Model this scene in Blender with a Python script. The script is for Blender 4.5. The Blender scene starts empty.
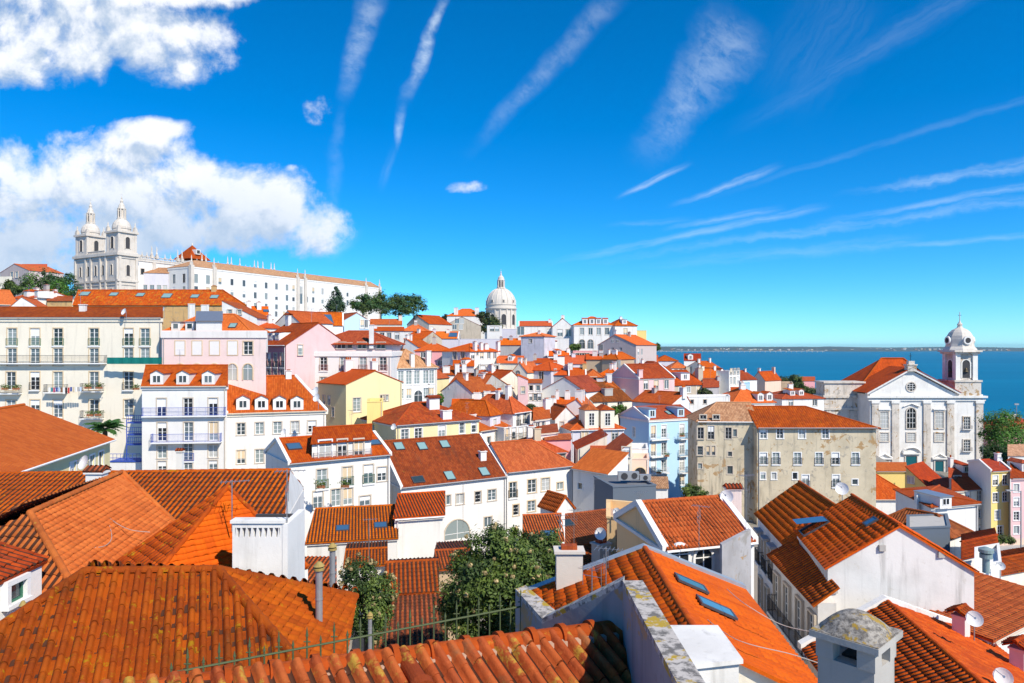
import bpy, math, random
import numpy as np
from mathutils import Vector, Matrix, noise as mnoise
R = math.radians
random.seed(7)
scene = bpy.context.scene
COL = scene.collection
FP, CX, HZ, CZ = 700.0, 512.0, 347.0, 70.0     # focal length in pixels, optical axis, horizon row, eye height above the river

def P(px, py, Y):
    return Vector(((px-CX)/FP*Y, Y, CZ-(py-HZ)/FP*Y))
def PZ(px, py, z):
    return P(px, py, (CZ-z)*FP/(py-HZ))
CAM = Vector((0, 0, CZ))
def ray(px, py): return Vector(((px-CX)/FP, 1.0, -(py-HZ)/FP))

# ------------------------------------------------------------------ materials
MATS = {}
class NT:
    def __init__(s, nt): s.nt = nt; s.n = nt.nodes; s.l = nt.links
    def node(s, t, **k):
        n = s.n.new(t)
        for a, b in k.items(): setattr(n, a, b)
        return n
    def put(s, sock, v):
        if isinstance(v, bpy.types.NodeSocket): s.l.new(v, sock)
        elif v is not None: sock.default_value = v
    def m(s, op, a, b=None, c=None, clamp=False):
        n = s.node('ShaderNodeMath', operation=op, use_clamp=clamp)
        s.put(n.inputs[0], a); s.put(n.inputs[1], b); s.put(n.inputs[2], c)
        return n.outputs[0]
    def mix(s, f, a, b, mode='MIX'):
        n = s.node('ShaderNodeMix', data_type='RGBA', blend_type=mode)
        s.put(n.inputs[0], f); s.put(n.inputs[6], a); s.put(n.inputs[7], b)
        return n.outputs[2]
    def sstep(s, v, a, b):
        n = s.node('ShaderNodeMapRange', interpolation_type='SMOOTHSTEP')
        s.put(n.inputs[0], v); s.put(n.inputs[1], a); s.put(n.inputs[2], b)
        return n.outputs[0]
    def noise(s, vec, scale, detail=3, rough=.55, dist=0, dims='3D'):
        n = s.node('ShaderNodeTexNoise', noise_dimensions=dims)
        if vec is not None: s.l.new(vec, n.inputs['Vector'])
        n.inputs['Scale'].default_value = scale; n.inputs['Detail'].default_value = detail
        n.inputs['Roughness'].default_value = rough; n.inputs['Distortion'].default_value = dist
        return n.outputs[0]
    def vmul(s, v, k):
        n = s.node('ShaderNodeVectorMath', operation='MULTIPLY'); s.l.new(v, n.inputs[0]); n.inputs[1].default_value = k
        return n.outputs[0]
    def comb(s, x, y, z=0.0):
        n = s.node('ShaderNodeCombineXYZ'); s.put(n.inputs[0], x); s.put(n.inputs[1], y); s.put(n.inputs[2], z)
        return n.outputs[0]
def c4(c): return (c[0], c[1], c[2], 1.0)
def newmat(name):
    m = bpy.data.materials.new(name); m.use_nodes = True
    t = NT(m.node_tree); b = t.n['Principled BSDF']
    return m, t, b
def plain(name, col, rough=.6, metal=0.0, spec=.4, var=.0, vscale=3.0):
    if name in MATS: return MATS[name]
    m, t, b = newmat(name)
    b.inputs['Base Color'].default_value = c4(col); b.inputs['Roughness'].default_value = rough
    b.inputs['Metallic'].default_value = metal; b.inputs['Specular IOR Level'].default_value = spec
    if var:
        g = t.node('ShaderNodeNewGeometry')
        f = t.noise(g.outputs['Position'], vscale, 4)
        k = t.m('MULTIPLY_ADD', f, 2*var, 1-var)
        t.put(b.inputs['Base Color'], t.mix(1.0, c4(col), k, 'MULTIPLY'))
    MATS[name] = m
    return m

WALLC = {  # plaster and stone colours
 'white': (.78,.765,.735), 'cream': (.81,.75,.625), 'sandwall': (.82,.56,.29), 'pink': (.80,.53,.53), 'palepink': (.82,.66,.62), 'rose': (.60,.27,.30), 'deeppink': (.75,.36,.38),
 'yellow': (.82,.64,.24), 'paleyellow': (.80,.70,.40), 'blue': (.46,.69,.87), 'paleblue': (.50,.68,.80), 'lilac': (.63,.61,.67),
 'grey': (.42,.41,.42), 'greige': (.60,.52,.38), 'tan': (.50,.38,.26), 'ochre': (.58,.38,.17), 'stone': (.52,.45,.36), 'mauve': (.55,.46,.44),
 'limestone': (.64,.585,.52), 'concrete': (.45,.43,.40), 'slate': (.13,.16,.20), 'salmon': (.80,.58,.46), 'darkgrey': (.16,.17,.19), 'sootgrey': (.30,.285,.29), 'lime': (.74,.72,.35)}
def wallmat(key, dirt=.25):
    if key in ('white', 'cream', 'palepink', 'pink') and dirt < .4: dirt = dirt*.8+.15
    name = 'plaster_%s_%d' % (key, round(dirt*100))
    if name in MATS: return MATS[name]
    col = WALLC[key]
    m, t, b = newmat(name)
    g = t.node('ShaderNodeNewGeometry'); pos = g.outputs['Position']
    big = t.noise(pos, .35, 4, .6); mid = t.noise(pos, 2.2, 5, .65)
    st = t.noise(t.vmul(pos, (1.6, 1.6, .16)), 1.0, 5, .6)          # rain streaks
    dk = tuple(c*.62 for c in (col[0], col[1]*.98, col[2]*.95))
    c = t.mix(t.m('MULTIPLY', t.sstep(big, .42, .72), dirt*.7), c4(col), c4(dk))
    c = t.mix(t.m('MULTIPLY', t.sstep(st, .52, .75), dirt*1.1, clamp=True), c, c4((.30*col[0]+.10, .29*col[1]+.10, .28*col[2]+.09)))
    c = t.mix(t.m('MULTIPLY', t.sstep(mid, .62, .70), dirt*.6), c, c4((col[0]*.72, col[1]*.68, col[2]*.60)))
    if dirt > .7:                                                     # old render fallen off in patches
        pt = t.noise(pos, .55, 6, .7, .6)
        c = t.mix(t.sstep(pt, .575, .61), c, c4((.40,.26,.13)))
        pt2 = t.noise(pos, .9, 6, .7, .3)
        c = t.mix(t.m('MULTIPLY', t.sstep(pt2, .56, .66), .7), c, c4((.27,.25,.22)))
    t.put(b.inputs['Base Color'], c)
    b.inputs['Roughness'].default_value = .9; b.inputs['Specular IOR Level'].default_value = .2
    bp = t.node('ShaderNodeBump'); bp.inputs['Strength'].default_value = .35; bp.inputs['Distance'].default_value = .03
    t.put(bp.inputs['Height'], t.noise(pos, 5.0, 6, .7)); t.l.new(bp.outputs[0], b.inputs['Normal'])
    MATS[name] = m
    return m

ROOFC = {  # tile colours: low, mid, high, lichen amount, dirt
 'orange': ((0.391,0.068,0.012), (0.465,0.086,0.015), (0.539,0.116,0.022), .05, .25),
 'bright': ((0.502,0.088,0.012), (0.558,0.104,0.015), (0.614,0.128,0.021), .0, .12),
 'gold':   ((0.372,0.074,0.011), (0.446,0.092,0.014), (0.521,0.124,0.020), .18, .35),
 'rust':   ((0.260,0.044,0.011), (0.335,0.058,0.014), (0.409,0.080,0.019), .08, .4),
 'brown':  ((0.167,0.044,0.015), (0.233,0.060,0.019), (0.307,0.088,0.031), .10, .5),
 'red':    ((0.316,0.040,0.012), (0.391,0.052,0.015), (0.465,0.072,0.025), .0, .3),
 'tan':    ((.36,.18,.10), (.46,.24,.13), (.55,.31,.18), .10, .3),
 'mossy':  ((0.316,0.056,0.011), (0.409,0.080,0.014), (0.484,0.112,0.019), .5, .45),
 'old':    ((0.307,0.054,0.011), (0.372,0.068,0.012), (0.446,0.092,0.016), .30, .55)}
def roofmat(key, bump=0, tw=.22, tl=.42):
    name = 'tiles_%s_%d_%d' % (key, bump, round(tw*100))
    if name in MATS: return MATS[name]
    if key == 'zinc': return ZINC()
    lo, md, hi, lich, dirt = ROOFC[key]
    m, t, b = newmat(name)
    uv = t.node('ShaderNodeUVMap'); uv.uv_map = 'uv'
    sp = t.node('ShaderNodeSeparateXYZ'); t.l.new(uv.outputs[0], sp.inputs[0])
    g = t.node('ShaderNodeNewGeometry'); pos = g.outputs['Position']
    u = t.m('DIVIDE', sp.outputs[0], tw); v = t.m('DIVIDE', sp.outputs[1], tl)
    cell = t.comb(t.m('FLOOR', u), t.m('FLOOR', v))
    wn = t.node('ShaderNodeTexWhiteNoise', noise_dimensions='3D'); t.l.new(cell, wn.inputs['Vector'])
    rp = t.node('ShaderNodeValToRGB'); e = rp.color_ramp.elements
    e[0].color = c4(lo); e[0].position = .05; e[1].color = c4(hi); e[1].position = .95
    x = e.new(.5); x.color = c4(md)
    t.l.new(wn.outputs[0], rp.inputs[0])
    c = rp.outputs[0]
    big = t.noise(pos, .30, 5, .65, .3)
    c = t.mix(t.m('MULTIPLY', t.sstep(big, .42, .70), dirt), c, c4(tuple(k*.45 for k in lo)))
    stk = t.noise(t.comb(t.m('MULTIPLY', sp.outputs[0], 1.8), t.m('MULTIPLY', sp.outputs[1], .25)), 1.0, 4, .6)
    c = t.mix(t.m('MULTIPLY', t.sstep(stk, .5, .75), dirt*.9, clamp=True), c, c4((.07,.045,.03)))
    fl = t.noise(pos, 9.0, 4, .7)
    c = t.mix(t.m('MULTIPLY', t.sstep(fl, .5, .75), .35), c, c4(tuple(min(1, k*1.35+.02) for k in hi)))
    if lich:
        ln = t.noise(pos, 3.2 if key != 'mossy' else 1.7, 6, .75, .2)
        c = t.mix(t.m('MULTIPLY', t.sstep(ln, .62-.16*lich, .68-.10*lich), min(1, .45+lich)), c, c4((.40,.24,.03)))
        l2 = t.noise(pos, 1.3, 5, .7)
        c = t.mix(t.m('MULTIPLY', t.sstep(l2, .56, .70), lich), c, c4((.17,.11,.05)))
    oi = t.node('ShaderNodeObjectInfo'); hv = t.node('ShaderNodeHueSaturation'); t.l.new(c, hv.inputs['Color'])
    t.put(hv.inputs['Value'], t.m('MULTIPLY_ADD', oi.outputs['Random'], .40, .74)); r2 = t.m('FRACT', t.m('MULTIPLY', oi.outputs['Random'], 7.31)); t.put(hv.inputs['Hue'], t.m('MULTIPLY_ADD', r2, .012, .4945)); t.put(hv.inputs['Saturation'], t.m('MULTIPLY_ADD', t.m('FRACT', t.m('MULTIPLY', r2, 5.7)), .12, .97)); c = hv.outputs[0]
    t.put(b.inputs['Base Color'], c)
    b.inputs['Roughness'].default_value = .85; b.inputs['Specular IOR Level'].default_value = .25
    bp = t.node('ShaderNodeBump'); bp.inputs['Strength'].default_value = .8; bp.inputs['Distance'].default_value = .07
    fine = t.noise(pos, 14.0, 5, .7)
    if bump:
        fu = t.m('FRACT', u); fv = t.m('FRACT', v)
        prof = t.m('SINE', t.m('MULTIPLY', fu, math.pi))
        hgt = t.m('ADD', prof, t.m('MULTIPLY', t.m('SUBTRACT', 1.0, fv), .35))
        hgt = t.m('MULTIPLY_ADD', fine, .25, hgt)
    else:
        hgt = t.m('MULTIPLY', fine, .25)
    t.put(bp.inputs['Height'], hgt); t.l.new(bp.outputs[0], b.inputs['Normal'])
    MATS[name] = m
    return m

def glassmat(k):
    cols = [(.02,.025,.03), (.05,.07,.08), (.12,.16,.18), (.45,.46,.44), (.25,.30,.30)]
    return plain('window_glass_%d' % k, cols[k], rough=.12 if k < 3 else .35, spec=.6)
WHITEP = lambda: plain('white_paint', (.80,.80,.79), .5)
def paint(k):
    c = {'white': (.80,.80,.79), 'green': (.04,.16,.10), 'blue': (.03,.08,.42), 'brown': (.10,.045,.03), 'stone': (.58,.50,.40), 'sand': (.66,.52,.34),
         'grey': (.33,.33,.34), 'black': (.02,.02,.022), 'rosewood': (.36,.12,.13), 'teal': (.01,.20,.20), 'paleb': (.60,.70,.78), 'red': (.5,.05,.03), 'olive': (.075,.10,.04)}[k]
    return plain('paint_' + k, c, .55, var=.06)
IRON = lambda: plain('wrought_iron', (.04,.04,.045), .5, .6)
ZINC = lambda: plain('zinc_sheet', (.42,.44,.47), .4, .7, var=.1)

# ------------------------------------------------------------------ mesh builder
class MB:
    def __init__(s): s.v = []; s.f = []; s.mi = []; s.uv = []; s.mats = []; s.sm = []
    def mat(s, m):
        if m not in s.mats: s.mats.append(m)
        return s.mats.index(m)
    def face(s, pts, m, uvs=None, smooth=False):
        i = len(s.v); s.v.extend([(p[0], p[1], p[2]) for p in pts]); s.f.append(tuple(range(i, i+len(pts))))
        s.mi.append(s.mat(m)); s.uv.extend(uvs if uvs else [(p[0], p[2]) for p in pts]); s.sm.append(smooth)
    def box(s, c, sx, sy, sz, m, rz=0.0, z_is_base=True):
        cx, cy, cz = c; z0 = cz if z_is_base else cz-sz/2
        ca, sa = math.cos(rz), math.sin(rz)
        q = [Vector((cx+ca*a-sa*b, cy+sa*a+ca*b, 0)) for a, b in ((-sx/2,-sy/2),(sx/2,-sy/2),(sx/2,sy/2),(-sx/2,sy/2))]
        s.prism(q, z0, z0+sz, m)
    def prism(s, poly, z0, z1, m, top=None):     # poly counter-clockwise
        n = len(poly); a = [Vector((p[0], p[1], z0)) for p in poly]; b = [Vector((p[0], p[1], z1)) for p in (top or poly)]
        for i in range(n):
            j = (i+1) % n; s.face([a[i], a[j], b[j], b[i]], m)
        s.face(b, m); s.face(a[::-1], m)
    def hexa(s, a, b, m):                        # two quads joined: a bottom ring, b top ring
        for i in range(4):
            j = (i+1) % 4; s.face([a[i], a[j], b[j], b[i]], m)
        s.face(b, m); s.face(a[::-1], m)
    def bar(s, p, q, r, m, n=4, cap=True, r2=None):
        p, q = Vector(p), Vector(q); d = q-p
        if d.length < 1e-6: return
        d.normalize(); x = d.orthogonal().normalized(); y = d.cross(x); r2 = r if r2 is None else r2
        o = math.pi/n
        A = [p+r*(math.cos(o+2*math.pi*k/n)*x+math.sin(o+2*math.pi*k/n)*y) for k in range(n)]
        B = [q+r2*(math.cos(o+2*math.pi*k/n)*x+math.sin(o+2*math.pi*k/n)*y) for k in range(n)]
        for k in range(n):
            j = (k+1) % n; s.face([A[k], A[j], B[j], B[k]], m, smooth=n > 5)
        if cap: s.face(B, m); s.face(A[::-1], m)
    def lathe(s, c, prof, m, n=20, a0=0.0, smooth=True, sx=1.0):
        cx, cy, cz = c
        rings = [[Vector((cx+r*math.cos(a0+2*math.pi*k/n)*sx, cy+r*math.sin(a0+2*math.pi*k/n), cz+z)) for k in range(n)] for r, z in prof]
        for a, b in zip(rings, rings[1:]):
            for k in range(n):
                j = (k+1) % n; s.face([a[k], a[j], b[j], b[k]], m, smooth=smooth)
        if prof[-1][0] > .01: s.face(rings[-1], m)
        if prof[0][0] > .01: s.face(rings[0][::-1], m)
    def build(s, name, parent=None, loc=None):
        me = bpy.data.meshes.new(name); off = Vector(loc) if loc is not None else Vector((0, 0, 0))
        if off.length: s.v = [(a-off.x, b-off.y, c-off.z) for a, b, c in s.v]
        me.from_pydata(s.v, [], s.f)
        for m in s.mats: me.materials.append(m)
        me.polygons.foreach_set('material_index', s.mi)
        me.polygons.foreach_set('use_smooth', s.sm)
        l = me.uv_layers.new(name='uv'); l.data.foreach_set('uv', [k for q in s.uv for k in q])
        return me if name.startswith('@') else link(name, me, parent)
def link(name, me, parent=None):
    o = bpy.data.objects.new(name, me); COL.objects.link(o)
    if parent is not None: o.parent = parent
    return o
def tag(o, label=None, cat=None, group=None, kind=None):
    if label: o['label'] = label
    if cat: o['category'] = cat
    if group: o['group'] = group
    if kind: o['kind'] = kind
    return o
def thing(name, loc, label, cat, group=None, rz=0.0):
    o = bpy.data.objects.new(name, None); COL.objects.link(o); o.location = loc; o.rotation_euler = (0, 0, rz); o.empty_display_size = .5
    return tag(o, label, cat, group)
def solo(mb, name, loc, label, cat, group=None):      # a thing that is one mesh
    o = mb.build(name, None, loc); o.location = loc
    return tag(o, label, cat, group)
GROUNDPTS = []

# ------------------------------------------------------------------ tiled roof planes
def tileface(mb, poly, mat, relief=None, tw=.22, tl=.42, thick=.10, amp=.045, under=None):
    """one planar convex roof face (counter-clockwise seen from above) as a slab, with modelled tiles when relief is set"""
    poly = [Vector(p) for p in poly]
    n = Vector((0, 0, 0))
    for i in range(1, len(poly)-1): n += (poly[i]-poly[0]).cross(poly[i+1]-poly[0])
    n.normalize()
    if n.z < 0: poly.reverse(); n = -n
    up = Vector((0, 0, 1))-n*n.z
    up = up.normalized() if up.length > 1e-3 else Vector((0, 1, 0))
    ux = up.cross(n).normalized(); O = poly[0]
    loc = [((p-O).dot(ux), (p-O).dot(up)) for p in poly]
    hsh = (O.x*3.1+O.y*1.7) % 50
    uvs = [(a+hsh, b+hsh) for a, b in loc]
    mb.face(poly, mat, uvs)
    bot = [p-n*thick for p in poly]
    for i in range(len(poly)):
        j = (i+1) % len(poly); mb.face([bot[i], bot[j], poly[j], poly[i]], under or mat, [uvs[i], uvs[j], uvs[j], uvs[i]])
    mb.face(bot[::-1], under or mat)
    if not relief: return
    us = [a for a, b in loc]; vs = [b for a, b in loc]; u0, u1, v0, v1 = min(us), max(us), min(vs), max(vs)
    k = 12 if relief == 'barrel' else (8 if relief == 'canal' else 6)
    S = sorted({u0+1e-4, u1-1e-4} | {u0+i*tw/k for i in range(1, int((u1-u0)/tw*k)+1) if u0+i*tw/k < u1-1e-3})
    def span(u):
        lo, hi = None, None; m = len(loc)
        for i in range(m):
            (a, b), (c, d) = loc[i], loc[(i+1) % m]
            if (a <= u <= c) or (c <= u <= a):
                if abs(c-a) < 1e-9: continue
                y = b+(d-b)*(u-a)/(c-a)
                lo = y if lo is None else min(lo, y); hi = y if hi is None else max(hi, y)
        return (lo, hi) if lo is not None else (0, 0)
    spans = [span(u) for u in S]
    def prof(u):
        x = ((u-u0)/tw) % 1.0
        if relief == 'canal': return amp*(max(math.sin(2*math.pi*x), -.45)+.45)
        if relief == 'barrel':
            if x > .66: return -.3*amp
            return amp*1.35*(1-abs(2*x/.66-1)**3.0)
        return amp*.75*math.exp(-((x-.5)/.16)**2)
    rnd = random.Random(int(abs(O.x*1000)+abs(O.y*777)) % 100000)
    jit = {}
    j0, j1 = 0, int((v1-v0)/tl)+1
    lift = {'canal': .022, 'barrel': .012, 'flat': .022}[relief]
    mi = mb.mat(mat); gi = mb.mat(plain('channel_tile_shade', (.058,.020,.010), .95, var=.3, vscale=6)) if relief != 'flat' else mi  # channel faces near-black: dirt plus the groove's shade put into the colour
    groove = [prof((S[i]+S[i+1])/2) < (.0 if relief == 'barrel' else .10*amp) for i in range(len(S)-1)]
    for r in range(j0, j1):
        va, vb = v0+r*tl, v0+(r+1)*tl
        idx = []
        for u, (lo, hi) in zip(S, spans):
            a = min(max(va, lo), hi); b2 = min(max(vb, lo), hi)
            c = int((u-u0)/tw+.25)
            if (c, r) not in jit: jit[(c, r)] = (rnd.uniform(-.010, .012), rnd.uniform(-.025, .025))
            jl, jv = jit[(c, r)]
            h = prof(u)+.012+.022*mnoise.noise((O.x+u*.45, O.y+va*.45, 3.1))
            pa = O+ux*u+up*min(max(a+jv*(h > .02), lo), hi); pb = O+ux*u+up*b2
            i = len(mb.v)
            for q in (pa+n*(h*.7), pa+n*(h+lift+jl), pb+n*h): mb.v.append((q.x, q.y, q.z))
            idx.append((i, b2-a, ((u+hsh), (a+hsh)), ((u+hsh), (b2+hsh-1e-3)))) 
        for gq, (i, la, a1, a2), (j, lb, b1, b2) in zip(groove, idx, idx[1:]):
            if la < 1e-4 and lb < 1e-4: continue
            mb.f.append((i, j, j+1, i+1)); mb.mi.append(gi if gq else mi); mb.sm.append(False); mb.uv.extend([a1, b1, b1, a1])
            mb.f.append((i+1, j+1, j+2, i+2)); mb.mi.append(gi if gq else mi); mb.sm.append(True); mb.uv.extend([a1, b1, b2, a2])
def ridgecap(mb, p, q, mat, r=.13, seg=None, n=8):
    p, q = Vector(p), Vector(q); d = q-p; L = d.length
    if L < .05: return
    d.normalize(); side = d.cross(Vector((0, 0, 1))).normalized(); upv = side.cross(d).normalized()
    if upv.z < 0: upv = -upv
    steps = max(1, int(round(L/seg))) if seg else 1
    for k in range(steps):
        a = p+d*(L*k/steps); b = p+d*(L*(k+1)/steps)
        ra, rb = (r*1.02, r*.9) if seg else (r, r)
        A = []; B = []
        for i in range(n+1):
            th = math.pi*i/n
            A.append(a+side*math.cos(th)*ra+upv*(math.sin(th)*ra-.02)); B.append(b+side*math.cos(th)*rb+upv*(math.sin(th)*rb-.02))
        for i in range(n):
            mb.face([A[i], A[i+1], B[i+1], B[i]], mat, [(k*.42+i*.01, i*.05), (k*.42+.01, i*.05), (k*.42+.3, i*.05), (k*.42+.31, i*.05)], smooth=True)
        mb.face(A[::-1], mat); mb.face(B, mat)

# ------------------------------------------------------------------ windows, balconies (shared meshes)
WM = {}
WK = {'w': (1.1, 1.6), 'd': (1.1, 2.25), 'D': (1.15, 2.3), 's': (.7, .8), 'b': (1.15, 1.75), 'a': (1.2, 2.1), 'p': (1.1, 2.2), 'v': (.35, .35), 't': (1.3, 2.3)}
def winmesh(kind, w, h, sur, cas, gl, hole, fine, blind=0.0):
    key = (kind, round(w, 2), round(h, 2), sur, cas, gl, hole, fine, blind)
    if key in WM: return WM[key]
    o = 0.0 if hole else .13
    f = MB(); ms = paint(sur) if sur else None; mc = paint(cas)
    # local frame: x along wall, y inwards, z up, origin at the middle of the sill
    def bx(x0, x1, y0, y1, z0, z1, m): f.box(((x0+x1)/2, (y0+y1)/2, z0), x1-x0, y1-y0, z1-z0, m)
    sw = .13 if fine else .16
    x2 = w/2
    if kind == 'a':
        arc = [(x2*math.cos(math.pi*i/12), h-x2+x2*math.sin(math.pi*i/12)) for i in range(13)]
        oa = [((x2+sw)*math.cos(math.pi*i/12), h-x2+(x2+sw)*math.sin(math.pi*i/12)) for i in range(13)]
        ins = [(x2, 0)]+arc+[(-x2, 0)]; out = [(x2+sw, 0)]+oa+[(-x2-sw, 0)]
        m = ms or mc
        for i in range(len(ins)-1):
            a, b, c, d = ins[i], ins[i+1], out[i+1], out[i]
            f.face([(a[0], -.1, a[1]), (b[0], -.1, b[1]), (c[0], -.1, c[1]), (d[0], -.1, d[1])][::-1], m)
            f.face([(d[0], -.1, d[1]), (c[0], -.1, c[1]), (c[0], .02, c[1]), (d[0], .02, d[1])][::-1], m)
            f.face([(a[0], -.1, a[1]), (b[0], -.1, b[1]), (b[0], .02, b[1]), (a[0], .02, a[1])], m)
        bx(-.03, .03, -.06, -.025, 0, h-.02, mc); bx(-x2, x2, -.055, -.03, h-x2-.03, h-x2+.03, mc)
        pn = MB(); pn.face([(a, -.02, b) for a, b in ins][::-1], glassmat(gl))
    elif kind == 'b':
        if ms:
            bx(-x2-sw, -x2, -.03, .02, -.02, h+sw, ms); bx(x2, x2+sw, -.03, .02, -.02, h+sw, ms); bx(-x2, x2, -.03, .02, h, h+sw, ms); bx(-x2-sw, x2+sw, -.05, .02, -.12, -.02, ms)
        bx(-x2, x2, -.02+o*.0, .05, 0, h, mc)
        pn = None
    else:
        if ms:
            bx(-x2-sw, -x2, -.03-o, .02, 0, h, ms); bx(x2, x2+sw, -.03-o, .02, 0, h, ms); bx(-x2-sw, x2+sw, -.035-o, .02, h, h+sw, ms)
            bx(-x2-sw-.03, x2+sw+.03, -.07-o, .02, -.1, 0, ms)
        y0, y1 = .09-o, .14-o; b = .06 if fine else .08
        bx(-x2, -x2+b, y0, y1, 0, h, mc); bx(x2-b, x2, y0, y1, 0, h, mc); bx(-x2+b, x2-b, y0, y1, h-b, h, mc); bx(-x2+b, x2-b, y0, y1, 0, b*(2.2 if h > 2 else 1), mc)
        if w > .85: bx(-b*.75, b*.75, y0-.01, y1-.002, b, h-b, mc)
        if fine and h > 1.2:
            n = 3 if h > 2 else 2
            for i in range(1, n+1):
                z = h*i/(n+1); bx(-x2+b, -b*.75, y0+.01, y1-.004, z-.02, z+.02, mc); bx(b*.75, x2-b, y0+.01, y1-.004, z-.02, z+.02, mc)
        if blind: bx(-x2+b, x2-b, y0-.004, y1-.01, h*(1-blind), h-b, paint('white' if blind < .5 else 'sand'))
        pn = MB(); yy = .125-o
        pn.face([(-x2+.02, yy, .02), (x2-.02, yy, .02), (x2-.02, yy, h-.02), (-x2+.02, yy, h-.02)], glassmat(gl))
    if pn is not None and not fine:
        k = len(f.v)
        for fc in pn.f: f.face([pn.v[i] for i in fc], pn.mats[0])
        pn = None
    res = (f.build('@window'), pn.build('@pane') if pn else None)
    WM[key] = res
    return res
def railmesh(L, dep, hgt, style, slab):
    key = ('rail', round(L, 2), round(dep, 2), style, slab)
    if key in WM: return WM[key]
    s = MB(); stone = paint('white' if style != 'stone' else 'stone')
    s.box((0, -dep/2, -.14), L, dep, .14, stone)
    s.box((0, -dep*.42, -.2), L*.94, dep*.75, .07, stone)
    r = MB(); m = {'iron': IRON(), 'white': paint('white'), 'blue': paint('blue'), 'rose': paint('rosewood'), 'green': paint('green'), 'stone': IRON(), 'grey': paint('grey')}[style]
    t = .022
    for (p, q) in (((-L/2+.03, -dep+.04), (L/2-.03, -dep+.04)), ((-L/2+.03, -dep+.04), (-L/2+.03, 0)), ((L/2-.03, -dep+.04), (L/2-.03, 0))):
        p, q = Vector((p[0], p[1], 0)), Vector((q[0], q[1], 0)); ln = (q-p).length
        for z in (hgt, .1): r.bar(p+Vector((0, 0, z)), q+Vector((0, 0, z)), t, m)
        n = max(2, int(ln/.13))
        for i in range(n+1):
            a = p+(q-p)*(i/n); r.bar(a+Vector((0, 0, 0)), a+Vector((0, 0, hgt)), .013 if i % 8 else .02, m, cap=False)
    res = (s.build('@balcony'), r.build('@railing')); WM[key] = res
    return res

# ------------------------------------------------------------------ a house
class House: pass
HOUSES = []
def inside(poly, p, n):
    s = None
    for i in range(len(poly)):
        a, b = poly[i], poly[(i+1) % len(poly)]
        c = (b-a).cross(p-a).dot(n)
        if abs(c) < 1e-6: continue
        if s is None: s = c > 0
        elif (c > 0) != s: return False
    return True
def plane_of(poly):
    n = Vector((0, 0, 0))
    for i in range(1, len(poly)-1): n += (poly[i]-poly[0]).cross(poly[i+1]-poly[0])
    n.normalize()
    return n if n.z >= 0 else -n
def hit_planes(faces, px, py):
    d = ray(px, py); best = None
    for poly in faces:
        n = plane_of(poly); dn = d.dot(n)
        if abs(dn) < 1e-6: continue
        t = (poly[0]-CAM).dot(n)/dn
        if t <= 0: continue
        p = CAM+d*t
        if inside(poly, p, n) and (best is None or t < best[0]): best = (t, p, n)
    if best is None:                                   # off the roof's edge: its nearest plane
        for poly in faces:
            n = plane_of(poly); dn = d.dot(n)
            if abs(dn) < 1e-6: continue
            t = (poly[0]-CAM).dot(n)/dn; c = sum(poly, Vector())/len(poly)
            if t > 0 and n.dot(d) < 0:
                p = CAM+d*t; k = (p-c).length
                if best is None or k < best[3]: best = (t, p, n, k)
    return best
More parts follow.
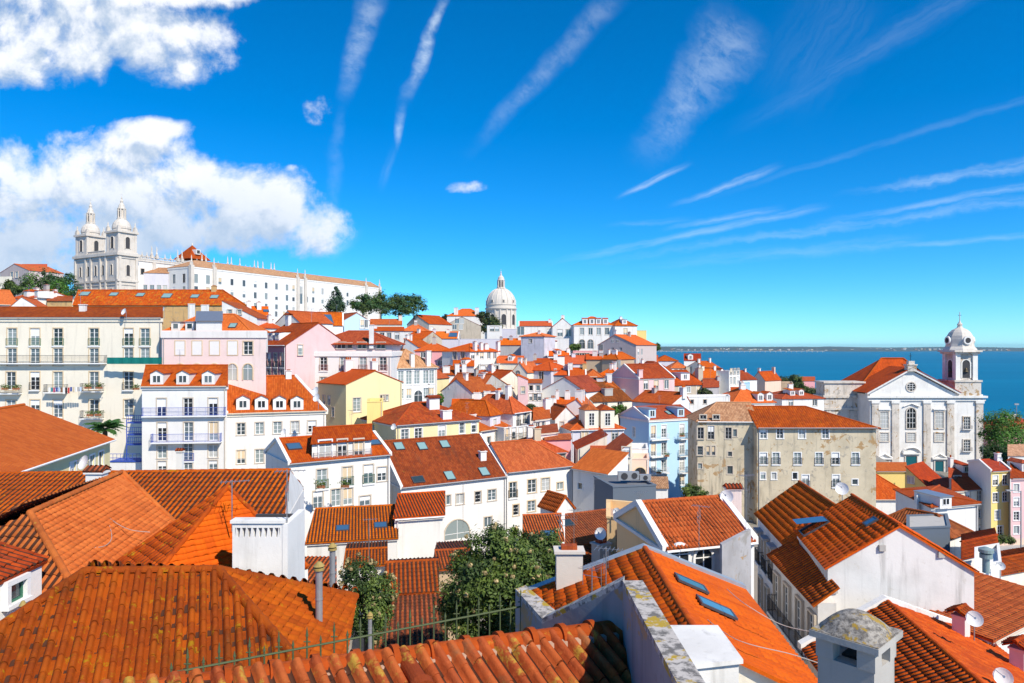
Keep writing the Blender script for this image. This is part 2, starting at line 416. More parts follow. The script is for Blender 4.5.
def H(label, xa, xb, ey, Y, Yb=None, d=8.0, h=9.0, roof='side', rp=None, rise=None, wall='white', rm='orange', W=(), dorm=(), sky=(), chim=(), bal=(),
      sk=None, ro=.5, wallo=None, ov=.28, cor=None, verge=False, name='house', cat='house', dirt=.2, sur='stone', cas='white', relief=None, group=None, gl=None, ridge=True, corm=None, hipf=1.0, tw=.22, parap=.5, floor_pts=True):
    hs = House(); Yb = Y if Yb is None else Yb
    A = P(xa, ey, Y); ze = A.z; A.z = 0
    B = P(xb, ey, Yb); B.z = 0
    U = (B-A); w = U.length; U.normalize()
    if sk is None:                      # party walls of a terrace run square to the street unless the plot is skewed
        sk = 0.0
        if roof in ('side', 'flat', 'shedf') and abs(Yb-Y) <= 3.5 and not any(e[0] in 'LR' for e in W):
            q = xb if xb < CX else (xa if xa > CX else CX); sk = math.degrees(math.atan2(CX-q, FP))+math.degrees(math.atan2(U.y, U.x))*-1.0
    D0 = Vector((-U.y, U.x, 0)); ca, sa = math.cos(R(sk)), math.sin(R(sk))
    D = Vector((D0.x*ca-D0.y*sa, D0.x*sa+D0.y*ca, 0))
    z0 = ze-h
    if rp is not None:
        mid = A+U*(w/2)+D*(d*ro) if roof in ('side', 'hip', 'hipR', 'hipL', 'pyr') else A+U*(w*ro)
        if roof == 'shedf': mid = A+U*(w/2)+D*d
        zr = CZ-(rp-HZ)/FP*mid.y; rise = max(.3, zr-ze)
    if rise is None: rise = .42*min(d, w)/2 if roof != 'flat' else 0
    root = thing(name, (A+U*(w/2)+D*(d/2)+Vector((0, 0, z0))), label, cat, group)
    L = root.location.copy()
    def W3(s, t, z): q = A+U*s+D*t; return Vector((q.x, q.y, z))
    hs.root, hs.A, hs.U, hs.D, hs.w, hs.d, hs.ze, hs.z0, hs.rise, hs.W3, hs.L = root, A, U, D, w, d, ze, z0, rise, W3, L
    near = Y < 64 if relief is None else bool(relief)
    wm = wallmat(wall, dirt)
    # walls with real openings
    Nf = Vector((U.y, -U.x, 0)); Nl = Vector((-D.y, D.x, 0)); 
    if Nl.dot(U) > 0: Nl = -Nl
    walls = {'F': (W3(0, 0, 0), U, w, Nf), 'R': (W3(w, 0, 0), D, d, -Nl), 'B': (W3(w, d, 0), -U, w, -Nf), 'L': (W3(0, d, 0), -D, d, Nl)}
    hs.walls = walls
    holes = {k: [] for k in walls}; wins = []
    for ent in W:
        wl, kind, py, pxs = ent[:4]
        kw, kh = WK[kind]
        if len(ent) > 4 and ent[4]: kw, kh = ent[4]
        opt = ent[5] if len(ent) > 5 else {}
        O, Uw, ww, Nw = walls[wl]
        zc = None
        for px in pxs:
            dr = ray(px, py); dn = dr.dot(Nw)
            if zc is None:
                t = (O-CAM).dot(Nw)/dn; p = CAM+dr*t; zc = p.z
            else:
                t = (O-CAM).dot(Nw)/dn; p = CAM+dr*t
            u = (p-O).dot(Uw)
            if u < .1 or u > ww-.1: continue
            zb = zc-kh/2; hole = kind not in 'ab' and u-kw/2 > .05 and u+kw/2 < ww-.05 and zb+kh < ze-.05 and zb > z0
            if hole: holes[wl].append((u-kw/2, u+kw/2, zb, zb+kh))
            wins.append((wl, kind, u, zb, kw, kh, hole, opt))
    if roof == 'flat': ztop = ze
    mb = MB()
    wm0 = wm
    for k, (O, Uw, ww, Nw) in walls.items():
        hl = holes[k]; wm = wallmat(wallo[k], dirt) if wallo and k in wallo else wm0
        us = sorted({0.0, ww} | {a for q in hl for a in q[:2]}); zs = sorted({z0, ze} | {a for q in hl for a in q[2:]})
        for i in range(len(us)-1):
            for j in range(len(zs)-1):
                uc, zc = (us[i]+us[i+1])/2, (zs[j]+zs[j+1])/2
                if any(a < uc < b and c < zc < e for a, b, c, e in hl): continue
                q = [O+Uw*us[i]+Vector((0, 0, zs[j])), O+Uw*us[i+1]+Vector((0, 0, zs[j])), O+Uw*us[i+1]+Vector((0, 0, zs[j+1])), O+Uw*us[i]+Vector((0, 0, zs[j+1]))]
                mb.face(q, wm)
        for a, b, c, e in hl:
            i3 = -Nw*.17
            c0, c1, c2, c3 = [O+Uw*x+Vector((0, 0, z)) for x, z in ((a, c), (b, c), (b, e), (a, e))]
            for p, q in ((c0, c1), (c1, c2), (c2, c3), (c3, c0)): mb.face([p, q, q+i3, p+i3], wm)
    # gables
    wm = wm0
    def tri(*p):
        mt = wm0
        if wallo:
            c = (p[0]+p[1]+p[2])/3
            for k, v in wallo.items():
                O, Uw, ww, Nw = walls[k]
                if abs((c-O).dot(Nw)) < .05: mt = wallmat(v, dirt)
        mb.face(p, mt)
    zr = ze+rise; faces = []; lines = []
    T = .10; rz = T/ max(.5, math.cos(math.atan2(rise, max(.5, min(d, w)/2))))
    def q3(s, t, z): return W3(s, t, z+rz)
    if roof == 'side':
        tr = ro*d; g1 = rise/tr; g2 = rise/(d-tr) if d > tr else 0; v = .12 if not verge else -.05
        tri(W3(0, 0, ze), W3(0, tr, zr), W3(0, d, ze)); tri(W3(w, 0, ze), W3(w, d, ze), W3(w, tr, zr))
        faces.append([q3(-v, -ov, ze-ov*g1), q3(w+v, -ov, ze-ov*g1), q3(w+v, tr, zr), q3(-v, tr, zr)])
        if d-tr > .2: faces.append([q3(w+v, d+ov, ze-ov*g2), q3(-v, d+ov, ze-ov*g2), q3(-v, tr, zr), q3(w+v, tr, zr)])
        lines.append((q3(-v, tr, zr), q3(w+v, tr, zr)))
    elif roof == 'front':
        sr = ro*w; g1 = rise/sr; g2 = rise/(w-sr); v = .12 if not verge else -.05
        tri(W3(0, 0, ze), W3(w, 0, ze), W3(sr, 0, zr)); tri(W3(0, d, ze), W3(sr, d, zr), W3(w, d, ze))
        faces.append([q3(-ov, d+v, ze-ov*g1), q3(-ov, -v, ze-ov*g1), q3(sr, -v, zr), q3(sr, d+v, zr)])
        faces.append([q3(w+ov, -v, ze-ov*g2), q3(w+ov, d+v, ze-ov*g2), q3(sr, d+v, zr), q3(sr, -v, zr)])
        lines.append((q3(sr, -v, zr), q3(sr, d+v, zr)))
    elif roof in ('hip', 'pyr', 'hipR', 'hipL'):
        if w >= d:
            i = d/2*hipf; a = i if roof != 'hipR' else 0; b = i if roof != 'hipL' else 0
            if roof == 'pyr': a = b = w/2
            g = rise/(d/2); ga = rise/max(a, .1); gb = rise/max(b, .1)
            e0, e1 = (-ov if a else -.12), (w+ov if b else w+.12)
            r0, r1 = q3(a if a else -.12, d/2, zr), q3(w-b if b else w+.12, d/2, zr); ze2 = ze-ov*g
            faces.append([q3(e0, -ov, ze2), q3(e1, -ov, ze2), r1, r0]); faces.append([q3(e1, d+ov, ze2), q3(e0, d+ov, ze2), r0, r1])
            if a: faces.append([q3(e0, d+ov, ze2), q3(e0, -ov, ze2), r0])
            else: tri(W3(0, 0, ze), W3(0, d/2, zr), W3(0, d, ze))
            if b: faces.append([q3(e1, -ov, ze2), q3(e1, d+ov, ze2), r1])
            else: tri(W3(w, 0, ze), W3(w, d, ze), W3(w, d/2, zr))
            lines += [(r0, r1)]+([(q3(e0, -ov, ze2), r0), (q3(e0, d+ov, ze2), r0)] if a else [])+([(q3(e1, -ov, ze2), r1), (q3(e1, d+ov, ze2), r1)] if b else [])
        else:
            i = w/2*hipf; ze2 = ze-ov*rise/(w/2)
            r0, r1 = q3(w/2, i, zr), q3(w/2, d-i, zr)
            if roof == 'pyr': r0 = q3(w/2, d/2, zr); r1 = r0+Vector((0, 0, 0))
            c = [q3(-ov, -ov, ze2), q3(w+ov, -ov, ze2), q3(w+ov, d+ov, ze2), q3(-ov, d+ov, ze2)]
            if roof == 'pyr':
                faces += [[c[0], c[1], r0], [c[1], c[2], r0], [c[2], c[3], r0], [c[3], c[0], r0]]
            else:
                faces += [[c[0], c[1], r0], [c[1], c[2], r1, r0], [c[2], c[3], r1], [c[3], c[0], r0, r1]]; lines.append((r0, r1))
            lines += [(c[0], r0), (c[1], r0), (c[2], r1), (c[3], r1)]
    elif roof.startswith('shed'):
        k = roof[4]
        if k == 'f':
            g = rise/d; tri(W3(0, 0, ze), W3(0, d, zr), W3(0, d, ze)); tri(W3(w, 0, ze), W3(w, d, ze), W3(w, d, zr)); tri(W3(w, d, ze), W3(0, d, ze), W3(0, d, zr)); tri(W3(w, d, ze), W3(0, d, zr), W3(w, d, zr))
            faces.append([q3(-.1, -ov, ze-ov*g), q3(w+.1, -ov, ze-ov*g), q3(w+.1, d+.1, zr), q3(-.1, d+.1, zr)])
        elif k == 'b':
            g = rise/d; tri(W3(0, 0, ze), W3(0, 0, zr), W3(0, d, ze)); tri(W3(w, 0, ze), W3(w, d, ze), W3(w, 0, zr)); mb.face([W3(0, 0, ze), W3(w, 0, ze), W3(w, 0, zr), W3(0, 0, zr)], wm)
            faces.append([q3(-.1, -.15, zr), q3(w+.1, -.15, zr), q3(w+.1, d+ov, ze-ov*g), q3(-.1, d+ov, ze-ov*g)])
        elif k == 'l':
            g = rise/w; tri(W3(0, 0, ze), W3(w, 0, ze), W3(w, 0, zr)); tri(W3(0, d, ze), W3(w, d, zr), W3(w, d, ze)); mb.face([W3(w, 0, ze), W3(w, d, ze), W3(w, d, zr), W3(w, 0, zr)], wm)
            faces.append([q3(-ov, d+.1, ze-ov*g), q3(-ov, -.1, ze-ov*g), q3(w+.1, -.1, zr), q3(w+.1, d+.1, zr)])
        else:
            g = rise/w; tri(W3(0, 0, ze), W3(w, 0, ze), W3(0, 0, zr)); tri(W3(0, d, ze), W3(0, d, zr), W3(w, d, ze)); mb.face([W3(0, d, ze), W3(0, 0, ze), W3(0, 0, zr), W3(0, d, zr)], wm)
            faces.append([q3(w+ov, -.1, ze-ov*g), q3(w+ov, d+.1, ze-ov*g), q3(-.1, d+.1, zr), q3(-.1, -.1, zr)])
    mb.build('wall', root, L)
    rb = MB()
    if roof == 'flat':
        i = .25; zt = ze-parap
        slabm = plain('flat_roof_terrace', (.40,.30,.25), .9, var=.15) if rm in ROOFC else wallmat(rm, .4)
        rb.prism([W3(i, i, 0), W3(w-i, i, 0), W3(w-i, d-i, 0), W3(i, d-i, 0)], zt-.2, zt, slabm)
        oq = [W3(-.06, -.06, 0), W3(w+.06, -.06, 0), W3(w+.06, d+.06, 0), W3(-.06, d+.06, 0)]; iq = [W3(i, i, 0), W3(w-i, i, 0), W3(w-i, d-i, 0), W3(i, d-i, 0)]
        zc = Vector((0, 0, 1))
        for k in range(4):
            j = (k+1) % 4
            a, b, c, e = oq[k]+zc*(ze+.06), oq[j]+zc*(ze+.06), iq[j]+zc*(ze+.06), iq[k]+zc*(ze+.06)
            rb.face([a, b, c, e], wm); rb.face([oq[k]+zc*(ze-.06), oq[j]+zc*(ze-.06), b, a], wm); rb.face([iq[j]+zc*(zt-.1), iq[k]+zc*(zt-.1), e, c], wm); rb.face([oq[j]+zc*(ze-.06), oq[k]+zc*(ze-.06), W3(*((0, 0), (w, 0), (w, d), (0, d))[k], ze-.06), W3(*((0, 0), (w, 0), (w, d), (0, d))[j], ze-.06)], wm)
        faces.append([W3(i, i, zt), W3(w-i, i, zt), W3(w-i, d-i, zt), W3(i, d-i, zt)])
    else:
        b = 0 if near else (1 if Y < 150 else 0)
        rmt = roofmat(rm, b, tw)
        for fc in faces: tileface(rb, fc, rmt, relief if isinstance(relief, str) else ('canal' if near else None), tw=tw)
        if ridge:
            for p, q in lines: ridgecap(rb, p, q, rmt, .13 if Y < 120 else .16, .42 if near else None, 8 if near else 5)
    hs.faces = faces
    hs.roof = rb.build('roof', root, L)
    # cornice ring
    if cor:
        cb = MB(); pr = .16; cm = wallmat(corm or 'white', .2)
        z1c, z0c = ze-.02, ze-cor
        oq = [W3(-pr, -pr, 0), W3(w+pr, -pr, 0), W3(w+pr, d+pr, 0), W3(-pr, d+pr, 0)]; iq = [W3(.02, .02, 0), W3(w-.02, .02, 0), W3(w-.02, d-.02, 0), W3(.02, d-.02, 0)]
        zz = Vector((0, 0, 1))
        for k in range(4):
            j = (k+1) % 4
            cb.face([oq[k]+zz*z0c, oq[j]+zz*z0c, oq[j]+zz*z1c, oq[k]+zz*z1c], cm); cb.face([oq[k]+zz*z1c, oq[j]+zz*z1c, iq[j]+zz*z1c, iq[k]+zz*z1c], cm); cb.face([oq[j]+zz*z0c, oq[k]+zz*z0c, iq[k]+zz*z0c, iq[j]+zz*z0c], cm)
        cb.build('cornice', root, L)
    if verge and roof in ('side', 'front'):
        vm = wallmat(wall if wall in ('white', 'palepink') else 'white', .3)
        if roof == 'side': segs = [((s, -ov*.6), (s, ro*d), (s, d+ov*.6), s0) for s, s0 in ((0, -.16), (w, -.16))]
        else: segs = [((-ov*.6, t), (ro*w, t), (w+ov*.6, t), 0) for t in (0, d)]
        for (a, m_, c, _) in segs:
            vb = MB()
            for p, q, zp, zq in ((a, m_, ze-ov*.6*rise/(ro*(d if roof == 'side' else w)), zr), (m_, c, zr, ze-ov*.6*rise/((1-ro)*(d if roof == 'side' else w)+1e-6))):
                e = U if roof == 'side' else D
                lo, hi = -.1, .26
                a1, b1 = W3(p[0], p[1], zp), W3(q[0], q[1], zq)
                if (a1-b1).length < .3: continue
                k = .17
                vb.hexa([a1-e*k+Vector((0, 0, lo)), a1+e*k+Vector((0, 0, lo)), b1+e*k+Vector((0, 0, lo)), b1-e*k+Vector((0, 0, lo))], [a1-e*k+Vector((0, 0, hi)), a1+e*k+Vector((0, 0, hi)), b1+e*k+Vector((0, 0, hi)), b1-e*k+Vector((0, 0, hi))], vm)
            if vb.f: vb.build('verge', root, L)
    # windows
    fine = Y < 150
    for wl, kind, u, zb, kw, kh, hole, opt in wins:
        O, Uw, ww, Nw = walls[wl]
        g = opt.get('gl', gl); g = random.choice([0, 1, 1, 2, 2, 4, 4, 3]) if g is None else g
        a, pn = winmesh('w' if kind in 'wdDspvt' else kind, kw, kh, opt.get('sur', sur) if kind != 'v' else None, opt.get('cas', cas), g, hole, fine, random.choice([0, 0, 0, 0, .3, .45, .62]) if kind in 'wdDp' else 0)
        o = link('window', a, root); p = O+Uw*u; o.location = Vector((p.x, p.y, zb))-L; o.rotation_euler = (0, 0, math.atan2(Uw.y, Uw.x))
        if pn: link('pane', pn, o)
        if kind in 'dD' and Y < 240:
            st = opt.get('rail', 'iron'); dep = .12 if kind == 'd' else .65
            bm_, rm_ = railmesh(kw+(.35 if kind == 'd' else .9), dep, .95, st, True)
            bo = link('balcony', bm_, root); bo.location = Vector((p.x, p.y, zb))-L; bo.rotation_euler = o.rotation_euler
            link('railing', rm_, bo)
    for bl in bal:
        wl, x0, x1, py, st = bl[:5]; dep = bl[5] if len(bl) > 5 else .8
        O, Uw, ww, Nw = walls[wl]; pp = []
        for px in (x0, x1):
            dr = ray(px, py); t = (O-CAM).dot(Nw)/dr.dot(Nw); pp.append(CAM+dr*t)
        u0, u1 = [(p-O).dot(Uw) for p in pp]; um = (u0+u1)/2
        bm_, rm_ = railmesh(abs(u1-u0), dep, 1.0, st, True)
        p = O+Uw*um; bo = link('balcony', bm_, root); bo.location = Vector((p.x, p.y, pp[0].z))-L; bo.rotation_euler = (0, 0, math.atan2(Uw.y, Uw.x)); link('railing', rm_, bo)
    for dm in dorm: dormer(hs, *dm, rm=rm, near=near, Y=Y, cas=cas, tw=tw)
    if not dorm and not sky and not chim and roof in ('side', 'hip') and 100 < Y < 205 and w > 5.5 and floor_pts:
        rnd = random.Random(int(xa*5+xb*3+ey*11) % 9973)
        if rnd.random() < .45 and len(faces[0]) == 4:
            f = faces[0]; a, b2 = (f[0]+f[3])/2, (f[1]+f[2])/2
            for k in ([.5] if w < 8 else [.3, .7]):
                v = a.lerp(b2, k)-Vector((0, 0, .3))-CAM; dormer(hs, CX+FP*v.x/v.y, HZ-FP*v.z/v.y, 1.3, 1.2, rnd.choice(['gable', 'shed', 'hip']), 'white', rm, near, Y, cas)
    for s in sky: skylight(hs, *s)
    for c in chim: chimney(hs, *c)
    if not chim and roof in ('side', 'hip', 'front', 'pyr', 'hipR') and 85 < Y < 270 and floor_pts and name == 'house':
        rnd = random.Random(hash((xa, xb, ey)) % 9973 if 0 else int(xa*7+xb*13+ey*3) % 9973)
        for k in range(rnd.choice([0, 1, 1, 2, 2, 3])):
            p, q = lines[0]; f = rnd.choice([.06, .94, rnd.uniform(.1, .9)]); pt = p.lerp(q, f)+D*rnd.uniform(-.25, .1)*(d/2 if roof == 'side' else 1.0)
            v = pt-CAM; chimney(hs, CX+FP*v.x/v.y, HZ-FP*v.z/v.y+1.2, rnd.uniform(.6, 1.3), rnd.uniform(.5, .7), rnd.uniform(.7, 1.7), rnd.choice(['flat', 'flat', 'tile' if Y < 130 else 'flat', 'pots' if Y < 130 else 'flat']), rnd.choice(['white', 'white', wall, 'concrete']))
    if floor_pts:
        for s, t in ((w/2, d/2), (0, 0), (w, 0), (0, d), (w, d)): q = W3(s, t, z0); GROUNDPTS.append((q.x, q.y, q.z+.3))
    hs.label = label; hs.lines = lines; hs.Y = Y
    if Y < 135 and floor_pts and name != 'tower' and h > 7:               # gutter and downpipe
        pb = MB(); pm = paint(random.choice(['grey', 'white', 'grey', 'stone'])); u = random.choice([.25, w-.25, w-.25])
        q = A+U*u+Nf*.09; pb.bar(V0(q, z0), V0(q, ze-.1), .05, pm, 6); 
        if roof in ('side', 'shedf', 'hip', 'hipR', 'hipL'): pb.bar(V0(A+Nf*(ov+.04), ze-.10), V0(A+U*w+Nf*(ov+.04), ze-.10), .07, pm, 6); pb.bar(V0(q, ze-.1), V0(A+U*u+Nf*ov, ze-.06), .05, pm, 6)
        else: pb.bar(V0(q, ze-.1), V0(q-Nf*.09, ze-.05), .05, pm, 6)
        pb.build('downpipe', root, L)
    HOUSES.append(hs)
    return hs
def V0(v, z): return Vector((v.x, v.y, z))
def dormer(hs, px, py, w=1.5, h=1.5, kind='gable', wall='white', rm='orange', near=False, Y=100, cas='white', tw=.22, win=True):
    b = hit_planes(hs.faces, px, py)
    if not b: return
    p = b[1]; n = b[2]
    out = Vector((n.x, n.y, 0)).normalized(); sd = Vector((-out.y, out.x, 0)); sl = math.hypot(n.x, n.y)/max(.05, n.z)
    ln = min(h/max(.15, sl)+.3, 3.2); L = hs.L; wm = wallmat(wall, .15)
    p = p+out*.1
    q = [p-sd*(w/2), p+sd*(w/2), p+sd*(w/2)-out*ln, p-sd*(w/2)-out*ln]
    m = MB(); m.prism(q, p.z-.25, p.z+h, wm)
    rmt = roofmat(rm, 0 if near else (1 if Y < 150 else 0), tw)
    r = MB(); z1 = p.z+h+.1; o = .15; Z = lambda v, z: Vector((v.x, v.y, z))
    if kind == 'gable':
        rs = w*.28
        m.face([Z(q[0], p.z+h), Z(q[1], p.z+h), Z((q[0]+q[1])/2, p.z+h+rs)], wm)
        f0, f1 = (q[0]+q[1])/2+out*o, (q[2]+q[3])/2
        tileface(r, [Z(q[0]-sd*o+out*o, z1-.06), Z(f0, z1+rs), Z(f1, z1+rs), Z(q[3]-sd*o, z1-.06)], rmt, thick=.08)
        tileface(r, [Z(f0, z1+rs), Z(q[1]+sd*o+out*o, z1-.06), Z(q[2]+sd*o, z1-.06), Z(f1, z1+rs)], rmt, thick=.08)
    elif kind == 'hip':
        rs = w*.3; ap = (q[0]+q[1])/2-out*(w*.5); f1 = (q[2]+q[3])/2
        a, b2 = Z(q[0]-sd*o+out*o, z1-.06), Z(q[1]+sd*o+out*o, z1-.06)
        tileface(r, [a, b2, Z(ap, z1+rs)], rmt, thick=.08); tileface(r, [a, Z(ap, z1+rs), Z(f1, z1+rs), Z(q[3]-sd*o, z1-.06)], rmt, thick=.08); tileface(r, [b2, Z(q[2]+sd*o, z1-.06), Z(f1, z1+rs), Z(ap, z1+rs)], rmt, thick=.08)
    else:
        zb = z1+ (.35 if kind == 'shed' else .02)
        mt = rmt if kind == 'shed' else ZINC()
        tileface(r, [Z(q[0]-sd*o+out*o, z1-.04), Z(q[1]+sd*o+out*o, z1-.04), Z(q[2]+sd*o, zb), Z(q[3]-sd*o, zb)], mt, thick=.08)
    dm = m.build('dormer', hs.root, L); r.build('dormer_roof', dm, L)
    if win:
        fine = Y < 150
        nw = 1 if w < 2.4 else int(w/1.4); 
        for k in range(nw):
            c = p+out*.001+sd*((k-(nw-1)/2)*w/nw)
            ww, hh = min(.95, w*.66)/1.0, h*.72
            a, pn = winmesh('w', ww, hh, None, cas, random.choice([0, 1, 2]), False, fine)
            o = link('window', a, dm); o.location = Vector((c.x, c.y, p.z+h*.12))-L; o.rotation_euler = (0, 0, math.atan2(sd.y, sd.x))
            if pn:                                     # the pane shares the window's mesh level: join as a second sub-part
                o2 = link('pane', pn, dm); o2.location = o.location; o2.rotation_euler = o.rotation_euler
def skylight(hs, px, py, w=.8, l=1.1, gl=1, open_=False, low=1.0):
    b = hit_planes(hs.faces, px, py)
    if not b: return
    p, n = b[1], b[2]; up = (Vector((0, 0, 1))-n*n.z).normalized(); ux = up.cross(n).normalized(); L = hs.L
    m = MB(); fr = plain('skylight_frame', (.10,.10,.11), .5, .4)
    def bx(mb, u0, u1, v0, v1, h0, h1, mt, tilt=0):
        def pt(u, v, h): return p+ux*u+up*v+n*(h*low+tilt*(v1-v))
        mb.hexa([pt(u0, v0, h0), pt(u1, v0, h0), pt(u1, v1, h0), pt(u0, v1, h0)], [pt(u0, v0, h1), pt(u1, v0, h1), pt(u1, v1, h1), pt(u0, v1, h1)], mt)
    e = .07
    bx(m, -w/2-e, -w/2, -l/2-e, l/2+e, 0, .155, fr); bx(m, w/2, w/2+e, -l/2-e, l/2+e, 0, .155, fr); bx(m, -w/2, w/2, -l/2-e, -l/2, 0, .155, fr); bx(m, -w/2, w/2, l/2, l/2+e, 0, .155, fr)
    o = m.build('skylight', hs.root, L)
    g = MB(); gm = plain('skylight_glass_%d' % gl, [(.03,.05,.06), (.22,.36,.36), (.05,.12,.22)][gl], .08, spec=.7)
    if open_: bx(g, -w/2-.02, w/2+.02, -l/2, l/2, .17, .20, gm, .45)
    else: bx(g, -w/2, w/2, -l/2, l/2, .10, .135, gm)
    g.build('pane', o, L)
def chimney(hs, px, py, w=.8, dp=.55, h=1.6, cap='flat', wall='white', Yover=None):
    b = hit_planes(hs.faces, px, py); L = hs.L
    if not b: return
    p = b[1]; U = hs.U; rz = math.atan2(U.y, U.x)
    m = MB(); wm = wallmat(wall, .4)
    m.box((p.x, p.y, p.z-.9), w, dp, h+.9, wm, rz)
    z = p.z+h
    if cap == 'flat':
        m.box((p.x, p.y, z), w+.16, dp+.16, .1, wm, rz)
        m.box((p.x, p.y, z+.1), w*.6, dp*.6, .14, roofmat('rust'), rz)
    elif cap == 'tile':
        m.box((p.x, p.y, z), w+.1, dp+.1, .08, wm, rz)
        rt = roofmat('rust', 0); V = Vector((-U.y, U.x, 0)); k = .22
        a, b2 = w/2+k, dp/2+k
        c = [p-U*a-V*b2, p+U*a-V*b2, p+U*a+V*b2, p-U*a+V*b2]; Z = lambda v, q: Vector((v.x, v.y, q))
        tileface(m, [Z(c[0], z+.16), Z(c[1], z+.16), Z(p+U*a, z+.42), Z(p-U*a, z+.42)], rt, 'canal', thick=.06); tileface(m, [Z(c[2], z+.16), Z(c[3], z+.16), Z(p-U*a, z+.42), Z(p+U*a, z+.42)], rt, 'canal', thick=.06)
        ridgecap(m, Z(p-U*a, z+.44), Z(p+U*a, z+.44), rt, .1, .35)
    elif cap == 'pots':
        n = max(1, int(w/.4))
        m.box((p.x, p.y, z), w+.14, dp+.14, .09, wm, rz)
        for i in range(n):
            c = p+U*((i-(n-1)/2)*.36); m.lathe((c.x, c.y, z+.09), [(.13, 0), (.11, .35), (.15, .38), (.15, .42)], roofmat('orange'), 8)
    o = m.build('chimney', hs.roof, L)
    return p
# ------------------------------------------------------------------ camera, sun, sky
cam = bpy.data.objects.new('camera', bpy.data.cameras.new('camera')); COL.objects.link(cam); scene.camera = cam
cam.location = CAM; cam.rotation_euler = (R(90), 0, 0)
cam.data.sensor_width = 36; cam.data.lens = 36*FP/1024; cam.data.shift_y = (HZ-341.5)/1024*1.0
cam.data.clip_start = .2; cam.data.clip_end = 60000
SUN_EL, SUN_AZ = 44.0, -50.0              # azimuth of the sun measured from +x towards +y
sdir = Vector((math.cos(R(SUN_EL))*math.cos(R(SUN_AZ)), math.cos(R(SUN_EL))*math.sin(R(SUN_AZ)), math.sin(R(SUN_EL))))
sl = bpy.data.lights.new('sun', 'SUN'); sl.energy = 4.4; sl.angle = R(.53); sl.color = (1.0, .91, .76)
so = bpy.data.objects.new('sun', sl); COL.objects.link(so); so.rotation_euler = (-sdir).to_track_quat('-Z', 'Y').to_euler(); so.location = sdir*300
scene.view_settings.view_transform = 'Standard'; scene.view_settings.look = 'None'; scene.view_settings.exposure = .40; scene.view_settings.gamma = 1; scene.view_settings.use_curve_mapping = False
world = bpy.data.worlds.new('World'); scene.world = world; world.use_nodes = True
wt = NT(world.node_tree); wt.n.clear()
ALT, AIR, OZ = 2200, 1.0, 5.5
sky = wt.node('ShaderNodeTexSky', sky_type='NISHITA'); sky.sun_disc = False; sky.sun_elevation = R(SUN_EL); sky.sun_rotation = R(90-SUN_AZ)
sky.altitude = ALT; sky.air_density = AIR; sky.dust_density = .05; sky.ozone_density = OZ
hsv = wt.node('ShaderNodeHueSaturation'); wt.put(hsv.inputs['Color'], wt.mix(1.0, sky.outputs[0], (.50,.785,.93,1), 'MULTIPLY')); hsv.inputs['Saturation'].default_value = 1.16; hsv.inputs['Hue'].default_value = .5; hsv.inputs['Value'].default_value = 1.0
bg = wt.node('ShaderNodeBackground'); wt.l.new(hsv.outputs[0], bg.inputs[0]); bg.inputs[1].default_value = .15
# clouds live in the direction (azimuth, elevation) of the sky itself
tc = wt.node('ShaderNodeTexCoord'); sx = wt.node('ShaderNodeSeparateXYZ'); wt.l.new(tc.outputs['Generated'], sx.inputs[0])
yy = wt.m('MAXIMUM', sx.outputs[1], .12)
qx = wt.m('MULTIPLY_ADD', wt.m('DIVIDE', sx.outputs[0], yy), FP, CX)
qy = wt.m('MULTIPLY_ADD', wt.m('DIVIDE', sx.outputs[2], yy), -FP, HZ)
def cum(qx, qy):
    v = wt.comb(qx, qy)
    n1 = wt.m('ADD', wt.m('MULTIPLY', wt.noise(v, .012, 8, .62, .2), .80), wt.m('MULTIPLY', wt.noise(v, .045, 6, .60, .3), .20))
    wob = wt.m('MULTIPLY_ADD', n1, 5.0, -2.40)
    best = None
    for cx, cy, rx, ry in [(55,22,120,62),(165,42,75,45),(228,57,26,14),(10,60,70,28),(190,-4,70,16),(112,150,72,30),(45,190,110,48),(175,200,120,48),(262,212,78,38),(70,238,150,34),(215,232,110,26),(320,226,36,32),(20,262,110,22),
                          (322,112,24,22),(462,187,28,9),(413,191,13,8),(290,168,12,7),(145,130,40,14)]:
        dx = wt.m('MULTIPLY', wt.m('SUBTRACT', qx, cx), 1/rx); dy = wt.m('MULTIPLY', wt.m('SUBTRACT', qy, cy), 1/ry)
        e = wt.m('SUBTRACT', 1.0 if rx > 30 else (.30 if rx > 15 else .02), wt.m('ADD', wt.m('MULTIPLY', dx, dx), wt.m('MULTIPLY', dy, dy)))
        best = e if best is None else wt.m('SMOOTH_MAX', best, e, .35)
    best = wt.m('MAXIMUM', best, -3.0)
    return wt.m('ADD', best, wob), n1
d0, n0 = cum(qx, qy)
d1, _ = cum(wt.m('ADD', qx, 12.0), wt.m('ADD', qy, -22.0))
cover = wt.m('MULTIPLY', wt.sstep(d0, -.10, .95), .94)
lit = wt.sstep(wt.m('SUBTRACT', d0, d1), -.55, .50)
soft = wt.noise(wt.comb(qx, qy), .03, 6, .6)
lit = wt.m('MULTIPLY', lit, wt.m('SUBTRACT', 1.0, wt.m('MULTIPLY', wt.m('MULTIPLY', wt.sstep(qy, 165, 250), wt.sstep(qx, 420, 200)), .75)))
lit = wt.m('ADD', wt.m('MULTIPLY', lit, .80), wt.m('MULTIPLY', soft, .28), clamp=True)
ccol = wt.mix(lit, (3.4,4.5,6.0,1), (8.6,8.7,8.9,1))
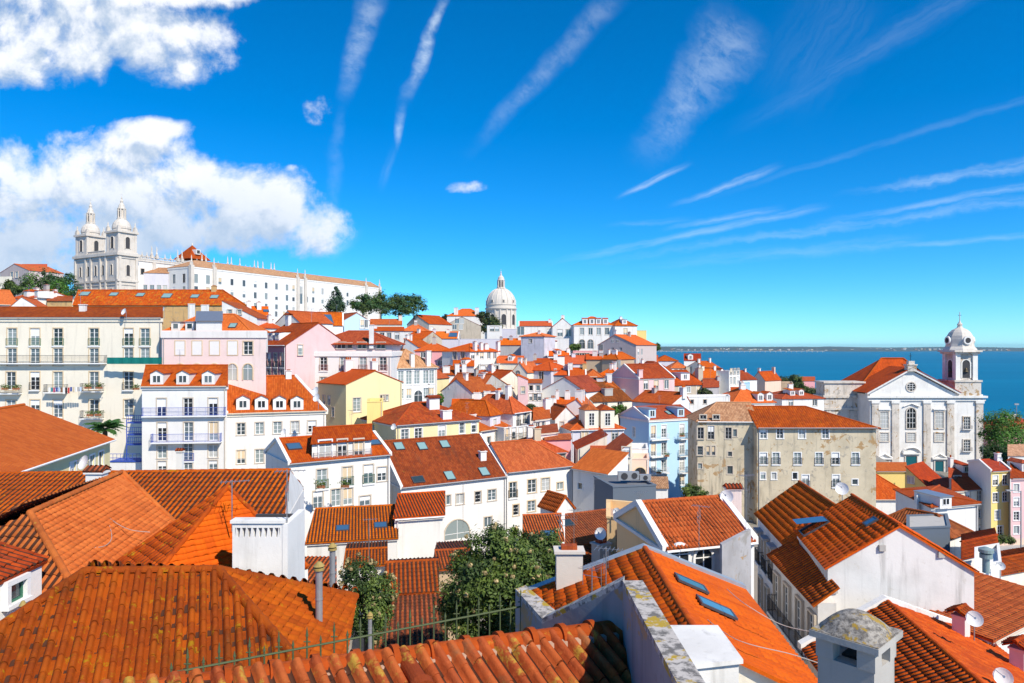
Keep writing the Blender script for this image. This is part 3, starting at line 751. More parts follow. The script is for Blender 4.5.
# contrails: straight in the sky, feathered across
streak = None
wv = wt.noise(wt.comb(qx, qy), .022, 4, .6)
for x0, y0, x1, y1, w0, w1, st, fr in [(376,-20,342,108,15,8,.48,1),(342,100,328,250,7,10,.12,1),(448,-10,403,105,6,8,.85,1),(403,100,395,150,7,3,.7,.6),(395,140,380,190,5,5,.15,.5),(620,-10,462,160,15,8,.27,.7),
        (748,15,636,170,40,20,.40,2.2),(690,163,616,198,4,3,.75,.3),(782,166,668,206,5,3,.50,.5),(785,207,660,229,5,3,.36,.5),(1060,158,830,196,10,3,.36,1.2),(1060,180,800,226,5,4,.34,.5),(1060,196,560,266,8,4,.24,1.2),(830,205,534,267,5,4,.34,.4),
        (1060,232,860,250,4,3,.25,.4),(1060,88,670,210,5,3,.10,.5),(990,-20,720,140,16,12,.10,.9),(860,-20,770,120,50,50,.05,1.4),(360,228,328,260,10,7,.30,.8),(700,218,600,226,4,3,.14,.5),(930,240,620,268,9,5,.16,.8)]:
    L = math.hypot(x1-x0, y1-y0); ux, uy = (x1-x0)/L, (y1-y0)/L
    rx = wt.m('SUBTRACT', qx, x0); ry = wt.m('SUBTRACT', qy, y0)
    al = wt.m('ADD', wt.m('MULTIPLY', rx, ux), wt.m('MULTIPLY', ry, uy)); ac = wt.m('ADD', wt.m('MULTIPLY', rx, -uy), wt.m('MULTIPLY', ry, ux))
    ac = wt.m('ADD', ac, wt.m('MULTIPLY', wt.m('SUBTRACT', wv, .5), 20*fr))
    wd = wt.m('MULTIPLY_ADD', wt.m('DIVIDE', al, L, clamp=True), (w1-w0), w0)
    a = wt.m('ABSOLUTE', wt.m('DIVIDE', ac, wd))
    fb = wt.noise(wt.comb(wt.m('MULTIPLY', al, .05 if y0 < 110 and x0 < 800 else .012), wt.m('MULTIPLY', ac, .035 if y0 < 110 and x0 < 800 else .14)), 1.0, 4, .68)
    k = wt.m('MULTIPLY', wt.sstep(a, 1.25, .0), wt.sstep(fb, .22, .72))
    k = wt.m('MULTIPLY', wt.m('MULTIPLY', k, wt.sstep(al, -6, 40)), wt.m('MULTIPLY', wt.sstep(al, L+5, L-.45*L), st*.62))
    streak = k if streak is None else wt.m('MAXIMUM', streak, k)
front = wt.sstep(sx.outputs[1], .1, .3)
cbg = wt.node('ShaderNodeBackground'); wt.l.new(ccol, cbg.inputs[0]); cbg.inputs[1].default_value = .098
sbg = wt.node('ShaderNodeBackground'); sbg.inputs[0].default_value = (8.0,9.0,9.6,1); sbg.inputs[1].default_value = .098
m1 = wt.node('ShaderNodeMixShader'); wt.put(m1.inputs[0], wt.m('MULTIPLY', streak, front)); wt.l.new(bg.outputs[0], m1.inputs[1]); wt.l.new(sbg.outputs[0], m1.inputs[2])
m2 = wt.node('ShaderNodeMixShader'); wt.put(m2.inputs[0], wt.m('MULTIPLY', cover, front)); wt.l.new(m1.outputs[0], m2.inputs[1]); wt.l.new(cbg.outputs[0], m2.inputs[2])
wo = wt.node('ShaderNodeOutputWorld'); wt.l.new(m2.outputs[0], wo.inputs[0])
world.cycles.sampling_method = 'MANUAL'; world.cycles.sample_map_resolution = 512

# ------------------------------------------------------------------ river, far shore
def sea():
    m, t, b = newmat('river_water')
    g = t.node('ShaderNodeNewGeometry'); pos = g.outputs['Position']
    lo = t.noise(t.vmul(pos, (.0006, .004, 1)), 1.0, 4, .6)
    t.put(b.inputs['Base Color'], t.mix(t.sstep(lo, .35, .68), c4((.0,.125,.235)), c4((.0,.16,.285))))
    b.inputs['Roughness'].default_value = .42; b.inputs['Specular IOR Level'].default_value = .12; b.inputs['IOR'].default_value = 1.33
    bp = t.node('ShaderNodeBump'); bp.inputs['Strength'].default_value = .7; bp.inputs['Distance'].default_value = .6
    t.put(bp.inputs['Height'], t.noise(t.vmul(pos, (.03, .09, 1)), 1.0, 5, .6)); t.l.new(bp.outputs[0], b.inputs['Normal'])
    mb = MB(); S = 30000
    mb.face([(-S, -4000, 0), (S, -4000, 0), (S, 26000, 0), (-S, 26000, 0)], m)
    tag(mb.build('river'), kind='structure')
sea()
def farshore():
    m = plain('far_land', (.07,.085,.06), .9, var=.35, vscale=.002)
    mb = MB(); rnd = random.Random(3)
    n = 160; rows = []
    for j in range(6):
        row = []
        for i in range(n+1):
            x = -3500+17500*i/n; y = 11000+j*500+250*math.sin(i*.21)
            hgt = -2 if j == 0 else max(2, (8, 8, 22, 48, 66, 60)[j]+26*mnoise.noise((x*.0006, j*.4, 1))+9*mnoise.noise((x*.003, j, 7)))
            row.append(Vector((x, y, hgt)))
        rows.append(row)
    for a, b in zip(rows, rows[1:]):
        for i in range(n): mb.face([a[i], a[i+1], b[i+1], b[i]], m, smooth=True)
    tag(mb.build('far_hills'), kind='structure')
    tb = MB(); cols = [wallmat('limestone'), wallmat('concrete'), wallmat('greige'), roofmat('tan')]
    for k in range(230):
        c = rnd.choice([900, 2600, 4300, 6100, 8000]); x = rnd.gauss(c, 900) if rnd.random() < .6 else rnd.uniform(200, 11000); y = 11350+rnd.random()*1500
        tb.box((x, y, 4+ (y-11000)*.018), rnd.uniform(18, 60), 20, rnd.uniform(6, 22), rnd.choice(cols))
    tag(tb.build('far_town'), 'pale strip of distant town buildings along the far river shore', 'town', kind='stuff')
    bb = MB(); cm = wallmat('limestone')
    bb.box((2600, 9400, 13), 3200, 14, 3.5, cm)
    for i in range(46): bb.box((1020+i*70, 9400, -2), 6, 10, 15.2, cm)
    o = bb.build('bridge', None, (2600, 9400, 0)); o.location = (2600, 9400, 0); tag(o, 'long low pale bridge crossing the river at the horizon', 'bridge')
farshore()

def haze():
    m = bpy.data.materials.new('haze_air'); m.use_nodes = True; nt = m.node_tree; nt.nodes.clear(); o = nt.nodes.new('ShaderNodeOutputMaterial'); v = nt.nodes.new('ShaderNodeVolumePrincipled')
    v.inputs['Color'].default_value = (.45, .80, 1.0, 1); v.inputs['Density'].default_value = HAZE; v.inputs['Anisotropy'].default_value = .2; nt.links.new(v.outputs[0], o.inputs['Volume'])
    mb = MB(); mb.prism([(-30100, -4100, 0), (30100, -4100, 0), (30100, 26100, 0), (-30100, 26100, 0)], -7.5, 150, m); tag(mb.build('haze'), kind='stuff')
HAZE = 2.6e-5
haze()
scene.cycles.max_bounces = 5; scene.cycles.diffuse_bounces = 3; scene.cycles.volume_bounces = 0; scene.cycles.glossy_bounces = 2; scene.cycles.transmission_bounces = 2; scene.cycles.transparent_max_bounces = 4; scene.cycles.use_denoising = True
# ------------------------------------------------------------------ twin-towered church on the hill
def pinnacle(mb, c, h, m, r=.55):
    mb.box((c[0], c[1], c[2]), r*2, r*2, h*.28, m); mb.lathe((c[0], c[1], c[2]+h*.28), [(r*.75, 0), (r*.95, h*.1), (r*.5, h*.2), (r*.42, h*.5), (r*.1, h*.72)], m, 6)
def cornice_box(mb, x0, x1, y0, y1, z, t, pr, m): mb.box(((x0+x1)/2, (y0+y1)/2, z), x1-x0+2*pr, y1-y0+2*pr, t, m)
TH = math.atan2(.88, .475); EX = Vector((math.cos(TH), math.sin(TH), 0)); EY = Vector((-math.sin(TH), math.cos(TH), 0))
def great_church():
    st = wallmat('limestone', .5); st2 = wallmat('white', .25); dk = plain('belfry_shade', (.05,.05,.055), .9); gls = glassmat(0)
    C = P(117, 347, 320); C.z = 78
    root = thing('church', C, 'pale stone church with two domed bell towers rising on the hilltop at the left', 'church', rz=TH)
    W_, D_, Hh, T = 33.8, 88.0, 35.2, 9.4
    b = MB(); b.box((T/2+.5, W_/2, 0), T+.0, W_, Hh, st)
    b.build('facade', root)
    for y in (.6, 9.0, 13.2, 20.6, 24.8, 33.2): f = MB(); f.box((.3, y, 0), .7, 1.1, Hh, st); f.build('pilaster', root)
    for x in (1.2, 9.3): f = MB(); f.box((x+.1, -.05, 0), 1.1, .7, Hh, st); f.build('pilaster', root)
    for z, t, pr in ((22.2, .9, .55), (20.6, .4, .3), (Hh-1.0, 1.2, .9), (Hh-2.2, .4, .35)): f = MB(); f.box((T/2+.5, W_/2, z), T+2*pr, W_+2*pr, t, st); f.build('cornice', root)
    def win(x, y, z, w, h, face, arch=True, name='window', par=root, frame=st):
        m = MB(); a = w/2
        n = 8; arc = [(a*math.cos(math.pi*i/n), h-a+a*math.sin(math.pi*i/n)) for i in range(n+1)] if arch else [(a, h), (-a, h)]
        ins = [(a, 0)]+arc+[(-a, 0)]; o = .35
        out = [(a+o, -.2)]+[(p[0]*(1+o/a), p[1]+ (o if not arch else o*max(0, (p[1]-(h-a))/a))) for p in arc]+[(-a-o, -.2)]
        def q(u, d, v): return (x-d, y-u, z+v) if face == 'x' else (x+u, y-d, z+v)
        for i in range(len(ins)-1):
            A, B, Cc, Dd = ins[i], ins[i+1], out[i+1], out[i]
            m.face([q(A[0], .28, A[1]), q(Dd[0], .28, Dd[1]), q(Cc[0], .28, Cc[1]), q(B[0], .28, B[1])], frame)
            m.face([q(Dd[0], .28, Dd[1]), q(Dd[0], 0, Dd[1]), q(Cc[0], 0, Cc[1]), q(Cc[0], .28, Cc[1])], frame)
            m.face([q(A[0], .28, A[1]), q(B[0], .28, B[1]), q(B[0], .02, B[1]), q(A[0], .02, A[1])], frame)
        m.face([q(p[0], .06, p[1]) for p in ins], dk if arch else gls)
        return m.build(name, par)
    for y in (4.8, 11.1, 16.9, 22.7, 29.0): win(-.02+.5, y, 25.4, 1.5 if 9 < y < 25 else 1.3, 4.6, 'x')
    for y in (4.8, 11.1, 16.9, 22.7, 29.0): win(.48, y, 14.6, 1.5, 4.2, 'x', arch=False)
    win(5.2, 0, 25.0, 1.7, 5.0, 'y'); win(5.2, 0, 13.5, 1.7, 5.0, 'y', arch=False)
    bal = MB()
    bal.box((.6, W_/2, Hh+.2), .5, 13.5, .25, st); bal.box((.6, W_/2, Hh+1.5), .5, 13.5, .25, st)
    for i in range(22): bal.box((.6, W_/2-6.4+i*.61, Hh+.4), .28, .28, 1.15, st)
    bal.build('balustrade', root)
    for y0 in (0, W_-T):
        t = MB(); cx, cy = .5+T/2, y0+T/2
        t.box((cx, cy, Hh), T-.6, T-.6, 10.2, st)
        for sx in (-1, 1):
            for sy in (-1, 1): t.box((cx+sx*(T/2-.75), cy+sy*(T/2-.75), Hh), 1.2, 1.2, 10.2, st)
        tw = t.build('bell_tower', root)
        k = MB(); k.box((cx, cy, Hh+9.6), T+.9, T+.9, .9, st); k.build('cornice', tw); k = MB(); k.box((cx, cy, Hh+.2), T+.3, T+.3, .7, st); k.build('cornice', tw)
        win(.8, cy, Hh+2.4, 2.1, 5.4, 'x', par=tw, name='belfry_opening'); win(cx, y0+.3, Hh+2.4, 2.1, 5.4, 'y', par=tw, name='belfry_opening')
        for sx in (-1, 1):
            for sy in (-1, 1):
                p = MB(); p.box((cx+sx*(T/2-.7), cy+sy*(T/2-.7), Hh+10.5), 1.5, 1.5, 1.3, st); pinnacle(p, (cx+sx*(T/2-.7), cy+sy*(T/2-.7), Hh+11.6), 3.4, st, .6); p.build('pinnacle', tw)
        d = MB(); z = Hh+10.5
        d.lathe((cx, cy, z), [(3.9, 0), (3.9, 1.2), (4.15, 1.3), (4.1, 2.2), (3.7, 3.7), (3.0, 4.8), (2.2, 5.5), (1.9, 5.8)], st, 16); d.build('dome', tw)
        l = MB(); z += 5.8
        l.lathe((cx, cy, z), [(2.1, 0), (2.1, .5), (1.35, .6), (1.3, 4.6), (1.9, 4.8), (1.9, 5.2), (1.5, 5.4), (1.25, 6.6), (.8, 7.4), (.6, 7.8), (.75, 8.6), (.3, 9.4), (.35, 10.2), (.06, 10.6), (.06, 12.2)], st, 8, smooth=False)
        for a in range(8):
            th = a*math.pi/4; l.box((cx+1.65*math.cos(th), cy+1.65*math.sin(th), z+.5), .5, .5, 4.3, st, th)
        for a in range(4):
            th = a*math.pi/2+math.pi/8; l.box((cx+1.28*math.cos(th), cy+1.28*math.sin(th), z+1.2), .12, .6, 2.6, dk, th)
        l.box((cx, cy, z+11.5), 1.0, .1, .1, st)
        l.build('lantern', tw)
    n = MB(); n.box((T+.5+D_/2, W_/2, 0), D_, W_-5.0, Hh-1.4, st2)
    n.box((T+.5+D_/2, W_/2, Hh-2.4), D_, W_-4.4, .6, st); n.box((T+.5+D_/2, W_/2, Hh-1.4), D_, W_-4.6, .5, st)
    for i in range(90): n.box((T+1.2+i*.97, 2.7, Hh-.9), .35, .3, 1.0, st)
    n.box((T+.5+D_/2, 2.7, Hh+.1), D_, .45, .25, st)
    for x in (20, 34, 48, 66, 82): n.box((x, 2.35, 0), 1.6, .7, Hh-2.4, st)
    n.build('nave', root)
    for x in (19, 21.6, 33, 35.4, 47, 49.4, 63, 65.4, 71, 81, 83.4, 87, 93, 95.4): pn = MB(); pinnacle(pn, (x, 2.7, Hh-.4), 6.0, st, .62); pn.build('pinnacle', root)
    for x in (14, 16.5, 26, 29, 41, 44, 57, 75, 78): pn = MB(); pinnacle(pn, (x, 2.7, Hh-.2), 2.6, st, .45); pn.build('pinnacle', root)
    for x in (14, 27, 41): win(x, 2.5, 26.5, 1.8, 2.8, 'y', arch=False)
    r = MB(); cx, cy, a = 52.0, W_/2, 6.6; z = Hh+3.2; rm_ = roofmat('orange')
    r.box((cx, cy, Hh-2), 2*a-1, 2*a-1, 4.0, st2)
    cs = [Vector((cx-a, cy-a, z)), Vector((cx+a, cy-a, z)), Vector((cx+a, cy+a, z)), Vector((cx-a, cy+a, z))]; ap = Vector((cx, cy, z+8.0))
    for i in range(4): tileface(r, [cs[i], cs[(i+1) % 4], ap], rm_)
    r.lathe((cx, cy, z+7.8), [(.5, 0), (.3, .9), (.05, 1.4)], st, 6)
    cr = r.build('crossing_roof', root)
    dm = MB(); dm.box((cx-.6, cy-a*.62, z+2.6), 2.6, 3.2, 2.6, st2); dm.face([(cx-1.5, cy-a*.62-1.62, z+3.0), (cx+.3, cy-a*.62-1.62, z+3.0), (cx+.3, cy-a*.62-1.62, z+4.8), (cx-1.5, cy-a*.62-1.62, z+4.8)], dk)
    dm.build('dormer', cr)
    for s in ((0, 0), (0, 34), (98, 0), (98, 34)): q = C+EX*s[0]+EY*s[1]; GROUNDPTS.append((q.x, q.y, 79))
great_church()

# ------------------------------------------------------------------ domed pantheon behind the hilltop houses
def pantheon():
    st = wallmat('limestone', .3); dk = plain('belfry_shade', (.05,.05,.055), .9)
    c = P(501, 347, 560); Rr = 12.3
    root = thing('domed_church', (c.x, c.y, 60), 'great white dome with lantern on a round drum rising behind the houses', 'church')
    b = MB(); b.box((0, 0, 0), 34, 34, 23, st, R(20)); b.build('body', root)
    z = 23.0
    d = MB(); d.lathe((0, 0, z), [(Rr-.8, 0), (Rr-.8, 16.6), (Rr+.2, 16.8), (Rr+.5, 17.4), (Rr+.5, 18.0), (Rr-.3, 18.2), (Rr-.3, 20.2), (Rr+.1, 20.3), (Rr+.1, 20.7), (Rr-.5, 20.8)], st, 48)
    d.lathe((0, 0, z+.2), [(Rr-.2, 0), (Rr-.2, 1.6), (Rr-.8, 1.8)], st, 48)
    for k in range(16):
        th = 2*math.pi*(k//2)/8+(.17 if k % 2 else -.17)+math.pi/8+.2; d.box(((Rr-.55)*math.cos(th), (Rr-.55)*math.sin(th), z+1), .9, 1.1, 15.8, st, th)
    drum = d.build('drum', root)
    for k in range(8):
        th = 2*math.pi*k/8+.2; m = MB(); e = Vector((math.cos(th), math.sin(th), 0)); s = Vector((-e.y, e.x, 0))
        def q(u, v, dd): p = e*(Rr-.8+dd)+s*u; return (p.x, p.y, z+4.6+v)
        w, h = 1.9, 8.2; n = 8
        ins = [(w, 0)]+[(w*math.cos(math.pi*i/n), h-w+w*math.sin(math.pi*i/n)) for i in range(n+1)]+[(-w, 0)]
        o = 1.35; out = [(w*o, -.4)]+[(w*o*math.cos(math.pi*i/n), h-w+w*o*math.sin(math.pi*i/n)) for i in range(n+1)]+[(-w*o, -.4)]
        for i in range(len(ins)-1):
            A, B, Cc, Dd = ins[i], ins[i+1], out[i+1], out[i]; m.face([q(*A, .5), q(*Dd, .5), q(*Cc, .5), q(*B, .5)], st); m.face([q(*Dd, .5), q(*Dd, -.3), q(*Cc, -.3), q(*Cc, .5)], st)
        m.face([q(a, b2, .12) for a, b2 in ins], dk); m.build('window', drum)
    m = MB(); zz = z+20.8; r0 = Rr-.5
    prof = [(r0*math.cos(t*math.pi/2/12), 13.2*math.sin(t*math.pi/2/12)) for t in range(0, 11)]
    m.lathe((0, 0, zz), prof+[(3.2, 13.0)], st, 48)
    for k in range(16):
        th = 2*math.pi*k/16+.1
        for (ra, za), (rb, zb) in zip(prof, prof[1:]): m.bar(((ra+.05)*math.cos(th), (ra+.05)*math.sin(th), zz+za), ((rb+.05)*math.cos(th), (rb+.05)*math.sin(th), zz+zb), .32, st, 4, cap=False)
    for k in range(8):
        th = 2*math.pi*k/8+.2; m.box(((r0-.2)*math.cos(th), (r0-.2)*math.sin(th), zz+1.2), 1.0, 1.5, 2.4, st, th); m.box(((r0+.32)*math.cos(th), (r0+.32)*math.sin(th), zz+1.5), .1, .9, 1.6, dk, th)
    m.build('dome', root)
    l = MB(); zl = zz+12.8
    l.lathe((0, 0, zl), [(3.7, 0), (3.7, .8), (2.2, 1.0), (2.2, 6.4), (3.0, 6.6), (3.0, 7.2), (2.6, 7.4), (2.3, 9.0), (1.3, 10.2), (.7, 10.6), (.8, 11.4), (.3, 12.6), (.6, 13.2), (.3, 13.8), (.07, 14), (.07, 16)], st, 16)
    for k in range(8):
        th = 2*math.pi*k/8; l.box((2.75*math.cos(th), 2.75*math.sin(th), zl+.9), .7, .6, 5.6, st, th); th += math.pi/8; l.box((2.2*math.cos(th), 2.2*math.sin(th), zl+1.4), .1, .8, 4.2, dk, th)
    l.build('lantern', root)
    for a in (-18, 18):
        for b2 in (-18, 18): GROUNDPTS.append((c.x+a, c.y+b2, 61))
pantheon()

# ------------------------------------------------------------------ white parish church by the river
def parish_church():
    Y = 190.0; s = Y/FP; wm = wallmat('white', .35); st = wallmat('limestone', .8); dk = plain('belfry_shade', (.05,.05,.055), .9)
    X = lambda px: (px-CX)*s; Z = lambda py: CZ-(py-HZ)*s
    x0, x1, xt0, xt1 = X(870), X(958), X(957), X(983); zb, ze, za = 35.0, Z(394.5), Z(370.5)
    c = Vector(((x0+xt1)/2, Y, zb)); root = thing('parish_church', c, 'white baroque church with pedimented front and one domed bell tower by the river', 'church')
    Lc = c
    def at(mb, n, par=root): return mb.build(n, par, Lc)
    xm = X(911); D = 24.0
    b = MB(); b.box(((x0+xt1)/2, Y+D/2, zb), xt1-x0, D, ze-zb, wm)
    b.face([(X(868), Y, ze), (X(957), Y, ze), (xm, Y, za)], wm); at(b, 'facade')
    for px in (875, 895, 926.5, 950, 979): p = MB(); p.box((X(px), Y-.12, zb), 1.9, .5, ze-zb-2.4, st); p.box((X(px), Y-.12, ze-2.4), 2.3, .9, .7, wm); at(p, 'pilaster')
    k = MB(); k.box(((X(866)+X(986))/2, Y-.2, ze-.9), X(986)-X(866), 1.2, .55, wm); k.box(((X(868)+X(985))/2, Y-.05, ze-1.7), X(985)-X(868), .6, .5, wm)
    for a, b2 in (((X(866), ze), (xm, za+.3)), ((xm, za+.3), (X(959), ze))):
        A, B = Vector((a[0], Y-.75, a[1])), Vector((b2[0], Y-.75, b2[1])); dy = Vector((0, 1.3, 0)); up = Vector((0, 0, .55))
        k.hexa([A, B, B+dy, A+dy], [A+up, B+up, B+dy+up, A+dy+up], wm)
    at(k, 'cornice')
    rr = roofmat('red'); r = MB(); T3 = .62
    A, Bp, Cp = Vector((X(865), Y-.9, ze+.55)), Vector((xm, Y-.9, za+.95)), Vector((X(960), Y-.9, ze+.55)); dv = Vector((0, 12, 0))
    tileface(r, [A, Bp, Bp+dv, A+dv], rr); tileface(r, [Bp, Cp, Cp+dv, Bp+dv], rr)
    zh = Z(359)-.1; yA, yB = Y+9, Y+24
    kk = (Y+15)/Y; hx0, hx1 = X(851)*kk, X(926)*kk; rx0, rx1 = X(884)*kk, X(906)*kk; ze2 = ze+2.0
    c0, c1, c2, c3 = Vector((hx0, yA, ze2)), Vector((hx1, yA, ze2)), Vector((hx1, yB, ze2)), Vector((hx0, yB, ze2)); q0, q1 = Vector((rx0, (yA+yB)/2, zh)), Vector((rx1, (yA+yB)/2, zh))
    br = roofmat('red')
    tileface(r, [c0, c1, q1, q0], br); tileface(r, [c1, c2, q1], roofmat('rust')); tileface(r, [c2, c3, q0, q1], br); tileface(r, [c3, c0, q0], br)
    for a, b2 in ((q0, q1), (c1, q1), (c0, q0)): ridgecap(r, a, b2, roofmat('rust'), .3)
    at(r, 'roof')
    w = MB(); w.box(((hx0+hx1)/2, (yA+yB)/2, ze-3), hx1-hx0-.8, yB-yA-.8, 5.0, wm); at(w, 'upper_wall')
    g = MB(); xl = X(829)*(Y+14)/Y; gx = x0-3.6; g.box((gx, Y+10, zb), 11.4, 6, ze-zb-1.2, st); g.box((gx, Y+10, ze-4.8), 12.2, 6.8, .6, st); g.box((gx, Y+10, ze-1.4), 12.2, 6.8, .7, st); g.box((gx, Y+10, ze-.7), 11.0, 5.6, 3.4, st); g.box((gx, Y+10, ze+2.7), 11.8, 6.4, .45, st)
    g.box((gx-4.6, Y+6.9, zb), 1.2, .6, ze-zb-5, st); g.box((gx+2, Y+6.9, zb), 1.2, .6, ze-zb-5, st)
    at(g, 'side_chapel')
    def opening(px, py0, py1, w_, kind='rect', gm=None, nm='window', grid=True):
        z0, z1 = Z(py1), Z(py0); h = z1-z0; x = X(px); m = MB(); a = w_/2; fr = st; gm = gm or glassmat(0); y = Y
        if kind == 'arch':
            pts = [(a, 0)]+[(a*math.cos(math.pi*i/10), h-a+a*math.sin(math.pi*i/10)) for i in range(11)]+[(-a, 0)]
        elif kind == 'round': pts = [(a*math.cos(2*math.pi*i/20), a+a*math.sin(2*math.pi*i/20)) for i in range(20)]
        else: pts = [(a, 0), (a, h), (-a, h), (-a, 0)]
        cz = h/2 if kind != 'round' else a
        o = 1+.3/a
        loop = pts+[pts[0]]
        for A, B in zip(loop, loop[1:]):
            Ao, Bo = (A[0]*o, cz+(A[1]-cz)*(1+.3/cz)), (B[0]*o, cz+(B[1]-cz)*(1+.3/cz))
            q = lambda p_, d: (x+p_[0], y-d, z0+p_[1])
            m.face([q(A, .22), q(B, .22), q(Bo, .22), q(Ao, .22)], fr); m.face([q(Ao, .22), q(Bo, .22), q(Bo, -.02), q(Ao, -.02)], fr); m.face([q(A, .22), q(A, .03), q(B, .03), q(B, .22)], fr)
        if grid:
            for i in (-1, 1): m.box((x+i*a*.33, y-.07, z0+.05), .09, .05, (h if kind != 'round' else 2*a)-.2, paint('white'))
            for i in range(1, 4): m.box((x, y-.06, z0+(h if kind != 'round' else 2*a)*i/4), 2*a*.96, .04, .09, paint('white'))
        ob = at(m, nm); pn = MB(); pn.face([(x+p_[0], y-.04, z0+p_[1]) for p_ in pts][::-1], gm); at(pn, 'pane', ob)
        return ob
    opening(911, 379.5, 391, 2.3, 'round'); opening(911, 408, 428, 2.4, 'arch')
    for px in (884, 939): opening(px, 412, 428, 2.2, gm=glassmat(3)); opening(px, 433, 441, 2.2, gm=glassmat(3))
    opening(911, 433, 441, 2.2, gm=glassmat(3))
    for px in (966.5,): opening(px, 417, 429, 1.7, gm=glassmat(1)); opening(px, 440, 451, 1.7, gm=glassmat(1))
    tm = plain('teal_door', (.004,.10,.125), .5)
    for px, a, b2, w_ in ((911, 456, 468, 3.0), (884, 461, 469, 2.3), (939, 461, 469, 2.3)):
        dd = opening(px, a, b2+6, w_, gm=tm, nm='door', grid=False)
        m = MB(); z = Z(a)+.5; x = X(px); ww = w_/2+.9
        m.box((x, Y-.2, z), 2*ww, .8, .35, wm)
        if px == 911:
            n = 10; arc = [(ww*math.cos(math.pi*i/n), 1.5*math.sin(math.pi*i/n)) for i in range(n+1)]
            for A, B in zip(arc, arc[1:]): m.bar((x+A[0], Y-.3, z+.35+A[1]), (x+B[0], Y-.3, z+.35+B[1]), .3, wm, 4)
        else:
            m.bar((x-ww, Y-.3, z+.4), (x, Y-.3, z+1.5), .25, wm); m.bar((x+ww, Y-.3, z+.4), (x, Y-.3, z+1.5), .25, wm)
        at(m, 'pediment', dd)
    for px in (966.5,):
        for py in (429, 451):
            a, rl = railmesh(2.6, .7, 1.0, 'grey', True); o = link('balcony', a, root); o.location = Vector((X(px), Y, Z(py)))-Lc; link('railing', rl, o)
    hb = MB(); hb.bar((X(903), Y-.3, Z(406.5)), (xm, Y-.3, Z(403.5)), .2, wm); hb.bar((X(919), Y-.3, Z(406.5)), (xm, Y-.3, Z(403.5)), .2, wm); at(hb, 'window_hood')
    for px in (884, 939): hb = MB(); hb.box((X(px), Y-.15, Z(410)), 3.4, .7, .4, wm); at(hb, 'window_hood')
    ac = MB(); ac.box((xm-.2, Y-.1, za-.2), 2.4, 1.6, 1.6, st); ac.box((xm-.2, Y-.1, za+1.4), 2.8, 2.0, .3, st); ac.box((xm-.2, Y-.1, za+1.7), 1.6, 1.2, .9, st); ac.bar((xm-.2, Y-.1, za+2.5), (xm-.2, Y-.1, za+4.8), .07, IRON()); ac.box((xm-.2, Y-.1, za+3.9), .9, .08, .1, IRON()); at(ac, 'gable_cross')
    # tower
    tx, ty, tw = X(967.8), Y+3.4, X(979)-X(956.6)
    t = MB(); t.box((tx, ty, ze-.4), tw+1.0, tw+1.0, Z(381)-ze+.4, st); t.box((tx, ty, Z(382)), tw+1.5, tw+1.5, .5, st)
    t.box((tx, ty, Z(381)), tw-1.0, tw-1.0, Z(353)-Z(381), st)
    for sx_ in (-1, 1):
        for sy in (-1, 1): t.box((tx+sx_*(tw/2-.7), ty+sy*(tw/2-.7), Z(381)), 1.3, 1.3, Z(354)-Z(381), wm)
    two = at(t, 'bell_tower')
    cb = MB(); cb.box((tx, ty, Z(354)), tw+.7, tw+.7, .6, st); cb.box((tx, ty, Z(352)), tw+1.5, tw+1.5, .5, st); at(cb, 'cornice', two)
    for face in ('f', 'l'):
        m = MB(); h = Z(360)-Z(378); a = 1.05
        pts = [(a, 0)]+[(a*math.cos(math.pi*i/10), h-a+a*math.sin(math.pi*i/10)) for i in range(11)]+[(-a, 0)]
        e = tw/2-.5
        q = (lambda u, v, d: (tx+u, ty-e-d, Z(378)+v)) if face == 'f' else (lambda u, v, d: (tx-e-d, ty-u, Z(378)+v))
        for A, B in zip(pts, pts[1:]):
            Ao, Bo = (A[0]*1.3, A[1]*1.04), (B[0]*1.3, B[1]*1.04); m.face([q(*A, .2), q(*B, .2), q(*Bo, .2), q(*Ao, .2)], wm)
            m.face([q(*A, .2), q(*A, .02), q(*B, .02), q(*B, .2)], wm)
        m.face([q(u, v, .05) for u, v in pts], dk); at(m, 'belfry_opening', two)
        bl = MB(); bc = q(0, h*.45, .12); bl.lathe((bc[0], bc[1], bc[2]-.5), [(.62, 0), (.5, .2), (.36, .7), (.2, 1.0), (.05, 1.1)], plain('bronze', (.10,.08,.05), .5, .7), 12); at(bl, 'bell', two)
    d = MB(); dz = Z(351)
    d.lathe((tx, ty, dz), [(4.4, -.3), (4.0, .6), (3.5, 1.2), (3.35, 2.0), (3.3, 3.2), (3.1, 4.2), (2.6, 5.1), (1.9, 5.8), (1.0, 6.3), (.7, 6.5), (.55, 7.0), (.7, 7.3), (.3, 7.9), (.12, 8.4), (.08, 10.8)], wallmat('limestone', .4), 8, a0=math.pi/8, smooth=False)
    d.box((tx, ty, dz+9.8), 1.0, .1, .12, IRON())
    for th in (-math.pi/2, math.pi, 0):
        cc = Vector((tx+3.0*math.cos(th), ty+3.0*math.sin(th), dz+2.9)); ax = Vector((math.cos(th), math.sin(th), 0))
        d.bar(cc, cc+ax*.55, 1.15, wm, 16); d.bar(cc, cc+ax*.62, .72, dk, 16)
    at(d, 'dome', two)
    for xx in (x0-16, xt1): 
        for y in (Y, Y+28): GROUNDPTS.append((xx, y, 35.5))
    for px in (870, 900, 930, 960, 985): GROUNDPTS.append((X(px), Y-14, 34.5))
parish_church()
# ------------------------------------------------------------------ the town, house by house (pixel columns of the front wall, eave row, distance in metres)
S = dict
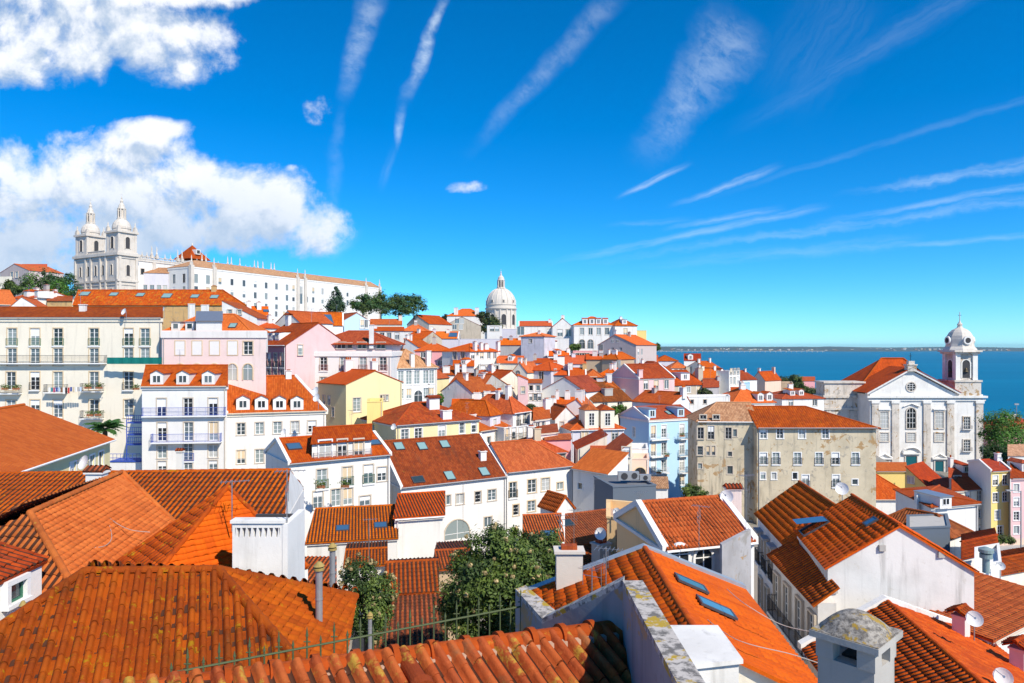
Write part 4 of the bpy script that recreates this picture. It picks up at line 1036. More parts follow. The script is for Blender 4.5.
# ---- left: big apartment blocks
H('long cream four-storey apartment block with iron balconies and hanging laundry', -60, 162, 317, 92, 93, 11, 21, 'side', rp=308, wall='cream', rm='rust', cor=.6, corm='cream', name='apartment_building', cat='building', dirt=.12, sur='sand',
  W=[('F','d',337,[12,35,58,94,128.5,145],(1.2,2.3),S(rail='green')),('F','p',357,[12,35,58,94],(1.2,2.3),S(gl=2)),('F','w',354,[128.5,145],(1.2,1.6)),
     ('F','p',381,[11,35,58,94,128.5],(1.2,2.4)),('F','p',409,[11,35,58,94,128.5],(1.2,2.4))],
  bal=[('F',-55,107,363,'iron',.7),('F',0,22,393,'iron'),('F',30,40,390,'iron',.3),('F',47,68,392,'iron'),('F',83,104,391,'iron'),('F',123,134,390,'iron',.3),('F',83,104,418,'iron')],
  chim=[(83,311,.8,.5,.8,'flat')])
H('white three-storey townhouse with three gabled dormers and blue balcony railings', 142, 227, 386, 84, 85, 10, 14, 'side', rp=366, wall='white', rm='orange', cor=.45, name='townhouse', dirt=.1, sur='stone', cas='white',
  dorm=[(157,384,1.5,1.25,'gable'),(183,384,1.5,1.25,'gable'),(208.5,384,1.5,1.25,'gable')],
  W=[('F','p',408,[161.5,188,213],(1.05,2.3),S(gl=0)),('F','p',432,[162,188.5,213.5],(1.05,2.3)),('F','w',452,[162,213],(1.05,1.5)),('F','d',452,[188],(1.05,2.2),S(rail='blue')),('F','w',467,[162,188,213],(1.0,1.4))],
  bal=[('F',143,226,416,'blue',.5),('F',153,222,442,'blue',.8)])
H('white house with a row of four dormers in its orange roof and a green drainpipe', 226, 326, 413, 88, 92, 12, 14, 'side', rp=377, sk=38, wall='white', rm='orange', cor=.5, corm='cream', dirt=.35, verge=True,
  dorm=[(243,409,1.6,1.3,'gable'),(261.5,409,1.6,1.3,'gable'),(279.5,409,1.6,1.3,'gable'),(297,409,1.6,1.3,'gable')],
  W=[('F','w',429,[241,259.5,277.5,295,312],(1.0,1.5),S(sur='stone')),('F','w',457,[241,259.5,277.5,295],(1.0,1.7))])
H('pale pink four-storey townhouse with a white parapet and blank cream windows', 162, 266, 331, 91.5, 91.5, 10, 20, 'flat', wall='palepink', rm='orange', cor=.9, name='townhouse', dirt=.08, sur='sand', parap=.6,
  W=[('F','b',348,[180,197,214.5,232.5],(1.2,1.75)),('F','w',348,[248],(1.2,1.7),S(gl=0)),('F','a',372,[180,197,214.5,232.5,248],(1.2,2.1),S(cas='white')),('F','a',400,[180,197,214.5,232.5,248],(1.2,2.1))])
H('small roof storey with white dormers under a bright orange roof behind the pink parapet', 165, 250, 331, 96, 96, 7, 3, 'hip', rp=315, wall='white', rm='bright', dorm=[(176,330,1.2,1.1,'flat'),(190,330,1.2,1.1,'flat')], sky=[(233,326,.9,1.0)], floor_pts=False)
H('white roof box with a ribbed zinc top standing behind the pink parapet', 196, 222, 321, 93.5, 93.5, 3.5, 3, 'shedf', rp=312, wall='white', rm='zinc', name='roof_hut', cat='roof hut', floor_pts=False)
H('long old house with lichen-spotted orange roof and skylights below the hilltop church', 73, 245, 305, 150, 150, 10, 12, 'hipR', rp=290.5, sk=20, wall='ochre', rm='mossy', dirt=.75, sky=[(85,294,1.9,1.4),(114,294.5,1.6,1.2),(140.5,295,1.6,1.2),(167,296,1.9,1.6),(195,296.5,1.6,1.2),(214.5,297,1.6,1.2)])
H('white house with a sloping white side wall right of the lichen-spotted roof', 222, 257, 318, 138, 138, 9, 14, 'shedr', rise=3.4, wall='white', rm='orange', W=[('F','s',312,[230,239.5],(.8,.9))])
H('white chimney-like stair tower in front of the lichen-spotted roof', 188, 195, 304, 130, 130, 3, 9, 'flat', wall='white', rm='white', name='stair_tower', cat='tower')
H('broad white stair tower beside the narrower one before the lichen-spotted roof', 201, 209, 305, 130, 130, 3, 9, 'flat', wall='white', rm='white', name='stair_tower', cat='tower')
# ---- left edge, far
H('white house with a bright orange roof at the left edge below the green trees', -30, 18, 303, 128, 134, 9, 12, 'side', rp=290, wall='white', rm='bright')
H('white gabled house with an orange verge just above the cream apartment roof', 5, 46, 311, 110, 112, 9, 9, 'front', rp=297, ro=.4, wall='white', rm='bright')
H('white house with a thin orange roof edge left of the ochre ruined wall', 8, 34, 299, 150, 146, 9, 10, 'side', rp=293, wall='white', rm='bright')
H('ruined ochre walled house with a low roof left of the lichen-spotted roof', 47, 72, 301, 147, 147, 8, 10, 'side', rp=297, wall='ochre', rm='rust', dirt=.75)
H('grey-white gabled house on the skyline at the far left', 0, 29, 273, 300, 290, 14, 16, 'front', rp=264, wall='mauve', rm='orange', dirt=.3, W=[('F','s',275,[12,17],(2,2.5))])
H('small pale house with a short orange roof on the skyline left of the trees', 22, 47, 268, 320, 320, 12, 14, 'side', rp=264.5, wall='cream', rm='orange')
H('cream house wall under the skyline gable at the far left edge', -20, 12, 277, 270, 268, 10, 16, 'flat', wall='cream', rm='cream')
# ---- lower left big roof
H('cream house with a broad smooth bright orange roof at the left edge', -14, 110, 480, 37, 53.5, 12, 12, 'side', rise=2.6, wall='paleyellow', rm='bright', dirt=.12, ov=.35, cor=.25, relief=False, sur='white',
  W=[('F','w',470,[73],(.9,1.0)),('F','w',463,[92],(.8,1.1)),('F','w',459,[101],(.8,1.1))])
# ---- centre left
H('rose pink house with a shade-darkened pink front and dormers beside a pale pink gable wall', 254, 286, 345, 114, 108, 11.7, 16, 'side', rp=324, wall='rose', wallo={'R':'pink'}, rm='rust', sur='stone', verge=False, dirt=.2, corm='stone',  # front darker than the gable wall: its shade is put into the plaster colour
  dorm=[(271,340,1.3,1.2,'shed'),(277.5,340,1.3,1.2,'shed')], W=[('F','d',360,[269,275.5,282],(.95,2.2)),('F','d',376,[269,275.5,282],(.95,2.2)),('R','w',350,[300],(.8,1.6))])
H('white palace with a balustraded parapet and pink window boxes under a set-back orange roof', 310, 391, 352, 112, 112, 13, 15, 'flat', wall='white', rm='tan', cor=.7, name='palace', cat='palace', dirt=.08, parap=1.2, sur='stone',
  W=[('F','d',364,[323.5,343.5,363,383],(1.1,2.2),S(rail='rose')),('F','d',384,[323.5,343.5,363,383],(1.1,2.2),S(rail='rose')),('L','d',364,[307],(1.0,2.2),S(rail='rose'))])
H('pink attic storey with a wide orange hip roof set back on the white palace', 315, 392, 343, 115, 115, 9, 3.2, 'hip', rp=331.5, wall='palepink', rm='orange', ov=.7, W=[('F','w',345.5,[341.5,362,381],(1.4,1.0),S(gl=0)),('F','w',345.5,[326,335,350,371],(.7,.8),S(gl=0,cas='rosewood'))], chim=[(371.5,343,.7,.5,2.9,'pots')], floor_pts=False)
H('pale yellow house with a small bright orange roof and a plain gable facing right', 346, 402, 384.5, 103, 110, 8.2, 17, 'front', rp=371, ro=.5, wall='paleyellow', rm='bright', dirt=.10, W=[('F','w',405,[357],(1.3,2.1),S(gl=4)),('F','s',397,[382],(.6,.6)),('L','w',400,[324,329],(.7,1.4)),('L','w',412,[333],(.7,1.4)),('F','s',398,[384,387],(.5,.9))])
H('narrow ochre yellow tower wall with small openings left of the long brown roof', 367, 383, 402, 96, 97, 6, 14, 'flat', wall='yellow', rm='orange', name='house', dirt=.2, W=[('F','w',431,[376,381.5],(.7,1.2))])
H('cream house under a long rust brown hip roof in the middle of the town', 396, 479, 425, 91, 98.5, 10.5, 13, 'hip', rp=403, wall='paleyellow', rm='old', cor=.35, corm='cream', dirt=.15, cas='white', sur='white',
  W=[('F','w',434.5,[405,418.5],(1.1,1.4)),('F','w',431,[442],(1.1,1.5)),('F','w',428,[462,474],(.8,1.5))], chim=[(433,408,1.6,.9,1.3,'tile'),(446,418,1.4,.8,1.0,'flat')])
H('white house with a recessed roof terrace and three French doors under an orange roof', 289, 390, 463, 70, 76, 9, 13, 'side', rp=436, wall='white', rm='orange', verge=True, dirt=.10, cor=.2, sky=[(294,447,1.3,1.1,2),(374,443,1.2,.9,2)],
  W=[('F','d',479,[322,347.5,368.5],(1.05,2.0),S(rail='green')),('F','w',474,[382],(1.05,1.5)),('F','p',500,[318,336,348],(1.0,1.8)),('F','w',503,[365],(1.2,1.5))])
H('white attic box with an orange roof standing on the roof terrace house', 312, 371, 443, 71.7, 75.0, 5.0, 2.2, 'side', rp=427, wall='white', rm='orange', name='attic', cat='attic', floor_pts=False, ov=.35, dirt=.06,
  W=[('F','p',450,[325],(1.3,2.0),S(gl=3,sur='white')),('F','p',449,[342],(1.0,2.0),S(gl=0)),('F','p',448.5,[358.5],(1.0,2.0),S(gl=0))], bal=[('F',313,371,462.5,'grey',.35)])
H('low white house with a golden orange roof and two small skylights', 307, 397, 543, 55, 56.5, 7.5, 6, 'side', rp=508, wall='white', rm='gold', relief='canal', dirt=.2, sky=[(342.5,529,.95,.95,2),(380.5,526,.95,.95,2)], cor=.2, tw=.26, verge=False, ro=.9)
H('small white house with an orange roof stepped above the skylight roof', 394.5, 444, 518, 58, 59.2, 7, 9, 'side', rp=494, wall='white', rm='orange', relief='canal', dirt=.15, tw=.26, ro=.8)
H('low house with a weathered ribbed orange roof behind the small round tree', 384, 437, 594, 40, 40.5, 6, 5, 'side', rp=563, wall='white', rm='gold', relief='canal', dirt=.4, tw=.26, W=[('F','s',603,[395],(.4,.5))])
H('low lean-to house with a brown shaded ribbed roof left of the flowering tree', 376, 446, 648, 34, 34.5, 6, 4, 'shedf', rp=603, wall='greige', rm='brown', relief='canal', dirt=.4, tw=.26)
H('low orange tiled shed left of the small round tree', 301, 335, 590, 40, 40, 5, 4, 'shedf', rp=567, wall='white', rm='gold', relief='canal', name='shed', cat='shed', tw=.26)
H('short orange roofed outbuilding behind the small round tree', 345, 386, 567, 46, 46.5, 5, 5, 'side', rp=551, wall='white', rm='orange', relief='canal', name='outbuilding', cat='outbuilding')
H('small outbuilding with an orange roof behind the grey parapet post', 434, 470, 570, 47, 47.5, 6, 6, 'side', rp=551, wall='tan', rm='orange', relief='canal', name='outbuilding', cat='outbuilding', dirt=.5)
H('long white house with a big rust red roof and six skylights', 401, 506, 487, 78, 85, 13, 14, 'side', rp=438.5, wall='white', rm='rust', verge=True, dirt=.10, cor=.25, sky=[(399,446.5,1.0,1.2,1),(422,446.5,1.0,1.2,1),(444.5,444.5,1.0,1.2,1),(418,480,1.3,.9,0),(449.5,476,1.0,1.3,1),(484,472,1.0,1.3,1)],
  chim=[(482.5,459,.8,.6,.9,'flat')], W=[('F','w',500,[448.5],(.5,1.1)),('F','w',499,[460],(1.0,1.2)),('F','w',497,[478],(.8,1.3)),('F','w',495,[492],(1.1,1.3)),('F','w',522,[488],(1.0,1.2)),('F','a',529,[457],(3.2,2.2),S(sur='stone')),('F','w',507,[402],(1.0,1.2))])
H('white house with orange hip roof and ornate framed windows right of the rust red roof', 507, 574, 472, 85, 90, 8, 12, 'hipR', rp=441, wall='white', rm='orange', dirt=.10, cor=.3, sur='sand',
  W=[('F','d',490,[513],(1.0,1.9)),('F','w',486,[532,545.5],(1.2,1.6)),('F','s',486,[560],(.9,.9)),('F','w',506,[531.5],(1.1,1.3)),('F','w',510,[516],(.8,1.3))])
H('white house with a bowed bright orange mansard roof end', 573, 608, 468, 89, 85, 4, 11, 'shedf', rp=451, wall='white', rm='bright', dirt=.08, W=[('F','s',486,[580],(.7,.8),S(sur='white'))])
# ---- centre: terraces of white houses stepping down
H('white house with a slatted attic vent and an orange lower roof', 479, 514, 431, 103, 110, 7, 10, 'side', rp=419, wall='white', rm='orange', dirt=.1, W=[('F','w',442,[482,489],(.8,1.2)),('F','w',437,[497,508.5],(.9,1.6))])
H('lilac grey attic with an orange hip roof above the slatted vent', 490, 500.5, 415, 106, 109, 8, 5, 'hip', rise=1.9, wall='lilac', rm='orange', dirt=.1, W=[('F','w',422,[495],(1.1,1.0),S(sur='white',cas='white',gl=3))])
H('white tall house with a rust orange hip roof and rows of iron balconies', 513, 530, 413, 109, 113, 9, 13, 'hip', rise=2.4, wall='white', rm='orange', dirt=.1, W=[('F','d',420,[518.5,525],(.9,1.9)),('F','w',421,[506],(.8,1.2))])
H('white terrace house with long iron balconies below the rust orange hip roof', 504, 533.5, 428, 105, 109, 5, 12, 'flat', wall='white', rm='orange', dirt=.1, W=[('F','p',435,[507,514,521,528],(.8,2.0)),('F','p',447,[507,514,521,528],(.8,2.0))], bal=[('F',505,533,441,'iron',.5),('F',505,533,453,'iron',.5)])
H('white narrow house with a thin orange roof strip stepping down beside the balconies', 533.5, 550, 420, 108, 111, 7, 11, 'side', rise=1.4, wall='white', rm='orange', dirt=.1, W=[('F','w',429,[538],(.9,2.0)),('F','w',425,[543.5],(.8,1.0)),('F','w',441,[538,546],(.8,1.4))])
H('white lower house with a tiled band along its wall below the narrow white house', 533, 558, 434, 104, 107, 5, 9, 'shedf', rise=.6, wall='white', rm='rust', dirt=.1, W=[('F','s',442,[538,545],(.9,1.0))])
H('lilac tiled house with two tall cream dormers in its red orange roof', 571, 624, 430, 116, 118, 10, 10, 'hip', rp=413, wall='lilac', rm='orange', cor=.25, dirt=.12, sur='stone', dorm=[(591.5,428,2.4,3.0,'hip','cream'),(607.5,428,2.4,3.0,'hip','cream')],
  W=[('F','p',436,[584.5],(1.1,2.2)),('F','w',435,[600],(1.2,1.5)),('F','p',436,[615],(1.1,2.2)),('F','w',452,[584.5,600,615],(1.0,1.6))])
H('small house with red brown roof and grey slate dormer left of the cream dormers', 555, 577, 419, 121, 122, 8, 9, 'front', rise=2.0, wall='white', rm='rust', W=[('F','s',424,[562])])
H('orange roofed house covered by a patchwork of blue grey roofing sheets', 524, 566, 454, 96, 98, 9, 8, 'hip', rp=438, wall='greige', rm='orange', dirt=.5)
H('low pink house with a bright orange roof behind the patched roof', 545, 571, 440, 104, 105, 6, 7, 'side', rp=436, wall='deeppink', rm='orange')
H('cream gable house with a long sloping verge and an orange band', 606, 632, 462, 92, 92, 8, 13, 'shedl', rise=2.7, wall='cream', rm='orange', dirt=.10, W=[('F','w',470,[625],(1.0,1.4),S(gl=3)),('F','w',452,[626],(1.0,1.3),S(gl=3))])
H('small house with rust roof and sloped cream wall in front of the lilac house', 578, 607, 449, 101, 101, 7, 8, 'shedl', rise=2.0, wall='cream', rm='rust')
H('low house with a gold orange roof below the sloped cream wall', 591, 622, 455, 97, 97, 5, 7, 'side', rp=447, wall='white', rm='orange')
H('salmon terrace house with a shop opening left of the blue house', 632, 649, 459, 96, 96, 5, 9, 'flat', wall='salmon', rm='salmon', dirt=.12, W=[('F','a',474,[640],(1.6,1.8),S(gl=0,sur='sand',cas='brown'))])
H('small white roof terrace with air machines above the salmon house', 629, 648, 449, 101, 101, 6, 6, 'flat', wall='white', rm='white', parap=1.0)
H('sky blue house with three storeys of balconies and two dormers', 649, 697.5, 420, 120, 124.5, 9, 17, 'side', rp=406.5, wall='blue', rm='orange', verge=True, cor=.4, dirt=.06, name='townhouse', sur='white', ov=.1,
  dorm=[(652,417.5,1.5,1.5,'flat','blue'),(680.5,416.5,1.5,1.5,'flat','blue')], sky=[(668,413,.7,1.2,1),(672.5,412.5,.7,1.2,1)],
  W=[('F','p',432,[653.5,664,682],(1.0,2.2)),('F','p',450,[653.5,664,682],(1.0,2.2)),('F','p',467,[653.5,664,682],(1.0,2.2)),('F','p',482,[653.5,664,682],(1.0,2.2)),('L','w',432,[634],(.8,1.7))],
  bal=[('F',650,667.5,440,'white',.6),('F',678,686.5,439,'iron',.6),('F',650,667.5,457,'white',.6),('F',678,686.5,456,'iron',.6),('F',650,667.5,474,'white',.6),('F',678,686.5,473,'iron',.6)])
H('decayed grey plaster house with a tan roof and boarded windows', 697.5, 757, 421, 105, 104.5, 7.4, 15, 'hipL', rp=403, wall='greige', rm='tan', dirt=.95, sur='stone', cas='grey', relief=False,
  W=[('F','w',433,[700.5,728.5],(.9,1.7),S(gl=0)),('F','w',432.5,[711],(.95,2.0),S(gl=0)),('F','w',433,[735],(.55,1.1)),('F','w',450.5,[700],(.8,1.3)),('F','w',450.5,[708,713.5],(.5,1.4)),('F','s',454,[730],(.6,.7)),('F','s',466,[700],(.6,.8)),('F','w',470,[730],(.8,1.2)),('F','s',417,[703,716],(.9,.6),S(gl=0))])
H('long grey-green plaster building with a ribbed orange roof beside the decayed house', 757, 876, 427, 103, 103, 9, 15, 'hipR', rp=407, wall='greige', rm='rust', dirt=.75, cor=.3, corm='greige', sur='white', tw=.34, name='apartment_building', cat='building', hipf=1.9, ov=.5,
  W=[('F','w',433,[763.5,780,802,825.5],(.95,1.6),S(cas='white')),('F','d',458.5,[763.5,776,797.5,819,835.5,855.5],(1.0,1.7)),('F','w',476,[763,774,795],(.7,1.0)),('F','d',481,[805.5,836],(1.0,1.8)),('F','s',482,[855],(.8,.8))], chim=[(752,419,.9,.8,2.0,'flat','concrete')])
# ---- middle distance, rows behind
H('white palace wing with tan roof and tall green shuttered windows', 397, 437, 368, 118, 123, 11, 15, 'hip', rp=350, wall='white', rm='tan', dirt=.15, cor=.3, sur='white', W=[('F','p',378,[401,409,417,426,431.5],(1.1,2.4),S(gl=4)),('F','a',396,[418],(1.6,1.9)),('F','w',394,[401,409,426,431.5],(1.0,1.7),S(gl=4))], chim=[(412,366,.7,.6,2.0,'flat'),(428,365,.8,.6,2.4,'flat')])
H('yellow house with a rust orange roof right of the white palace wing', 436.5, 449, 378.5, 143, 147, 9, 12, 'side', rp=367, wall='paleyellow', rm='orange')
H('pale grey gabled house with a blank wall in front of the pink recess', 441.5, 472, 391, 132, 128, 8, 11, 'front', rise=2.3, wall='white', rm='orange', dirt=.4, W=[('F','v',388,[449])])
H('small white house with ragged orange roofs right of the pale grey gable', 468, 484, 389, 136, 134, 7, 11, 'hip', rise=1.6, wall='white', rm='orange', W=[('F','w',396,[477],(.8,1.4))])
H('house ending in a streaked grey concrete party wall', 480, 513, 391, 133, 141, 9, 12, 'front', rise=3.0, ro=.35, wall='concrete', rm='orange', dirt=.85)
H('white house with an orange hip roof above the streaked party wall', 470, 488, 379, 155, 150, 10, 10, 'hip', rp=370.5, wall='white', rm='orange', W=[('F','s',384,[476,483])])
H('pink walled house with a red hip roof and a sunken dark red loggia', 415, 453, 351, 180, 181, 11, 12, 'hip', rp=343, wall='deeppink', rm='bright', dirt=.15, W=[('F','s',355,[423,429,446],(1.2,1.3)),('F','s',363,[440,446],(1.1,1.3),S(gl=1)),('F','s',358,[443],(.7,1.0))])
H('white house with four chimneys and an orange hip roof beside the pink wall', 470, 499, 351.5, 172, 180, 10, 13, 'hip', rp=344, wall='white', rm='bright', W=[('F','w',355.5,[473,482,489,495],(1.2,1.7)),('F','s',354,[477.5],(.7,.8)),('L','w',355.5,[455,463],(1.3,2.0))], chim=[(475,350,.9,.8,2.0,'flat'),(481,349.5,.9,.8,1.6,'flat'),(486,349,1.4,.8,1.2,'flat'),(498,350.5,.9,.8,2.2,'flat')])
H('lilac white house with a solar panel on its bright orange roof', 428, 458, 338.5, 226, 226, 10, 11, 'side', rp=332, wall='lilac', rm='bright', verge=True, sky=[(453,335,2.6,3.2,2)], W=[('R','s',338,[459],(1,1.3))])
H('white hip roofed house left of the crumbling brown house', 401, 427, 331, 236, 236, 10, 13, 'hip', rp=324, wall='white', rm='bright', W=[('F','w',336,[411,420],(1.3,2.0)),('F','w',342,[411,420],(1.3,2.0))])
H('crumbling brown stone house with a broken roof', 404, 423, 339, 212, 208, 9, 12, 'side', rise=2.2, wall='stone', rm='orange', dirt=.9)
H('small white house with an orange verge below the crumbling brown house', 403, 418, 347, 198, 196, 8, 9, 'front', rise=2.2, ro=.2, wall='white', rm='orange')
H('white house with thin orange roof and three windows left of the white hip roofs', 373, 404, 331, 215, 215, 9, 14, 'side', rp=327.5, wall='white', rm='bright', W=[('F','w',336,[382,389,397],(1.3,2.0)),('F','w',345,[382,389,397],(1.3,2.0))])
H('long low house with an orange roof beneath the dark pine trees', 370, 402, 324.5, 245, 245, 9, 9, 'side', rp=319.5, wall='cream', rm='orange')
H('light blue house with a gabled front below the conifer', 344, 369, 320, 180, 184, 9, 14, 'front', rp=313, wall='paleblue', rm='orange', dirt=.1, W=[('F','w',324,[362,366],(1.0,2.2),S(sur='white'))])
H('white house with dark solar panels leaning on its roof', 316, 343, 325, 165, 168, 8, 12, 'side', rp=313, wall='white', rm='orange', verge=True, sky=[(322,320,2.0,3.6,2),(328,319.5,2.0,3.6,2)])
H('orange roofed house tucked left of the rose pink dormers', 262, 283, 328, 138, 142, 9, 10, 'side', rp=322, wall='white', rm='bright')
H('white house with a brown roof below the convent wall', 276, 300, 323, 160, 156, 10, 12, 'front', rise=2.6, wall='white', rm='orange')
H('white chimneyed house with an orange gable under the convent windows', 238, 268, 316, 165, 168, 9, 13, 'side', rp=307, wall='white', rm='bright', sky=[(266,311,1.2,1.2,2)], chim=[(249,310,1.0,.8,2.0,'flat'),(259,309,1.0,.8,1.6,'flat')])
H('brown roofed house at the foot of the convent beside the chimneyed house', 300, 322, 322, 170, 172, 9, 12, 'side', rp=315, wall='white', rm='rust')
H('white gabled house with a red right slope on the hill beneath the pines', 407, 429, 324.5, 285, 278, 14, 13, 'front', rp=315, ro=.42, wall='limestone', rm='orange', W=[('F','w',325,[415],(1.4,1.8)),('R','w',331,[432],(1.6,3.2))])
H('rough stone gabled house with four dark windows on the skyline left of the dome', 443, 481, 326, 322, 323, 14, 16, 'front', rp=317, sk=4, wall='stone', rm='orange', dirt=.6, sur=None, W=[('F','s',321,[457,462],(2,2.4)),('F','s',327,[454.5,461],(2,2.4))])
H('white house with a red hip roof behind the rough stone gable', 447, 484, 316, 345, 345, 14, 20, 'hip', rp=309, wall='white', rm='bright', chim=[(456,314,2,1.5,3,'flat'),(477,314,2,1.5,3,'flat')])
H('white cube house below the dome beside the dark shrubs', 487, 502, 325.5, 300, 300, 10, 14, 'flat', wall='white', rm='white', W=[('F','w',329,[492,497],(1.8,2.0))])
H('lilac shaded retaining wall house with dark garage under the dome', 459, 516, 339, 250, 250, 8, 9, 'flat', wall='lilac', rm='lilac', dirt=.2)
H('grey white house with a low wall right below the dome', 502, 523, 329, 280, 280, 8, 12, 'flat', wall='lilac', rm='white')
H('long white house with an orange roof right of the dome', 519, 552.5, 326, 262, 262, 11, 13, 'side', rp=321.5, wall='white', rm='bright', verge=True, W=[('F','w',331,[520.5],(2.6,3.2),S(gl=2)),('F','w',333,[549.5],(1.6,3.0))])
H('white gable house with two windows between the long house and the hip roofed mansion', 552.5, 573, 327, 252, 252, 11, 13, 'front', rp=318.5, wall='white', rm='orange', W=[('F','w',333,[560,568.5],(1.9,2.6))])
H('white mansion with four dormers in a red hip roof and arched ground floor windows', 574, 614, 325, 246, 246, 13, 15, 'hip', rp=317, wall='white', rm='bright', cor=.4, name='mansion', cat='mansion', dorm=[(585,324,1.9,1.9,'shed'),(592,324,1.9,1.9,'shed'),(598.5,324,1.9,1.9,'shed'),(605.5,324,1.9,1.9,'shed')],
  W=[('F','w',331.5,[582,590.5,598.7,607],(1.4,2.5)),('F','a',344,[582,590.5],(2.0,3.2))])
H('white annexe with a pointed red hip roof right of the mansion', 615, 637, 325.5, 244, 246, 9, 13, 'pyr', rp=318.5, wall='white', rm='bright', dorm=[(624.5,324,1.8,1.6,'flat')], W=[('F','w',332,[625.5],(1.4,2.5))])
H('plain lemon yellow house end at the right of the annexe', 636, 646.5, 330.5, 262, 262, 10, 12, 'flat', wall='yellow', rm='yellow', dirt=.05)
H('white garden terrace block in front of the gable house', 552, 569, 338.5, 238, 238, 7, 10, 'flat', wall='white', rm='white')
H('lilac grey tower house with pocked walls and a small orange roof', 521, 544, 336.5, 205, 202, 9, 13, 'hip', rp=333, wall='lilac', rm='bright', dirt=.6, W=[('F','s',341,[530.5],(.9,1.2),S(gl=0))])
H('white annexe joined to the right of the lilac tower house', 544, 557, 341, 208, 212, 8, 12, 'shedf', rise=1.4, wall='white', rm='orange', W=[('F','s',354,[545.5],(.9,1.5))])
H('dark grey walled house with an orange roof left of the lilac tower', 500, 521, 345, 212, 212, 9, 9, 'side', rp=339, wall='grey', rm='bright', dirt=.5)
H('mauve gable building with four small round holes', 598, 636, 345, 212, 204, 13, 15, 'front', rp=335, ro=.45, wall='mauve', rm='bright', dirt=.25, sur=None, W=[('F','v',341,[612.5,617.5],(.9,1.0),S(gl=0)),('F','v',349,[612.5,620.5],(.9,1.0),S(gl=0)),('R','p',352,[638.5,642],(1.0,1.8)),('R','p',361,[638.5,642],(1.0,1.8)),('F','w',349,[601],(1.4,3.0),S(gl=0))])
H('pink house with a flat terrace below the mansion', 573, 601, 351, 226, 228, 7, 9, 'flat', wall='deeppink', rm='tan', W=[('F','w',355,[577,582,587],(1.6,1.2),S(gl=0))])
# ---- centre: small roofs
H('white house with a small orange roof left of the tan wall', 548, 570, 356, 196, 198, 8, 9, 'side', rp=351.5, wall='white', rm='bright', verge=True)
H('small orange hip roof house below the white terrace', 565, 586, 364, 187, 188, 9, 8, 'side', rp=356, wall='lilac', rm='bright', W=[('F','w',367,[571,582],(1.0,1.3))])
H('tan walled house with an orange hip roof and a dark blue side', 602, 618, 359, 187, 184, 9, 11, 'hip', rise=1.7, wall='tan', rm='bright', W=[('R','p',366,[619],(1.5,3.0),S(gl=2))])
H('low tan house joined to the left of the tan walled house', 586, 602, 359.5, 189, 188, 7, 8, 'side', rise=1.2, wall='tan', rm='bright')
H('small white house with an orange roof right of the dark blue side', 618, 627, 360, 186, 189, 7, 10, 'hip', rise=1.5, wall='white', rm='bright', W=[('F','w',365,[622],(1.0,1.6))])
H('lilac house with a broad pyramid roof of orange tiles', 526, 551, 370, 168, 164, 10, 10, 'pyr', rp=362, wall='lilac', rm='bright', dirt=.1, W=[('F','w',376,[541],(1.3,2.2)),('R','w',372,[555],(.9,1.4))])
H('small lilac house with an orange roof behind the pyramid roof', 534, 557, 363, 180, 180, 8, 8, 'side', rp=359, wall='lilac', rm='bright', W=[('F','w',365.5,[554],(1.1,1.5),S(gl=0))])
H('ochre yellow house with an orange roof and pale verges', 569, 586, 376, 163, 163, 8, 8, 'side', rp=368.5, wall='ochre', rm='bright', verge=True, W=[('F','s',381,[574,581],(1.0,1.3))])
H('grey house with an orange roof left of the ochre yellow house', 554, 570, 375, 165, 164, 8, 8, 'side', rp=369, wall='grey', rm='bright')
H('lilac house with an orange roof and one dark window right of the ochre house', 586, 603, 377, 160, 160, 8, 8, 'hip', rp=370, wall='lilac', rm='bright', W=[('F','w',381,[593],(1.6,1.8),S(gl=0))])
H('white house with an orange hip roof left of the pink gable', 599, 617, 375, 166, 164, 8, 9, 'hip', rp=368, wall='limestone', rm='bright', W=[('F','w',379,[612],(1.0,1.3))])
H('large white gable house with a red brown left slope in the middle of the town', 542, 586, 390, 148, 142, 10, 11, 'front', rp=377.5, ro=.52, wall='white', rm='rust', dirt=.06)
H('low white house with an orange roof in front of the large white gable', 552, 575, 404, 135, 135, 6, 7, 'side', rp=398, wall='white', rm='bright')
H('white gable house with a red verge below the large white gable', 553, 589, 412, 128, 126, 8, 8, 'front', rp=399.5, ro=.65, wall='white', rm='orange', dirt=.06)
H('cream house with a dark brown red roof and rooftop machines', 593, 632, 402, 142, 146, 14, 9, 'side', rp=383, wall='cream', rm='brown', W=[('F','w',407,[605],(1.2,1.7)),('F','w',406,[620],(1.2,1.7))], chim=[(607,394,2.0,1.4,1.1,'flat','concrete')])
H('tall narrow white house with an orange roof strip beside the pink strip house', 528, 542, 383, 142, 142, 8, 13, 'side', rp=380, wall='white', rm='bright', W=[('F','s',388,[531,538],(.8,1.1)),('F','w',397,[531,535,539.5],(.8,1.4))])
H('narrow pale pink house squeezed left of the tall narrow white house', 518, 528, 380, 140, 140, 8, 13, 'shedr', rise=.9, wall='pink', rm='bright', W=[('F','w',390,[523],(.8,1.4))])
H('house with a peeling beige gable and an orange roof above the concrete wall', 497, 521, 381, 148, 152, 9, 10, 'front', rp=371, ro=.6, wall='cream', rm='orange', dirt=.5)
H('house with two orange hip roofs and many chimneys in the middle distance', 437, 470, 375, 158, 160, 9, 9, 'hip', rp=366, wall='white', rm='rust', chim=[(457,374,1.0,.8,2.2,'flat'),(464,373,1.0,.8,2.0,'flat'),(446,372,1.6,.9,1.2,'flat')])
H('white house with orange roof pieces among chimneys left of the terraces', 453, 474, 366, 168, 166, 8, 8, 'side', rp=361, wall='white', rm='bright')
